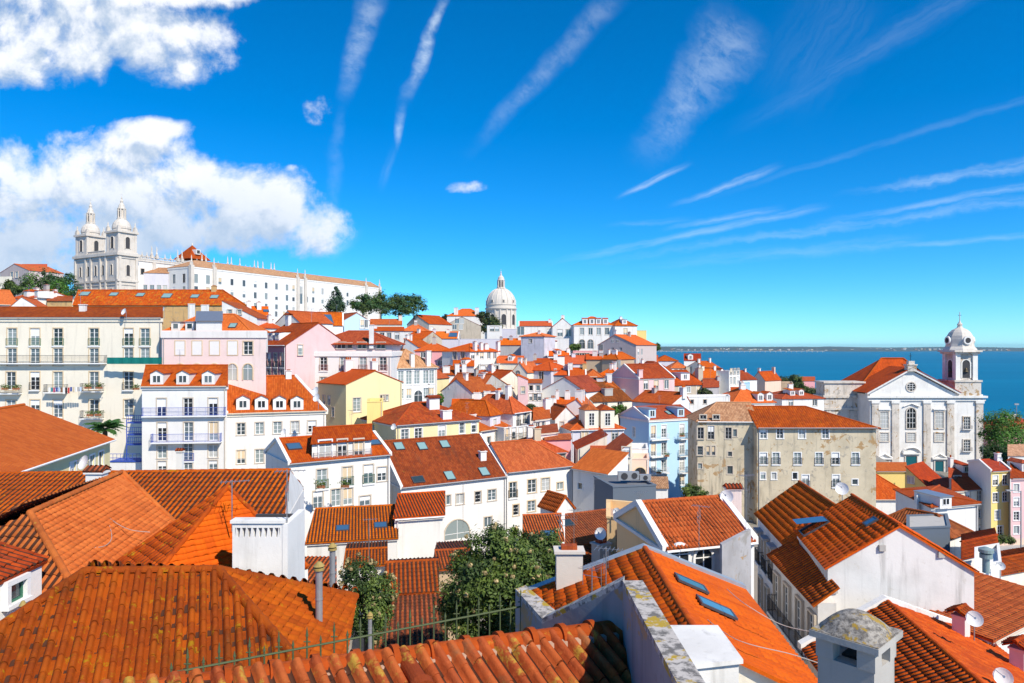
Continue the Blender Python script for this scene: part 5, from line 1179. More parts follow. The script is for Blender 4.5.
H('white roof terrace house with tall white chimneys below the dark grey wall', 479, 500, 364, 172, 172, 8, 9, 'flat', wall='white', rm='tan', chim=[(484,362,1.8,1.2,2.2,'flat'),(494,361,1.8,1.2,1.6,'flat')], W=[('F','w',370,[483,490,496],(1.2,2.2),S(gl=0))])
H('cream house with an orange roof edge right of the white chimneys', 497, 524, 363, 176, 174, 8, 9, 'side', rp=356.5, wall='cream', rm='bright')
H('small cream gable with arched window left of the lilac pyramid roof house', 512, 527, 372, 166, 164, 7, 9, 'front', rise=2.2, wall='cream', rm='orange', W=[('F','a',374,[518],(1.2,1.6))])
H('low orange roof house between the white chimneys and the beige gable', 478, 500, 376, 160, 160, 7, 7, 'side', rp=371, wall='white', rm='orange')
H('low white house with an orange roof at the foot of the pale grey gable', 452, 478, 405, 124, 124, 6, 7, 'side', rp=400, wall='white', rm='bright')
H('small cream house with a rust roof below the streaked party wall', 486, 508, 404, 128, 128, 6, 7, 'side', rp=398, wall='cream', rm='rust', W=[('F','s',408,[492,501])])
H('small white house with an orange roof under the mauve gable building', 622, 637, 371, 176, 176, 7, 8, 'side', rp=366.5, wall='white', rm='bright')
H('low house with a red orange hip roof beside the lilac house with one dark window', 603, 618, 388, 150, 150, 6, 7, 'hip', rise=1.5, wall='white', rm='orange')
H('tiny white house with a rust roof between the long brown roof and the slatted attic', 462, 480, 412, 116, 117, 5, 7, 'side', rp=408, wall='white', rm='rust')
# ---- right of the pink house
H('pink house with a rust roof and a tall pink gable wall', 639, 674.5, 378.5, 150, 154, 11, 12, 'side', rp=364.5, wall='pink', rm='rust', verge=True, dirt=.06, cor=.25, W=[('F','w',385,[646,656.3,666.6],(1.1,1.9)),('F','w',397,[644.5,663.5],(1.1,1.7))], chim=[(640,377,1.0,.7,1.5,'flat','pink')])
H('orange roofed house directly behind the pink gable roof', 652, 671, 370, 178, 182, 9, 9, 'side', rp=363.5, wall='white', rm='rust')
H('stone walled house with a dark red roof and a white dormer', 674, 704, 385.5, 158, 162, 12, 9, 'side', rp=371, wall='stone', rm='rust', dirt=.6, sur='white', dorm=[(685,380,2.6,1.6,'flat')], W=[('F','s',390,[681,688.5],(1.1,1.3)),('F','p',391,[699],(1.2,2.6),S(gl=0))], chim=[(699,378,1.4,1.2,2.2,'flat','stone')])
H('grey walled yard house with potted shrubs right of the stone walled house', 703, 719, 387.5, 160, 162, 8, 8, 'side', rise=1.6, wall='grey', rm='rust', dirt=.4)
H('white walled house with a flat terrace in front of the stone walled house', 684, 730, 397, 140, 142, 6, 9, 'flat', wall='white', rm='tan', dirt=.4, W=[('F','s',402,[692,705],(.7,.9))])
H('low white gabled house between the blue house and the flat terrace', 672, 690, 404, 128, 132, 9, 11, 'front', rise=1.8, ro=.7, wall='white', rm='orange', dirt=.25)
H('white house with an orange hip roof and twin white dormers before the old fort wall', 733, 775, 403, 158, 160, 11, 9, 'hip', rp=388, wall='white', rm='bright', dorm=[(760.5,401,1.5,1.6,'gable'),(769.5,400.5,1.5,1.6,'gable')], cor=.3)
H('small white house with an orange roof left of the twin white dormers', 731, 742, 393, 166, 166, 7, 9, 'side', rp=388, wall='white', rm='bright')
H('ornate white house with pointed gables and a striped flag balcony', 715, 729, 377, 226, 232, 9, 12, 'front', rise=2.6, wall='white', rm='rust', W=[('F','w',380,[718,722,726],(1.1,1.7)),('F','w',387,[718,724],(1.1,1.8))])
H('tall ornate white house with three crowning gables right of the flag balcony', 729, 740, 371, 222, 226, 9, 15, 'flat', wall='white', rm='white', W=[('F','w',371.5,[731,734.5,738],(1.1,1.8)),('F','w',381,[731,734.5,738],(1.1,2.4))])
H('cream long house left of the pointed white gables', 702, 716, 378, 220, 222, 9, 10, 'side', rise=2.6, wall='cream', rm='bright', W=[('F','s',382,[712])])
H('orange roofed house behind the pointed white gables', 706, 720, 368, 262, 266, 10, 11, 'side', rp=361.5, wall='white', rm='bright')
H('grey roofed white house beside the red roofs above the river', 696, 711, 369, 275, 275, 10, 11, 'side', rp=362.5, wall='white', rm='tan')
H('red roofed house with a dormer at the top of the river slope', 684, 701, 360.5, 305, 305, 12, 10, 'side', rp=354, wall='white', rm='red', dorm=[(690.5,359.5,2.2,2,'gable')])
H('stone grey house on the river slope below the red roof with dormer', 686, 697, 367, 268, 268, 9, 10, 'flat', wall='stone', rm='stone', dirt=.6)
H('white house with an orange hip roof above the stone grey house', 671, 688, 368, 272, 272, 9, 10, 'hip', rise=2.2, wall='white', rm='orange', W=[('F','s',371,[676,681],(1.2,1.4))])
H('lilac house with a golden orange roof on the slope above the pink house', 657, 678, 361, 300, 300, 11, 11, 'hip', rp=355.5, wall='lilac', rm='gold')
H('white house at the left end of the river slope', 644, 658, 362, 275, 276, 9, 12, 'side', rise=2.4, wall='white', rm='orange', W=[('F','s',366,[648,654],(1.2,1.6))])
H('red roofed house at the lower end of the river slope', 740, 757, 380, 232, 236, 11, 10, 'side', rp=371, wall='white', rm='rust')
H('orange gabled house at the tip of the river slope', 752, 765, 380, 246, 242, 10, 10, 'front', rp=372, wall='salmon', rm='orange')
H('small house with bright blue wall at the lower end of the river slope', 743, 750, 383, 222, 222, 6, 8, 'flat', wall='blue', rm='blue')
H('old tan fort wall house with trees behind it above the river', 760, 793, 383, 255, 255, 12, 12, 'flat', wall='tan', rm='tan', dirt=.6, name='fort', cat='fort', W=[('F','v',389,[776],(1.4,2))])
H('white house with an orange hip roof left of the parish church', 782, 824, 399, 168, 170, 11, 9, 'hip', rp=390, wall='white', rm='orange', W=[('F','w',403,[791,815],(1.1,1.5))])
H('pink low house by the river behind the trees', 800, 815, 381, 380, 380, 12, 9, 'side', rp=377, wall='deeppink', rm='orange')
# ---- right side below the parish church
H('white house with a steep orange roof below the grey-green building', 848, 916, 499, 113, 113, 9, 14, 'hipR', rp=473.5, wall='white', rm='orange', dirt=.1, W=[('F','w',504,[905.5],(1.0,1.2)),('F','w',520,[890,905],(1.0,1.2))], floor_pts=True)
H('low yellow wall house with an orange edge in front of the church steps', 876, 907, 471, 132, 132, 6, 8, 'shedf', rise=.7, wall='yellow', rm='bright', dirt=.05)
H('yellow house with a long gable side facing left and a red roof', 906, 935, 490, 123, 119.5, 8, 11, 'shedr', rise=4.0, wall='yellow', rm='red', dirt=.05, W=[('F','w',480,[911],(1.0,1.2))])
H('low extension with a red roof beside the yellow gable side', 933, 953, 490, 114, 117, 8, 9, 'shedf', rp=480.5, wall='yellow', rm='red', dirt=.05, W=[('F','s',493,[938,944,949],(.9,.8))])
H('white pink house with a recessed balcony under a red roof', 949, 984, 477.5, 114, 115, 9, 13, 'side', rp=465.5, wall='palepink', rm='red', dirt=.08, W=[('F','p',482,[957],(1.2,2.0),S(gl=0)),('F','w',482,[972,980],(1.0,1.3))], bal=[('F',955,967,487.5,'white',.7)])
H('cream lower house with tall windows below the recessed balcony', 952, 990, 491, 108, 110, 6, 13, 'shedf', rise=.9, wall='cream', rm='red', dirt=.08, W=[('F','p',498,[968,979.5],(.9,2.0)),('F','w',514,[979],(.9,1.3)),('F','w',529.5,[979],(.9,1.3))])
H('tall lemon yellow house with a red roof and five windows', 991, 1010, 471, 106, 107, 9, 14, 'side', rp=460, wall='yellow', rm='red', sk=-30, wallo={'L':'white'}, verge=True, dirt=.04, sur='white', W=[('F','w',480.5,[995.5,1005.2],(1.0,1.5),S(gl=0)),('F','w',497.5,[995.5,1005.2],(1.0,1.4),S(gl=0)),('F','w',515,[997.5],(1.0,1.4)),('F','w',531,[1000],(1.1,1.5))])
H('pink house with small windows at the right edge beside the lemon yellow house', 1011, 1060, 478, 105, 106, 10, 14, 'side', rp=461, wall='pink', rm='rust', dirt=.06, sur='white', W=[('F','w',488,[1016.5],(.9,1.2)),('F','w',502,[1016.5],(.9,1.3)),('F','w',516,[1016.5],(.9,1.3),S(gl=0)),('F','w',530,[1016.5],(.9,1.2))])
H('white house with an orange roof and one white dormer below the yellow houses', 931, 978, 507, 74, 76, 9, 11, 'hip', rp=494, wall='white', rm='orange', sk=-25, dirt=.08, dorm=[(945,506,1.6,1.0,'flat')], sur='white', ov=.3)
H('white pillar tower left of the white dormer house', 917, 925, 496, 76, 77, 2, 9, 'flat', wall='white', rm='orange', name='tower', cat='tower')
H('flat grey roofed hut with dark slate walls behind the near white gable', 907, 950, 528.5, 56, 56.5, 5, 5, 'flat', wall='slate', rm='concrete', parap=.05, dirt=.2, name='hut', cat='hut')
H('small white house with a brown roof corner right of the slate hut', 950, 968, 537, 58, 60, 6, 6, 'hip', rise=1.2, wall='white', rm='brown', relief=False)
H('low house with a rust red roof behind the white kitchen vent', 962, 998, 559, 50, 52, 7, 6, 'side', rp=545, wall='white', rm='rust', relief='canal')
H('small white annexe with a metal roof vent right of the near white gable', 975, 1001, 567, 44, 45, 5, 6, 'flat', wall='white', rm='white', parap=.2, name='annexe', cat='annexe')
H('house with a broad dark orange ribbed roof at the right edge', 988, 1064, 640, 33, 38, 9, 8, 'side', rp=594, wall='white', rm='orange', relief='canal', dirt=.2, tw=.26, verge=False)
H('house with a ragged brick red ridge roof near the lamp post', 1000, 1050, 575, 48, 50, 6, 6, 'side', rp=560, wall='cream', rm='rust', relief='canal', dirt=.4)
H('yellow low house with a grey roof edge at the foot of the lamp post', 985, 1040, 553, 66, 67, 5, 5, 'flat', wall='salmon', rm='concrete', dirt=.3)
H('dark red roofed house beyond the green tree at the right edge', 1003, 1050, 430, 210, 212, 11, 10, 'hip', rise=3, wall='deeppink', rm='red')
H('white low building with a pale metal roof under the green tree at the right edge', 1008, 1050, 456, 150, 150, 8, 8, 'shedf', rise=1.5, wall='white', rm='tan')
# ---- centre bottom
hs = H('tan side-walled house with a neat ribbed orange roof and arched blue-shuttered windows', 664, 754, 548.5, 36, 37.6, 6.8, 8, 'side', rp=501, wall='white', wallo={'L':'sandwall'}, rm='bright', relief='barrel', dirt=.3, tw=.22, verge=True, cor=.2, W=[('F','a',563,[703],(1.0,1.6),S(gl=0,sur='white')),('F','a',560,[679],(1.0,1.6),S(gl=0,sur='white'))], sk=-5)
H('house with a broad rust orange roof and a TV aerial cluster behind the flowering tree', 563, 634, 547, 54, 57, 9, 7, 'side', rp=512, wall='white', rm='rust', relief='canal', verge=True, dirt=.3, sky=[(566,524,1.1,.8,0)])
H('house with an orange roof half hidden behind the flowering tree', 524, 563, 543, 54, 54.5, 8, 7, 'side', rp=516, wall='white', rm='orange', relief='canal', sky=[(549,535,.9,.9,2)])
H('low red roofed annexe with a grey chimney right of the flowering tree', 572, 612, 568, 44, 46, 6, 6, 'side', rp=546, wall='palepink', rm='rust', relief='canal', chim=[(601,566,.9,.8,1.4,'flat','concrete')], name='annexe', cat='annexe')
H('old tan walled yard building left of the neat ribbed orange roof', 607, 648, 517, 45, 44, 5, 7, 'flat', wall='sandwall', rm='tan', dirt=.5, name='outbuilding', cat='outbuilding', W=[('F','w',545,[625],(.9,1.6),S(gl=0,sur='brown'))])
H('dark slate clad roof cube with ventilation machines', 613, 656, 487, 72, 73, 6, 6, 'flat', wall='slate', rm='darkgrey', parap=.15, dirt=.1, name='plant_room', cat='plant room', W=[('R','w',493,[649],(.8,1.3))])
H('small white garden house right of the slate clad cube', 651, 668, 488, 82, 82, 4, 6, 'shedf', rise=.5, wall='white', rm='tan', name='garden_house', cat='hut')
H('small white hut with a red capped gable behind the rust orange roof', 557, 573, 510, 62, 63, 2.5, 4, 'front', rise=1.0, ro=.5, wall='white', rm='orange', W=[])
# the long convent wing beside the hilltop church
cv = H('long white convent with rows of windows and a thin brown roof on the hilltop', 191, 381, 266, 330, 452, 17, 31, 'hipL', rise=4.0, wall='white', rm='tan', name='convent', cat='convent', dirt=.12, cor=.9, sur='white', cas='grey',
  W=[('F','w',278.5,[196,208],(2.2,4.2)),('F','w',290,[196,208],(2.2,3.6)),('F','w',281,[220,232,244,255.3,266.2,276.5,287,293.5],(1.8,3.2)),('F','w',292.5,[220,232,244,255.3,266.2,276.5,287,293.5],(1.8,3.2)),('F','w',304,[232,244,255.3,266.2,276.5,287,293.5],(1.8,2.6)),('F','w',313,[255.3,266.2,276.5,287],(1.8,2.8)),
     ('F','w',288.5,[300.5],(3,6)),('F','w',298.5,[300.5],(3,6)),('F','w',290.5,[313.3,322.5,347.5],(1.8,3.4)),('F','w',299.5,[307,313.3,322.5,347.5],(1.8,3.2)),('F','w',314,[276,284,292,307,313,322],(1.8,3.2)),('L','w',279,[174,184],(2.2,4.4)),('L','w',290.5,[174,184],(2.2,3.4))])
pst = wallmat('limestone', .4)
for px in (191.5, 214, 297.5, 305, 366, 379.5):
    dr = ray(px, 290); O, Uw, ww, Nw = cv.walls['F']; t = (O-CAM).dot(Nw)/dr.dot(Nw); p = CAM+dr*t
    pm = MB(); pm.box((p.x, p.y, cv.z0), 1.8, 1.8, cv.ze-cv.z0+.6, pst, TH); pinnacle(pm, (p.x, p.y, cv.ze+.6), 4.8, pst, .55); pm.build('pilaster', cv.root, cv.L)
cw = H('low convent range with a brown roof and terrace between tower and convent', 136, 168.5, 272.5, 333, 337, 11, 24, 'side', rise=3.0, wall='lilac', rm='tan', name='convent_range', cat='convent', W=[('F','w',288,[145,152,159,165],(1.8,3.0))], floor_pts=False)
# ------------------------------------------------------------------ near roofs built corner by corner
def V3(x, y, z): return Vector((x, y, z))
def near_house(name, label, cat, roofs, walls, loc, mat='orange', relief='canal', tw=.24, ridges=(), wallc='white', dirt=.3, rr=.12, seg=.42, tl=.42, amp=.05):
    root = thing(name, loc, label, cat); L = Vector(loc)
    r = MB()
    for f in roofs:
        mt, rl = mat, relief
        if isinstance(f, dict): mt, rl, w_, tl_ = f.get('mat', mat), f.get('relief', relief), f.get('tw', tw), f.get('tl', tl); f = f['p']
        else: w_, tl_ = tw, tl
        tileface(r, [Vector(p) for p in f], roofmat(mt, 0, w_, .42), rl, tw=w_, tl=tl_, amp=amp)
    for p, q in ridges: ridgecap(r, Vector(p)+V3(0, 0, .03), Vector(q)+V3(0, 0, .03), roofmat('orange' if mat in ('bright',) else mat, 0, tw), rr, seg)
    ro = r.build('roof', root, L)
    if walls:
        m = MB()
        for w in walls:
            c = wallc
            if isinstance(w, dict): c, w = w['c'], w['p']
            m.face([Vector(p) for p in w], wallmat(c, dirt))
        m.build('wall', root, L)
    return root, ro, L
def drop(pts, z): # wall quads from a chain of eave points down to z
    return [[(a[0], a[1], z), (b[0], b[1], z), (b[0], b[1], b[2]-.06), (a[0], a[1], a[2]-.06)] for a, b in zip(pts, pts[1:])]
# big hip roof at the lower left
rL, rR = (-9.94, 16.3, 64.76), (-7.14, 17, 64.58); eFL, eFR, eR, eBL = (-11.1, 12.75, 63.73), (-3.43, 13.75, 62.93), (-4.2, 19.0, 63.2), (-11.6, 19.0, 63.2)
near_house('house', 'house with the big ribbed orange hip roof in front at the lower left', 'house',
  [[rL, eFL, eFR, rR], dict(p=[rR, eFR, eR], relief='flat', mat='orange', tl=.2), [rR, eR, eBL, rL], [rL, eBL, eFL]], drop([(-10.9, 13.2, 63.6), (-3.95, 14.2, 62.9), (-4.95, 18.5, 63.1), (-11.3, 18.6, 63.1), (-10.9, 13.2, 63.6)], 56), (-8, 16.5, 56), 'old', relief='barrel', tw=.235, ridges=[(rL, rR), (rL, eFL), (rR, eFR), (rR, eR)], amp=.085)
GROUNDPTS += [(-8, 16, 56.3), (-4, 14, 56.3), (-12, 14, 56.3), (-12, 19, 56.3)]
# pointed roof
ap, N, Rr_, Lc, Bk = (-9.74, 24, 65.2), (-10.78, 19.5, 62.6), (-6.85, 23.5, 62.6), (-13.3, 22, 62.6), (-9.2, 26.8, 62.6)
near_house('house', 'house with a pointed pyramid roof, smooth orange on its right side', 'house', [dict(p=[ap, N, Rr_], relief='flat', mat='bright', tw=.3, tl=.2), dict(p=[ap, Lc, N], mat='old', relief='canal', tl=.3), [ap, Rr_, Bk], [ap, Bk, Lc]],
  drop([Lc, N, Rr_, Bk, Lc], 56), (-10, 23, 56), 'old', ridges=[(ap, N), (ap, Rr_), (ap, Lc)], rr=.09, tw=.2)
# smooth orange hip roof
Rn, Rf, N2, F2, L2, L3 = (-15.15, 22, 64.78), (-16.27, 29.2, 64.78), (-11.2, 18.75, 62.6), (-12.8, 27.6, 62.6), (-20.5, 18.75, 61.9), (-21, 28, 61.6)
near_house('house', 'house with a wide smooth orange hip roof crossed by loose cables', 'house', [dict(p=[Rn, N2, F2, Rf], relief='flat', mat='bright', tw=.3, tl=.2), [Rn, L2, N2], [Rf, L3, L2, Rn], [Rf, F2, L3]], drop([L2, N2, F2, L3, L2], 56), (-16, 23, 56), 'gold',
  ridges=[(Rn, Rf), (Rn, N2), (Rf, F2)], rr=.11)
# long back roof with white gable
a0, a1, b0, b1, c0, c1 = (-30, 36.4, 63.35), (-11.4, 36, 63.65), (-30, 32.2, 61.8), (-10.4, 32, 62.0), (-30, 40.5, 61.8), (-11.95, 40.2, 61.9)
near_house('house', 'long house with a ribbed orange roof ending in a tall white gable wall', 'house', [[b0, b1, a1, a0], [a0, a1, c1, c0]], drop([b0, b1, c1], 55)+[[b1, c1, a1]], (-20, 36, 55), 'gold', ridges=[(a0, a1)], tw=.26, wallc='white', dirt=.45)
GROUNDPTS += [(-11, 33, 55.5), (-12, 40, 55.5), (-25, 34, 56)]
# white wall with triangular vents
def ventwall():
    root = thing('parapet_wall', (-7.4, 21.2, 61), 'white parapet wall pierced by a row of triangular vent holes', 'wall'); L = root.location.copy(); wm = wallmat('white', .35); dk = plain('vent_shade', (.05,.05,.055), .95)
    m = MB(); zt = 64.74; y = 20.9; x0, x1 = -8.35, -6.85
    zs = (zt-.42, zt-.14)
    m.prism([V3(x0, y, 0), V3(x1, y, 0), V3(x1, y+.3, 0), V3(x0, y+.3, 0)], 60.5, zs[0], wm); m.prism([V3(x0, y, 0), V3(x1, y, 0), V3(x1, y+.3, 0), V3(x0, y+.3, 0)], zs[1], zt, wm)
    n = 8; w = (x1-x0-.2)/n
    m.box((x0+.05, y+.15, zs[0]), .1, .3, zs[1]-zs[0], wm); m.box((x1-.05, y+.15, zs[0]), .1, .3, zs[1]-zs[0], wm)
    for i in range(n+1):
        c = x0+.1+i*w; a = max(c-w/2+.02, x0+.1); b = min(c+w/2-.02, x1-.1)
        m.hexa([V3(a, y, zs[0]), V3(b, y, zs[0]), V3(b, y+.3, zs[0]), V3(a, y+.3, zs[0])], [V3(c-.02, y, zs[1]), V3(c+.02, y, zs[1]), V3(c+.02, y+.3, zs[1]), V3(c-.02, y+.3, zs[1])], wm)
    m.prism([V3(x0-.05, y-.05, 0), V3(x1+.06, y-.05, 0), V3(x1+.06, y+.36, 0), V3(x0-.05, y+.36, 0)], zt, zt+.09, wm)
    m.prism([V3(x1, y-.02, 0), V3(x1+.16, y-.02, 0), V3(x1+.1, y+1.9, 0), V3(x1-.1, y+1.9, 0)], 59, zt-.02, wm)
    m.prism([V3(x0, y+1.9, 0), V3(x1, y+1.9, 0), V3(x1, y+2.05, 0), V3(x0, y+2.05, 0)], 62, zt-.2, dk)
    m.build('wall', root, L)
    c = MB()
    A, B, Cc = V3(-10.6, 19.75, 62.85), V3(-8.3, 20.6, 62.7), V3(-5.1, 20.0, 62.4)
    for p, q in ((A, B), (B, Cc)):
        s = V3(.0, .16, 0); c.hexa([p-s-V3(0, 0, 1), q-s-V3(0, 0, 1), q+s-V3(0, 0, 1), p+s-V3(0, 0, 1)], [p-s+V3(0, 0, .7), q-s+V3(0, 0, .5), q+s+V3(0, 0, .5), p+s+V3(0, 0, .7)], wm)
    c.build('curb', root, L)
ventwall()
# small white house at the left edge
def edge_house():
    root, ro, L = near_house('house', 'small white house with one green framed window at the left edge', 'house', [[(-13.02, 13, 64.02), (-13.02, 19.65, 64.02), (-18, 19.65, 65.6), (-18, 13, 65.6)]],
      [[(-13.1, 13.2, 58), (-13.1, 19.5, 58), (-13.1, 19.5, 63.95), (-13.1, 13.2, 63.95)], [(-13.1, 19.5, 58), (-17.8, 19.5, 58), (-17.8, 19.5, 65.4), (-13.1, 19.5, 63.95)], [(-17.8, 13.2, 58), (-13.1, 13.2, 58), (-13.1, 13.2, 63.95), (-17.8, 13.2, 65.4)]], (-15.5, 16.5, 58), 'rust', tw=.22, wallc='white', dirt=.15)
    a, pn = winmesh('w', .6, .5, 'white', 'green', 1, False, True); o = link('window', a, root); p = V3(-13.1, 18.4, 63.32); o.location = p-L; o.rotation_euler = (0, 0, R(90)); link('pane', pn, o)
edge_house()
# nearest roof with heavy ridge tiles, iron fence and firewall
def nearest():
    p0, p1 = V3(-5.2, 6.6, 66.52), V3(1.52, 9.98, 66.0); d = (p1-p0).normalized(); n = V3(d.y, -d.x, 0)
    q0, q1 = p0+n*3.2+V3(0, 0, -1.5), p1+n*3.2+V3(0, 0, -1.4); q1.x = 1.53
    m1 = p0+d*.0; b0, b1 = p0-n*1.2+V3(0, 0, -.55), p1-n*1.2+V3(0, 0, -.55)
    root, ro, L = near_house('house', 'nearest house with heavy red ridge tiles and mossy barrel tiles at the bottom edge', 'house', [[q0, q1, p1, p0], dict(p=[p0, p1, b1, b0], relief=None)], drop([q0, q1], 60)+drop([b1, b0], 60), (-2, 8, 60), 'mossy', relief='barrel', tw=.205, ridges=[], tl=.40, amp=.085)
    r = MB(); mt = roofmat('rust'); k = int((p1-p0).length/.46)
    for i in range(k):
        a = p0+d*((p1-p0).length*i/k); b = p0+d*((p1-p0).length*(i+1)/k)
        ridgecap(r, a, b, mt, .135, None, 12); ridgecap(r, b-d*.055, b+d*.03, mt, .175, None, 12)
    for s in (-.15, .15):
        r.bar(p0+n*s+V3(0, 0, -.04), p1+n*s+V3(0, 0, -.06), .06, plain('lime_mortar', (.40,.27,.20), .95, var=.25, vscale=9), 6)
    r.build('ridge_tile', ro, None).location = (0, 0, 0)
    r2 = bpy.data.objects['ridge_tile']; r2.location = -L
    # roof ventilation hood tile with lead flashing
    hd = MB(); c = p0+d*4.35+n*.42+V3(0, 0, -.10); up = V3(0, 0, 1); s = n
    ridgecap(hd, c-s*.25+up*.08, c+s*.22+up*.03, mt, .11, None, 10); ridgecap(hd, c+s*.2+up*.03, c+s*.3, mt, .15, None, 10)
    lead = plain('lead_flashing', (.36,.40,.44), .5, .3, var=.2)
    hd.hexa([c-d*.55-s*.35-up*.12, c+d*.6-s*.42-up*.10, c+d*.6-s*.1-up*.22, c-d*.55+s*.05-up*.28], [c-d*.55-s*.35+up*.02, c+d*.6-s*.42+up*.03, c+d*.6-s*.1-up*.05, c-d*.55+s*.05-up*.12], lead)
    o = hd.build('vent_tile', ro); o.location = -L
nearest()
GROUNDPTS += [(-4, 6, 61), (2, 7, 61), (-6, 8, 61), (1, 10, 60)]
def firewall():
    wm = wallmat('sootgrey', .8); root = thing('firewall', (1.6, 9, 60), 'thick grey firewall with a lichen covered top running towards the camera', 'wall'); L = root.location.copy()
    m = MB(); t = MB()
    cap = plain('lichen_stone', (.5, .48, .44), .95)
    if 'lichen_done' not in MATS:
        nt = NT(cap.node_tree); b = nt.n['Principled BSDF']; g = nt.node('ShaderNodeNewGeometry'); n1 = nt.noise(g.outputs['Position'], 7, 6, .7); n2 = nt.noise(g.outputs['Position'], 3, 5, .7, .3)
        c = nt.mix(nt.sstep(n1, .44, .6), c4((.50,.46,.42)), c4((.15,.14,.13))); c = nt.mix(nt.sstep(n2, .54, .60), c, c4((.42,.28,.03))); nt.put(b.inputs['Base Color'], c); MATS['lichen_done'] = cap
    segs = [[(1.54, 5.6, 66.85), (1.80, 5.6, 66.85), (1.82, 9.75, 66.7), (1.54, 9.75, 66.7)], [(.47, 10.9, 65.72), (1.54, 9.75, 66.7), (1.60, 9.95, 66.7), (.56, 11.08, 65.72)], [(.47, 10.9, 65.72), (.75, 11.1, 65.72), (.24, 12.5, 65.7), (.06, 12.3, 65.7)]]
    for q in segs:
        q = [Vector(p) for p in q]; lo = [V3(p.x, p.y, 60) for p in q]; mid = [p-V3(0, 0, .03) for p in q]
        m.hexa(lo, mid, wm); t.hexa([p-V3(0, 0, .03) for p in q], [p+V3(0, 0, .05) for p in q], cap)
    m.build('wall', root, L); t.build('coping', root, L)
firewall()
def fence():
    root = thing('iron_fence', (-2, 10.8, 64.5), 'green iron fence of spiked posts standing behind the red ridge tiles', 'fence'); L = root.location.copy(); mt = paint('olive')
    A, B = V3(.15, 12.0, 65.55), V3(-4.6, 9.45, 65.6); d = B-A; n = 27
    m = MB(); m.bar(A, B, .016, mt, 6); m.bar(A-V3(0, 0, .62), B-V3(0, 0, .62), .014, mt, 6); m.build('rail', root, L)
    for i in range(n+1):
        p = A+d*(i/n); k = MB(); big = i % 2 == 0
        k.bar(p-V3(0, 0, 1.1), p+V3(0, 0, .16 if big else .06), .013, mt, 6); k.bar(p+V3(0, 0, .16 if big else .06), p+V3(0, 0, .30 if big else .14), .022, mt, 6, r2=.003)
        if big: k.bar(p+V3(-.05, 0, .08), p+V3(.05, 0, .08), .01, mt, 4)
        k.build('post', root, L)
fence()
# roof right of centre with two skylights
def skylight_house():
    rf, rn = V3(4.94, 26, 62.5), V3(4.82, 17.8, 62.5); elf, eln = V3(.33, 26.0, 60.75), V3(.20, 17.0, 60.75); erf, ern = V3(8.75, 26.2, 60.95), V3(8.2, 17.6, 60.95)
    root, ro, L = near_house('house', 'house with a broad rust roof, two long skylights and a white stub chimney in front', 'house', [dict(p=[elf, eln, V3(4.8, 17.0, 62.5), rf], mat='orange', relief='barrel', tw=.33), dict(p=[rf, rn, ern, erf], relief='flat', mat='bright', tw=.26, tl=.25)],
       [[(.5, 17.9, 52), (8.0, 17.9, 52), (8.0, 17.9, 60.95), (4.82, 17.9, 62.4), (.5, 17.9, 60.8)], [(.6, 25.8, 52), (.6, 25.8, 60.7), (4.94, 25.8, 62.4), (8.5, 25.9, 60.9), (8.5, 25.9, 52)], [(8.45, 26, 52), (8.45, 26, 60.95), (7.95, 17.8, 60.95), (7.95, 17.8, 52)], [(.45, 17.2, 52), (.45, 17.2, 60.8), (.55, 26, 60.8), (.55, 26, 52)]], (4.5, 22, 52), 'orange', ridges=[(rf, rn)], rr=.12, wallc='cream', dirt=.5)
    hs = House(); hs.faces = [[erf, rf, rn, ern]]; hs.root = root; hs.L = L; hs.U = V3(1, 0, 0); hs.roof = ro
    hs.faces = [[elf, eln, rn, rf], [rn, ern, erf, rf]]
    skylight(hs, 691, 584, .62, .95, 0, False, .45); skylight(hs, 716, 608, .66, 1.05, 2, False, .45)
    fl = MB(); fm = plain('lead_flashing', (.36,.40,.44), .5, .3)
    for p, q in ((elf, rf), (rf, erf)): fl.hexa([p+V3(0, -.05, -.1), q+V3(0, -.05, -.1), q+V3(0, .35, -.1), p+V3(0, .35, -.1)], [p+V3(0, -.05, .12), q+V3(0, -.05, .12), q+V3(0, .35, .12), p+V3(0, .35, .12)], fm)
    fl.build('flashing', ro, L)
    lm = wallmat('white', .69); s = MB()
    s.prism([V3(4.0, 15.6, 0), V3(5.15, 15.9, 0), V3(5.15, 17.7, 0), V3(4.05, 17.7, 0)], 57, 62.85, lm); s.prism([V3(3.95, 15.5, 0), V3(5.22, 15.8, 0), V3(5.22, 17.75, 0), V3(4.0, 17.75, 0)], 62.85, 62.95, lm)
    s.build('stub_wall', root, L)
    pc = chimney(hs, 569, 583, .95, .6, 1.15, 'flat', 'limestone')
    GROUNDPTS.extend([(1, 18, 52.2), (8, 18, 51.5), (8.6, 26, 51.5), (1, 26, 52.2), (10.5, 22, 50.5), (12, 30, 50), (11, 36, 50)])
skylight_house()
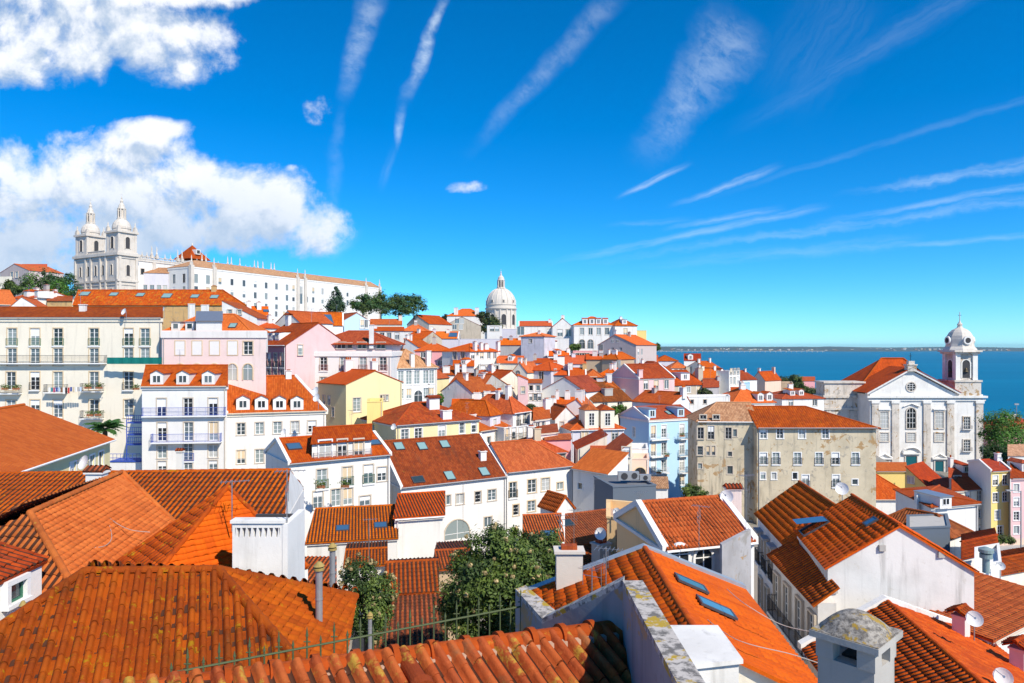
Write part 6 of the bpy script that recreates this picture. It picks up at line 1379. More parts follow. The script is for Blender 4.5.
# right: street houses
def street_house():
    E0, E1, Rk0, Rk1 = V3(18.1, 52.4, 57.5), V3(16.9, 42.9, 57.5), V3(21.3, 51.9, 60.0), V3(20.3, 43.5, 60.0); B0, B1 = V3(24.5, 51.6, 57.5), V3(23.6, 43.2, 57.5)
    root, ro, L = near_house('house', 'white terrace house with a dark ribbed roof along the narrow street', 'house', [[E0, E1, Rk1, Rk0], [Rk0, Rk1, B1, B0]], drop([E0+V3(.3, 0, 0), E1+V3(.3, 0, 0)], 48)+[[(24, 43.2, 48), (17.2, 43.1, 48), (17.2, 43.1, 57.5), (20.3, 43.3, 60.0), (24, 43.2, 57.5)], [(18.4, 52.2, 48), (24, 51.8, 48), (24, 51.8, 57.5), (21.3, 52, 60), (18.4, 52.2, 57.5)]], (20, 47, 48), 'bright', relief='barrel', amp=.04, ridges=[(Rk0, Rk1)], tw=.33, wallc='white', dirt=.5)
    e = (E1-E0).normalized(); rz = math.atan2(e.y, e.x)
    for k, t in enumerate((1.2, 3.2, 5.2, 7.4, 8.8)):
        for z in (54.2, 51.0):
            p = E0+V3(.3, 0, 0)+e*t; a, pn = winmesh('w', .85, 2.1, 'stone', 'white', 3 if k % 2 else 1, False, True); o = link('window', a, root); o.location = V3(p.x, p.y, z)-L; o.rotation_euler = (0, 0, rz); link('pane', pn, o)
            if z > 53: 
                bm_, rl = railmesh(1.3, .35, .95, 'iron', True); bo = link('balcony', bm_, root); bo.location = o.location.copy(); bo.rotation_euler = (0, 0, rz); link('railing', rl, bo)
    for t in (1.2, 3.2, 5.2, 7.4):
        hd = MB(); p = E0+V3(.3, 0, 0)+e*t; hd.box((p.x-.2, p.y, 56.5), 1.2, .55, .16, wallmat('grey', .6), rz); hd.build('window_hood', root, L)
    GROUNDPTS.extend([(17, 43, 48.2), (18, 52, 48.5), (15.5, 48, 47.8), (24, 44, 48.2)])
street_house()
def gable_house():
    G, GB = V3(19.9, 36, 60.85), V3(21.0, 43.2, 60.85); LF, LB, RF, RB = V3(16.4, 36.35, 58.66), V3(17.75, 43.6, 58.66), V3(23.5, 35.6, 58.66), V3(24.6, 42.7, 58.66)
    e = (GB-G).normalized()*.12; ex = lambda a, b, k: a+(a-b).normalized()*k
    root, ro, L = near_house('house', 'white house with a broad blank gable wall facing us and an open roof window', 'house', [[ex(LB, GB, .25)+e, ex(LF, G, .25)-e, G-e, GB+e], [G-e, ex(RF, G, .25)-e, ex(RB, GB, .25)+e, GB+e]],
      [[(LF.x, LF.y, 47), (RF.x, RF.y, 47), RF, G-V3(0, 0, .1), LF], [(LB.x, LB.y, 47), (LF.x, LF.y, 47), LF, LB], [(RF.x, RF.y, 47), (RB.x, RB.y, 47), RB, RF], [(RB.x, RB.y, 47), (LB.x, LB.y, 47), LB, GB-V3(0, 0, .1), RB]], (20, 39.5, 47), 'bright', relief='barrel', ridges=[(G-e, GB+e)], tw=.42, wallc='white', dirt=.65, rr=.11, amp=.045)
    hs = House(); hs.faces = [[LB, LF, G, GB]]; hs.root = root; hs.L = L; hs.U = V3(1, 0, 0); hs.roof = ro
    skylight(hs, 815, 528, 1.1, 1.6, 2, True); skylight(hs, 871.5, 523, .5, .6, 2)
    # lower street side with lean-to roof
    w = MB(); wm = wallmat('white', .5); w.prism([V3(15.55, 35.6, 0), V3(16.45, 35.5, 0), V3(17.7, 43.4, 0), V3(16.2, 43.4, 0)], 47, 57.0, wm); w.build('side_wall', root, L)
    lt = MB(); tileface(lt, [V3(16.0, 44.0, 56.9), V3(15.2, 35.4, 56.9), V3(16.5, 35.3, 57.9), V3(17.7, 43.6, 57.9)], roofmat('orange', 0, .3), 'canal', tw=.3); lt.build('lean_to_roof', root, L)
    A, B = V3(16.2, 43.4, 0), V3(15.55, 35.6, 0); d = (B-A).normalized(); rz = math.atan2(d.y, d.x)
    for t in (1.0, 3.0, 5.2, 7.2):
        p = A+d*t; a, pn = winmesh('w', .9, 2.2, 'stone', 'white', 1, False, True); o = link('window', a, root); o.location = V3(p.x, p.y, 54.0)-L; o.rotation_euler = (0, 0, rz); link('pane', pn, o)
    bm_, rl = railmesh(6.5, .6, 1.0, 'iron', True); p = A+d*4.0; bo = link('balcony', bm_, root); bo.location = V3(p.x, p.y, 53.9)-L; bo.rotation_euler = (0, 0, rz); link('railing', rl, bo)
    for px, py in ((884, 549), (838, 593), (940, 554)):
        p = P(px, py, 35.85); vt = MB(); vt.box((p.x, 36.1-.1*(p.x-19.9)-.12, p.z-.15), .32, .2, .3, wallmat('concrete', .5)); vt.build('wall_vent', root, L)
    GROUNDPTS.extend([(16, 36, 47.2), (23, 36, 47.5), (24, 42, 47.5), (14.5, 40, 47)])
gable_house()
def lower_right():
    r0, r1 = V3(18.05, 33.6, 57.75), V3(16.9, 24, 57.75); l0, l1, q0, q1 = V3(13.5, 32.6, 55.9), V3(12.7, 24, 55.9), V3(23.4, 34.6, 55.7), V3(21.9, 24, 55.7)
    root, ro, L = near_house('house', 'house with a ribbed rust roof in front of the broad blank gable', 'house', [[l0, l1, r1, r0], dict(p=[r0, r1, q1, q0], relief='flat', mat='orange', tw=.24)], drop([l0+V3(.3, 0, 0), l1+V3(.3, 0, 0)], 47)+[[(13, 24.3, 47), (21.6, 24.3, 47), (21.6, 24.3, 55.7), (16.9, 24.3, 57.6), (13, 24.3, 55.9)], [(23, 34.3, 47), (13.8, 32.5, 47), (13.8, 32.5, 55.9), (18, 33.4, 57.6), (23, 34.3, 55.7)]], (17.5, 29, 47), 'bright', relief='canal', amp=.038, ridges=[(r0, r1)], tw=.25, wallc='white', dirt=.5)
    hs = House(); hs.faces = [[r0, r1, q1, q0]]; hs.root = root; hs.L = L; hs.U = V3(.8, .6, 0); hs.roof = ro
    chimney(hs, 961, 634, .6, .55, .85, 'tile', 'palepink'); chimney(hs, 1019, 668, .6, .55, .85, 'tile', 'palepink')
    fl = MB(); wm = wallmat('white', .6); 
    fl.hexa([r0+V3(0, .1, -.1), V3(23.4, 34.7, 55.6), V3(23.4, 35.1, 55.6), r0+V3(0, .5, -.1)], [r0+V3(0, .1, .2), V3(23.4, 34.7, 55.9), V3(23.4, 35.1, 55.9), r0+V3(0, .5, .2)], wm); fl.hexa([l0+V3(0, .1, -.1), r0+V3(0, .1, -.1), r0+V3(0, .5, -.1), l0+V3(0, .5, -.1)], [l0+V3(0, .1, .2), r0+V3(0, .1, .2), r0+V3(0, .5, .2), l0+V3(0, .5, .2)], wm)
    fl.build('flashing', ro, L)
    GROUNDPTS.extend([(13, 25, 47), (22, 25, 47), (23, 34, 47.2), (11, 30, 47.3)])
lower_right()
def mushroom_chimney():
    c = V3(5.16, 10.5, 62); root = thing('chimney', c, 'stout plastered chimney with a lichen covered domed cap in the right foreground', 'chimney', rz=R(43))
    wm = wallmat('concrete', .65); m = MB(); z = 3.66
    a = .40; t = .19
    m.box((0, 0, -6), 2*a, 2*a, 6+z-.29, wm)
    for sx in (-1, 1):
        for sy in (-1, 1): m.box((sx*(a-t/2-.01), sy*(a-t/2-.01), z-.29), t+.06, t+.06, .29, wm)
    m.box((0, 0, z-.30), .3, .3, .05, plain('soot', (.02,.02,.02), .95))
    m.build('stack', root)
    k = MB(); b = .49; cp = plain('weathered_cap', (.3, .28, .25), .95)
    nt = NT(cp.node_tree); bs = nt.n['Principled BSDF']; g = nt.node('ShaderNodeNewGeometry'); n1 = nt.noise(g.outputs['Position'], 11, 7, .72); n2 = nt.noise(g.outputs['Position'], 4.5, 6, .72, .4)
    c = nt.mix(nt.sstep(n1, .38, .64), c4((.36,.33,.29)), c4((.10,.09,.08))); c = nt.mix(nt.sstep(n2, .53, .60), c, c4((.33,.21,.03))); nt.put(bs.inputs['Base Color'], c)
    bm = nt.node('ShaderNodeBump'); bm.inputs['Strength'].default_value = .7; bm.inputs['Distance'].default_value = .02; nt.put(bm.inputs['Height'], n1); nt.l.new(bm.outputs[0], bs.inputs['Normal'])
    k.box((0, 0, z), 2*b, 2*b, .095, wm)
    k.box((0, 0, z+.095), 2*b-.02, 2*b-.02, .012, cp)
    n = 10; rings = []
    for i in range(7):
        f = i/6; s = b*.90*(1-f)**.62+.03; h = .29*f**.9
        ring = []
        for j in range(24):
            th = 2*math.pi*j/24; e = 3.2-1.0*f; cc, ss = math.cos(th), math.sin(th); q = (abs(cc)**e+abs(ss)**e)**(-1/e)
            w = 1+.05*mnoise.noise((cc*2, ss*2, f*3)); ring.append(V3(s*q*cc*w, s*q*ss*w, z+.105+h))
        rings.append(ring)
    for r0, r1 in zip(rings, rings[1:]):
        for j in range(24): k.face([r0[j], r0[(j+1) % 24], r1[(j+1) % 24], r1[j]], cp, smooth=True)
    k.face(rings[-1], cp)
    k.build('cap', root)
mushroom_chimney()
def grey_wall():
    m = MB(); wm = wallmat('grey', .9); A, B = P(722, 545, 34.2), P(751, 537, 36.5)
    m.hexa([V3(A.x, A.y, 50), V3(B.x, B.y, 50), V3(B.x, B.y+.35, 50), V3(A.x, A.y+.35, 50)], [V3(A.x, A.y, A.z), V3(B.x, B.y, A.z+.15), V3(B.x, B.y+.35, A.z+.15), V3(A.x, A.y+.35, A.z)], wm)
    solo(m, 'yard_wall', (A.x, A.y, 50), 'stained grey wall closing the narrow street beside the ribbed roof', 'wall')
    m = MB(); wm = wallmat('ochre', .8); m.prism([V3(10.2, 18.5, 0), V3(10.5, 18.5, 0), V3(12.3, 35.5, 0), V3(12.0, 35.5, 0)], 48, 55.6, wm)
    solo(m, 'street_wall', (11.2, 27, 48), 'low ochre wall along the left side of the narrow street', 'wall')
grey_wall()
# ------------------------------------------------------------------ trees
def leafmat(name, col, var=.35):
    if name in MATS: return MATS[name]
    m, t, b = newmat(name); g = t.node('ShaderNodeNewGeometry')
    rp = t.m('MULTIPLY_ADD', g.outputs['Random Per Island'], 2*var, 1-var)
    t.put(b.inputs['Base Color'], t.mix(1.0, c4(col), rp, 'MULTIPLY')); b.inputs['Roughness'].default_value = .55; b.inputs['Specular IOR Level'].default_value = .3
    tr = t.node('ShaderNodeBsdfTranslucent'); tr.inputs[0].default_value = c4((col[0]*1.2, col[1]*1.3, col[2]*.6)); mx = t.node('ShaderNodeMixShader'); mx.inputs[0].default_value = .22
    t.l.new(b.outputs[0], mx.inputs[1]); t.l.new(tr.outputs[0], mx.inputs[2]); t.l.new(mx.outputs[0], t.n['Material Output'].inputs[0])
    MATS[name] = m
    return m
def tree(name, label, base, blobs, leaf=.25, n=4000, cols=('leaf_green', 'leaf_dark'), trunk=.2, cat='tree', flowers=0, seed=1, shape=1.0, group=None):
    """blobs: (dx,dy,z,r) clumps above the base"""
    rnd = random.Random(seed); base = Vector(base)
    root = thing(name, base, label, cat, group)
    bark = plain('bark', (.09,.065,.045), .9, var=.3)
    t = MB(); top = sum((Vector(b[:3]) for b in blobs), Vector())/len(blobs)
    t.bar((0, 0, -1.5), (top.x*.4, top.y*.4, top.z*.55), trunk, bark, 7, r2=trunk*.7)
    for b in blobs: 
        s = V3(top.x*.4, top.y*.4, top.z*.5)*rnd.uniform(.75, 1.0); e = Vector(b[:3]); mid = s.lerp(e, .55)+V3(rnd.uniform(-.2, .2), rnd.uniform(-.2, .2), rnd.uniform(-.1, .2))*b[3]*.5
        t.bar(s, mid, trunk*.42, bark, 5, r2=trunk*.25); t.bar(mid, e+V3(0, 0, b[3]*.3), trunk*.25, bark, 5, r2=trunk*.07)
    t.build('trunk', root)
    COLS = {'leaf_green': (.085,.135,.026), 'leaf_dark': (.042,.075,.02), 'leaf_light': (.14,.20,.04), 'leaf_pine': (.055,.13,.045), 'leaf_conifer': (.05,.10,.055), 'leaf_vivid': (.08,.20,.025), 'leaf_olive': (.085,.10,.035), 'leaf_palm': (.06,.15,.03)}
    ms = [leafmat(c, COLS[c]) for c in cols]; fm = leafmat('blossom_cream', (.46,.36,.18), .4)
    k = MB(); tot = sum(b[3]**2 for b in blobs); sub = []
    for b in blobs:                                     # each blob splits into leaf clumps on its outer shell
        m = max(7, int(44*b[3]**2/tot*len(blobs)**.5))
        for i in range(m):
            v = V3(rnd.gauss(0, 1), rnd.gauss(0, 1), rnd.gauss(0, 1)*shape).normalized(); q = b[3]*(.45+.6*rnd.random()**.6)
            sub.append((V3(b[0]+v.x*q, b[1]+v.y*q, b[2]+v.z*q*.85), b[3]*rnd.uniform(.30, .56), v, rnd.choice(ms)))
    per = max(6, n//len(sub))
    for c, r, v, mt in sub:
        for i in range(per):
            d = V3(rnd.gauss(0, .5), rnd.gauss(0, .5), rnd.gauss(0, .42)); p = c+d*r
            nn = (v*.6+d.normalized()*.5+V3(rnd.uniform(-.7, .7), rnd.uniform(-.7, .7), rnd.uniform(-.1, .9))).normalized()
            x = nn.orthogonal().normalized(); x = (x*math.cos(rnd.random()*6.28)+nn.cross(x)*math.sin(rnd.random()*6.28)).normalized(); y = nn.cross(x); l = leaf*rnd.uniform(.6, 1.25); w = l*.42
            k.face([p-x*l*.5, p-y*w*.5+nn*l*.05, p+x*l*.5, p+y*w*.5+nn*l*.05], mt)
    if flowers:
        for i in range(flowers):
            c, r, v, _ = rnd.choice(sub)
            if v.z < -.3: continue
            p = c+v*r*.9
            for q in range(4):
                d = V3(rnd.gauss(0, .4), rnd.gauss(0, .4), rnd.gauss(0, .4)); l = .05; x = d.orthogonal().normalized() if d.length > .01 else V3(1, 0, 0); y = d.cross(x).normalized() if d.length > .01 else V3(0, 1, 0)
                pp = p+d*.10; k.face([pp-x*l, pp-y*l, pp+x*l, pp+y*l], fm)
    k.build('crown', root)
    return root
def pblobs(Y, base, lst):        # clumps measured on the photograph at one distance: (px, py, radius px, depth offset m)
    out = []
    for px, py, r, dy in lst:
        p = P(px, py, Y+dy)-Vector(base); out.append((p.x, p.y, p.z, r*Y/FP))
    return out
b0 = P(500, 660, 29.5)
tree('flowering_tree', 'large leafy tree with pale blossom clusters behind the iron fence', b0, pblobs(29.5, b0, [(492,548,22,0),(507,562,29,.4),(480,577,27,-.3),(464,599,21,-.2),(499,600,33,-.5),(524,577,21,.5),(481,622,27,0),(517,618,25,.2),(460,618,16,.3),(509,542,15,.6)]), .19, 46000, ('leaf_green', 'leaf_dark', 'leaf_green', 'leaf_light'), .22, flowers=2200, seed=2)
b0 = P(548, 640, 33)
tree('leafy_tree', 'darker leafy tree just behind the blossoming tree on its right', b0, pblobs(33, b0, [(545,548,20,0),(562,566,18,.4),(538,572,22,.3),(556,588,22,0),(532,545,14,.6),(573,580,12,.3)]), .19, 14000, ('leaf_dark', 'leaf_green', 'leaf_green'), .18, flowers=260, seed=5)
b0 = P(366, 668, 26.5)
tree('small_tree', 'small round tree with pale flower tips beside the tall metal flue', b0, pblobs(26.5, b0, [(362,577,19,0),(378,592,17,.3),(350,592,14,.3),(366,610,22,-.2),(384,612,11,.2),(352,618,13,0),(372,632,15,.1)]), .13, 15000, ('leaf_green', 'leaf_dark', 'leaf_light'), .12, flowers=420, seed=3)
b0 = P(336, 316, 235)
tree('conifer', 'tall pale green conifer in front of the convent wall', b0, [(0,0,2.2,2.6),(0,0,4.4,2.3),(.3,0,6.4,1.8),(0,0,8.2,1.2),(-.8,.5,3,2.2),(1,.3,3.4,2),(0,0,9.4,.7)], .7, 5500, ('leaf_conifer', 'leaf_dark', 'leaf_conifer'), .4, seed=4)
for i, (px, py, Y, lab, bl) in enumerate([
    (363, 322, 262, 'dark round pine right of the tall conifer', [(362,299,7,0),(369,303,7,1),(356,303,6,-1),(364,308,8,1)]),
    (381, 322, 270, 'middle dark pine of the clump below the convent end', [(380,299,8,0),(386,304,7,1),(375,305,7,-1),(382,309,8,0)]),
    (399, 322, 275, 'dark pine with a ragged top right of the middle pine', [(397,300,8,0),(404,304,8,1),(392,306,7,-1),(400,310,8,0)]),
    (414, 320, 280, 'rightmost dark pine with a branch reaching right over the roofs', [(411,299,7,0),(417,302,7,1),(423,307,4,0),(412,308,8,0),(405,311,6,0)])]):
    b = P(px, py, Y); tree('pine_tree', lab, b, pblobs(Y, b, bl), .8, 4200, ('leaf_pine', 'leaf_dark', 'leaf_green'), .35, seed=20+i, shape=.7, group='pines below the convent')
for i, (px, py, Y, lab, bl, cl) in enumerate([
    (35, 312, 190, 'bright green leafy tree at the left below the skyline houses', [(32,280,10,0),(42,284,9,1),(26,292,9,0),(38,296,10,-1),(20,288,6,1)], ('leaf_vivid', 'leaf_green', 'leaf_dark')),
    (58, 308, 195, 'bright green tree left of the lichen-spotted roof', [(57,286,8,0),(63,291,7,1),(51,293,8,0),(58,297,9,0)], ('leaf_vivid', 'leaf_green')),
    (55, 300, 245, 'dark tree mass close to the church towers', [(48,275,6,0),(57,279,8,2),(64,284,8,0),(70,279,6,1),(52,284,8,1),(70,290,8,0)], ('leaf_dark', 'leaf_pine')),
    (14, 300, 165, 'small dark green tree at the far left among red roofs', [(10,285,5,0),(15,290,6,0),(8,292,5,0)], ('leaf_green', 'leaf_dark')),
    (28, 306, 128, 'small green bush between the white gables at the far left', [(26,302,4,0),(29,305,4,0)], ('leaf_green', 'leaf_dark')),
    (490, 338, 330, 'dark shrubby tree leaning against the foot of the dome', [(484,317,6,0),(491,321,7,0),(497,325,5,0),(487,326,7,0),(480,314,4,0)], ('leaf_olive', 'leaf_dark')),
    (437, 332, 345, 'dark shrub between the white gable and the stone gable on the skyline', [(436,324,5,0),(441,328,5,0),(447,318,4,4)], ('leaf_dark', 'leaf_olive')),
    (1000, 478, 172, 'large bright green tree right of the parish church', [(996,418,12,0),(1008,424,14,1),(1016,436,12,0),(1002,438,16,-1),(990,432,9,0),(1020,448,8,0),(995,448,9,1)], ('leaf_vivid', 'leaf_vivid', 'leaf_green')),
    (992, 476, 160, 'dark shaded tree under the large bright tree by the church', [(988,450,6,0),(1000,456,10,0),(992,462,8,0)], ('leaf_dark', 'leaf_pine')),
    (778, 396, 300, 'dark round tree behind the old fort wall', [(783,381,5,0),(774,383,5,0),(790,382,4,1),(779,386,6,0)], ('leaf_dark', 'leaf_olive')),
    (798, 398, 275, 'tall dark tree right of the old fort wall', [(795,379,6,0),(797,385,6,0),(794,391,6,0)], ('leaf_dark', 'leaf_green')),
    (812, 398, 240, 'spreading green bushes between fort wall and parish church', [(806,391,6,0),(815,392,6,0),(823,394,5,0),(800,393,5,0)], ('leaf_olive', 'leaf_green', 'leaf_dark')),
    (654, 350, 340, 'small green tree on the skyline above the river', [(652,346,3,0),(657,347,3,0)], ('leaf_green', 'leaf_dark')),
    (690, 500, 100, 'green bush growing at the foot of the blue house', [(688,489,6,0),(697,492,6,0),(692,496,6,0),(703,494,4,0)], ('leaf_light', 'leaf_dark', 'leaf_green')),
    (620, 418, 128, 'green shrub in the yard behind the cream dormers', [(616,410,4,0),(612,413,4,0),(622,409,4,0)], ('leaf_vivid', 'leaf_green')),
    (532, 412, 118, 'grey green climbing shrub beside the hip roof', [(531,408,4,0),(536,411,4,0)], ('leaf_olive', 'leaf_dark')),
    (575, 351, 240, 'small green shrub at the foot of the white mansion', [(573,347,3,0),(577,347,3,0)], ('leaf_vivid', 'leaf_green')),
    (705, 396, 150, 'potted dark shrubs in the grey yard by the stone house', [(703,392,4,0),(708,394,4,0)], ('leaf_dark', 'leaf_olive')),
    (1000, 540, 62, 'yellow flowering creeper below the lemon yellow house', [(990,540,5,0),(1000,539,5,0),(1010,540,4,0),(982,541,4,0)], ('leaf_light', 'leaf_olive')),
    (440, 404, 115, 'small potted green plant beside the yellow house', [(440,397,3,0),(440,400,3,0)], ('leaf_vivid', 'leaf_green'))]):
    b = P(px, py, Y); nm = 'shrub' if any(w in lab for w in ('shrub', 'bush', 'creeper', 'plant')) else 'leafy_tree'
    tree(nm, lab, b, pblobs(Y, b, bl), max(.13, Y*.0034), 3200 if 'large' not in lab else 9000, cl, max(.05, .0013*Y), seed=60+i, cat='shrub' if nm == 'shrub' else 'tree')
def palm(px, py, Y, label):
    b = P(px, py, Y); root = thing('palm_tree', b, label, 'palm'); bark = plain('bark', (.09,.065,.045), .9, var=.3); t = MB(); t.bar((0, 0, -8), (0, 0, 0), .25, bark, 8); t.build('trunk', root)
    k = MB(); lm = leafmat('leaf_palm', (.05,.13,.03)); rnd = random.Random(9)
    for i in range(34):
        th = i*2.399; el = rnd.uniform(.1, 1.35); L = rnd.uniform(1.9, 2.6); d = V3(math.cos(th), math.sin(th), 0); prev = None
        for s in range(9):
            f = s/8; p = d*(L*f*math.cos(el*(1-f*.4)))+V3(0, 0, L*f*math.sin(el)-.8*f*f*L*.6)
            if prev is not None and s > 1:
                sd = V3(-d.y, d.x, 0); w = .42*math.sin(math.pi*min(1, f*.9+.08))
                for sg in (-1, 1): k.face([prev, p, p+sd*sg*w+V3(0, 0, -.14)+d*.2, prev+sd*sg*w+V3(0, 0, -.14)+d*.2], lm)
            prev = p
    k.build('crown', root)
palm(105, 428, 76, 'palm tree with spreading fronds between cream block and orange roof')

# ------------------------------------------------------------------ dishes, aerials, flues, lamp, laundry
def dish(px, py, Y, d, label, az=-30, group='satellite dishes on the roofs'):
    p = P(px, py, Y); root = thing('satellite_dish', p, label, 'satellite dish', group); a = R(az); f = V3(math.sin(a), -math.cos(a), .45).normalized()
    m = MB(); wm = plain('dish_enamel', (.74,.74,.73), .45, var=.05); x = f.orthogonal().normalized(); y = f.cross(x); n = 20; pr = [(0, 0), (.35, .02), (.7, .075), (1.0, .15)]
    rg = [[f*(h*d)+ (x*math.cos(2*math.pi*k/n)+y*math.sin(2*math.pi*k/n)*1.06)*(r*d/2) for k in range(n)] for r, h in pr]
    for A, B in zip(rg, rg[1:]):
        for k in range(n): m.face([A[k], A[(k+1) % n], B[(k+1) % n], B[k]], wm, smooth=True)
    m.build('reflector', root)
    s = MB(); ir = plain('galvanised', (.45,.46,.47), .4, .8); s.bar((0, 0, 0), (-f.x*.25, -f.y*.25, -.1), .03, ir, 6); s.bar((-f.x*.25, -f.y*.25, .1), (-f.x*.25, -f.y*.25, -1.1*d-.3), .03, ir, 6); s.bar(rg[-1][int(n*.75)], f*(d*.55), .014, ir, 5); s.bar(f*(d*.5), f*(d*.6), .05, ir, 6); s.build('arm', root)
for px, py, Y, d, lab in [(842,489,54,.95,'large round dish beside the white chimney above the near gable roof'),(974.5,619,29.5,.62,'dish fixed to the pink tiled-cap chimney right of the blank gable'),(1003,677,26,.62,'dish low on the roof in the bottom right corner'),(1000.5,566,44,.5,'small dish on the white annexe with the roof vent'),
    (617,512,44.2,.5,'dish at the top left corner of the tan side wall'),(601,534,44,.75,'dish on the rust roof annexe left of the tan side wall'),(727,497,40.5,.75,'dish beside the pinkish chimney behind the neat ribbed roof'),(124.5,312,92,.9,'round dish on the rust roof of the long cream block'),(163,310,125,1.1,'dish beside the ochre wall of the lichen-spotted roof'),
    (85,463,42,.85,'white dish on the wall under the broad smooth orange roof'),(316,391,86,1.0,'upper dish of the pair left of the yellow gable'),(317,398,84,1.0,'lower dish of the pair left of the yellow gable'),(394,427,88,.8,'dish at the left end of the long rust brown hip roof'),(284,432,86,.8,'dish on the wall of the four-dormer house'),(1000,459,100,.6,'small dish on the red ridge beside the lemon yellow house')]:
    dish(px, py, Y, d, lab)
def aerial(px, py, Y, h, label, arms=7, az=40, group='television aerials on the roofs'):
    p = P(px, py, Y); root = thing('tv_aerial', p, label, 'aerial', group); ir = plain('galvanised', (.45,.46,.47), .4, .8); m = MB(); m.bar((0, 0, -.3), (0, 0, h), .018, ir, 6); m.build('mast', root)
    b = MB(); a = R(az); d = V3(math.cos(a), math.sin(a), 0); s = V3(-d.y, d.x, 0); c = V3(0, 0, h-.05); L = .9; b.bar(c-d*L*.4, c+d*L*.6, .012, ir, 5)
    for k in range(arms): q = c+d*L*(-.35+.9*k/(arms-1)); w = .32-.02*k; b.bar(q-s*w, q+s*w, .007, ir, 4)
    b.build('boom', root); b = MB(); c = V3(0, 0, h*.72)
    b.bar(c-s*.3, c+s*.3, .01, ir, 5)
    for k in (-1, 1): b.bar(c+s*k*.3-V3(0, 0, .3), c+s*k*.3+V3(0, 0, .3), .01, ir, 5)
    b.build('dipole', root)
for px, py, Y, h, lab, az in [(232,522,22.5,1.35,'aerial on the ridge of the pointed pyramid roof',20),(592,605,21,1.2,'tangled aerial on the rust roof left of the firewall',60),(606,598,22,1.6,'taller aerial behind the tangled one on the rust roof',-20),(287,556,21,2.6,'tall thin mast beside the vented white parapet',10),(369,560,44,2.6,'aerial standing in front of the skylight roof',15),
    (699,545,35,2.0,'aerial lying against the neat ribbed orange roof',-30),(746,530,36.5,2.9,'aerial at the right end of the neat ribbed roof',15),(560,548,46,2.2,'aerial in front of the rust orange roof',0),(574,545,47,2.4,'second aerial before the rust orange roof, nearer its middle',35),(463,525,60,3.6,'tall aerial in front of the white wall with the arch',5),(594,510,62,2.8,'aerial with a square frame by the white bowed wall',0),(639,515,44,1.5,'aerial by the tan side wall',10)]:
    aerial(px, py, Y, h, lab, az=az)
def flue(px, py0, py1, Y, r, label, cap='hat'):
    p = P(px, py0, Y); h = P(px, py1, Y).z-p.z; root = thing('metal_flue', p, label, 'flue'); g = plain('galvanised_dull', (.36,.36,.37), .55, .5, var=.25, vscale=4); m = MB(); m.lathe((0, 0, -.5), [(r, 0), (r, .5+h*.45), (r*1.1, .5+h*.45), (r*1.1, .5+h*.48), (r, .5+h*.48), (r, h+.5)], g, 14); m.build('pipe', root)
    k = MB(); k.lathe((0, 0, h), [(r*1.5, .0), (r*1.5, .05), (r*.9, .06), (r*.9, .1), (r*1.6, .1), (r*.5, .2)], plain('lichen_metal', (.34,.25,.08), .8, var=.3, vscale=12), 14); k.build('cap', root)
flue(319, 624, 570, 16.8, .085, 'thick metal flue rising from the big ribbed hip roof')
flue(332.5, 592, 550, 20, .085, 'taller metal flue with a yellow lichen cap behind the thick one')
flue(23, 631, 610, 15.0, .05, 'short metal flue on the left hip of the big ribbed roof')
flue(370, 637, 618, 24, .07, 'thin white flue in front of the small round tree')
def kitchen_vent():
    p = P(986, 566, 43); root = thing('roof_vent', p, 'green grey metal kitchen vent with a round cowl on the white annexe', 'vent'); m = MB(); g = plain('vent_paint', (.30,.40,.40), .5, .4); m.lathe((0, 0, 0), [(.2, -.4), (.2, .5)], g, 14); m.build('pipe', root); k = MB(); k.lathe((0, 0, .5), [(.36, 0), (.36, .25), (.2, .3), (.2, .36), (.42, .36), (.42, .55), (.1, .68)], g, 16); k.build('cowl', root)
kitchen_vent()
def lamp_post():
    p = P(1021, 562, 64); root = thing('lamp_post', p, 'tall grey lamp post at the right edge before the pink house', 'lamp post'); g = paint('grey'); m = MB(); m.bar((0, 0, -3), (0, 0, 6.5), .07, g, 8, r2=.05); m.build('pole', root); k = MB(); k.bar((0, 0, 6.45), (-.9, 0, 6.55), .035, g, 6); k.box((-1.1, 0, 6.5), .55, .2, .1, g); k.build('lamp_head', root)
    p = P(1016.5, 425, 420); root = thing('floodlight_mast', p, 'thin floodlight mast standing against the river at the right edge', 'mast'); m = MB(); m.bar((0, 0, -6), (0, 0, 12), .22, g, 6); m.build('pole', root); k = MB(); k.box((0, 0, 12), 2.6, .5, .9, g); k.build('lamp_head', root)
lamp_post()
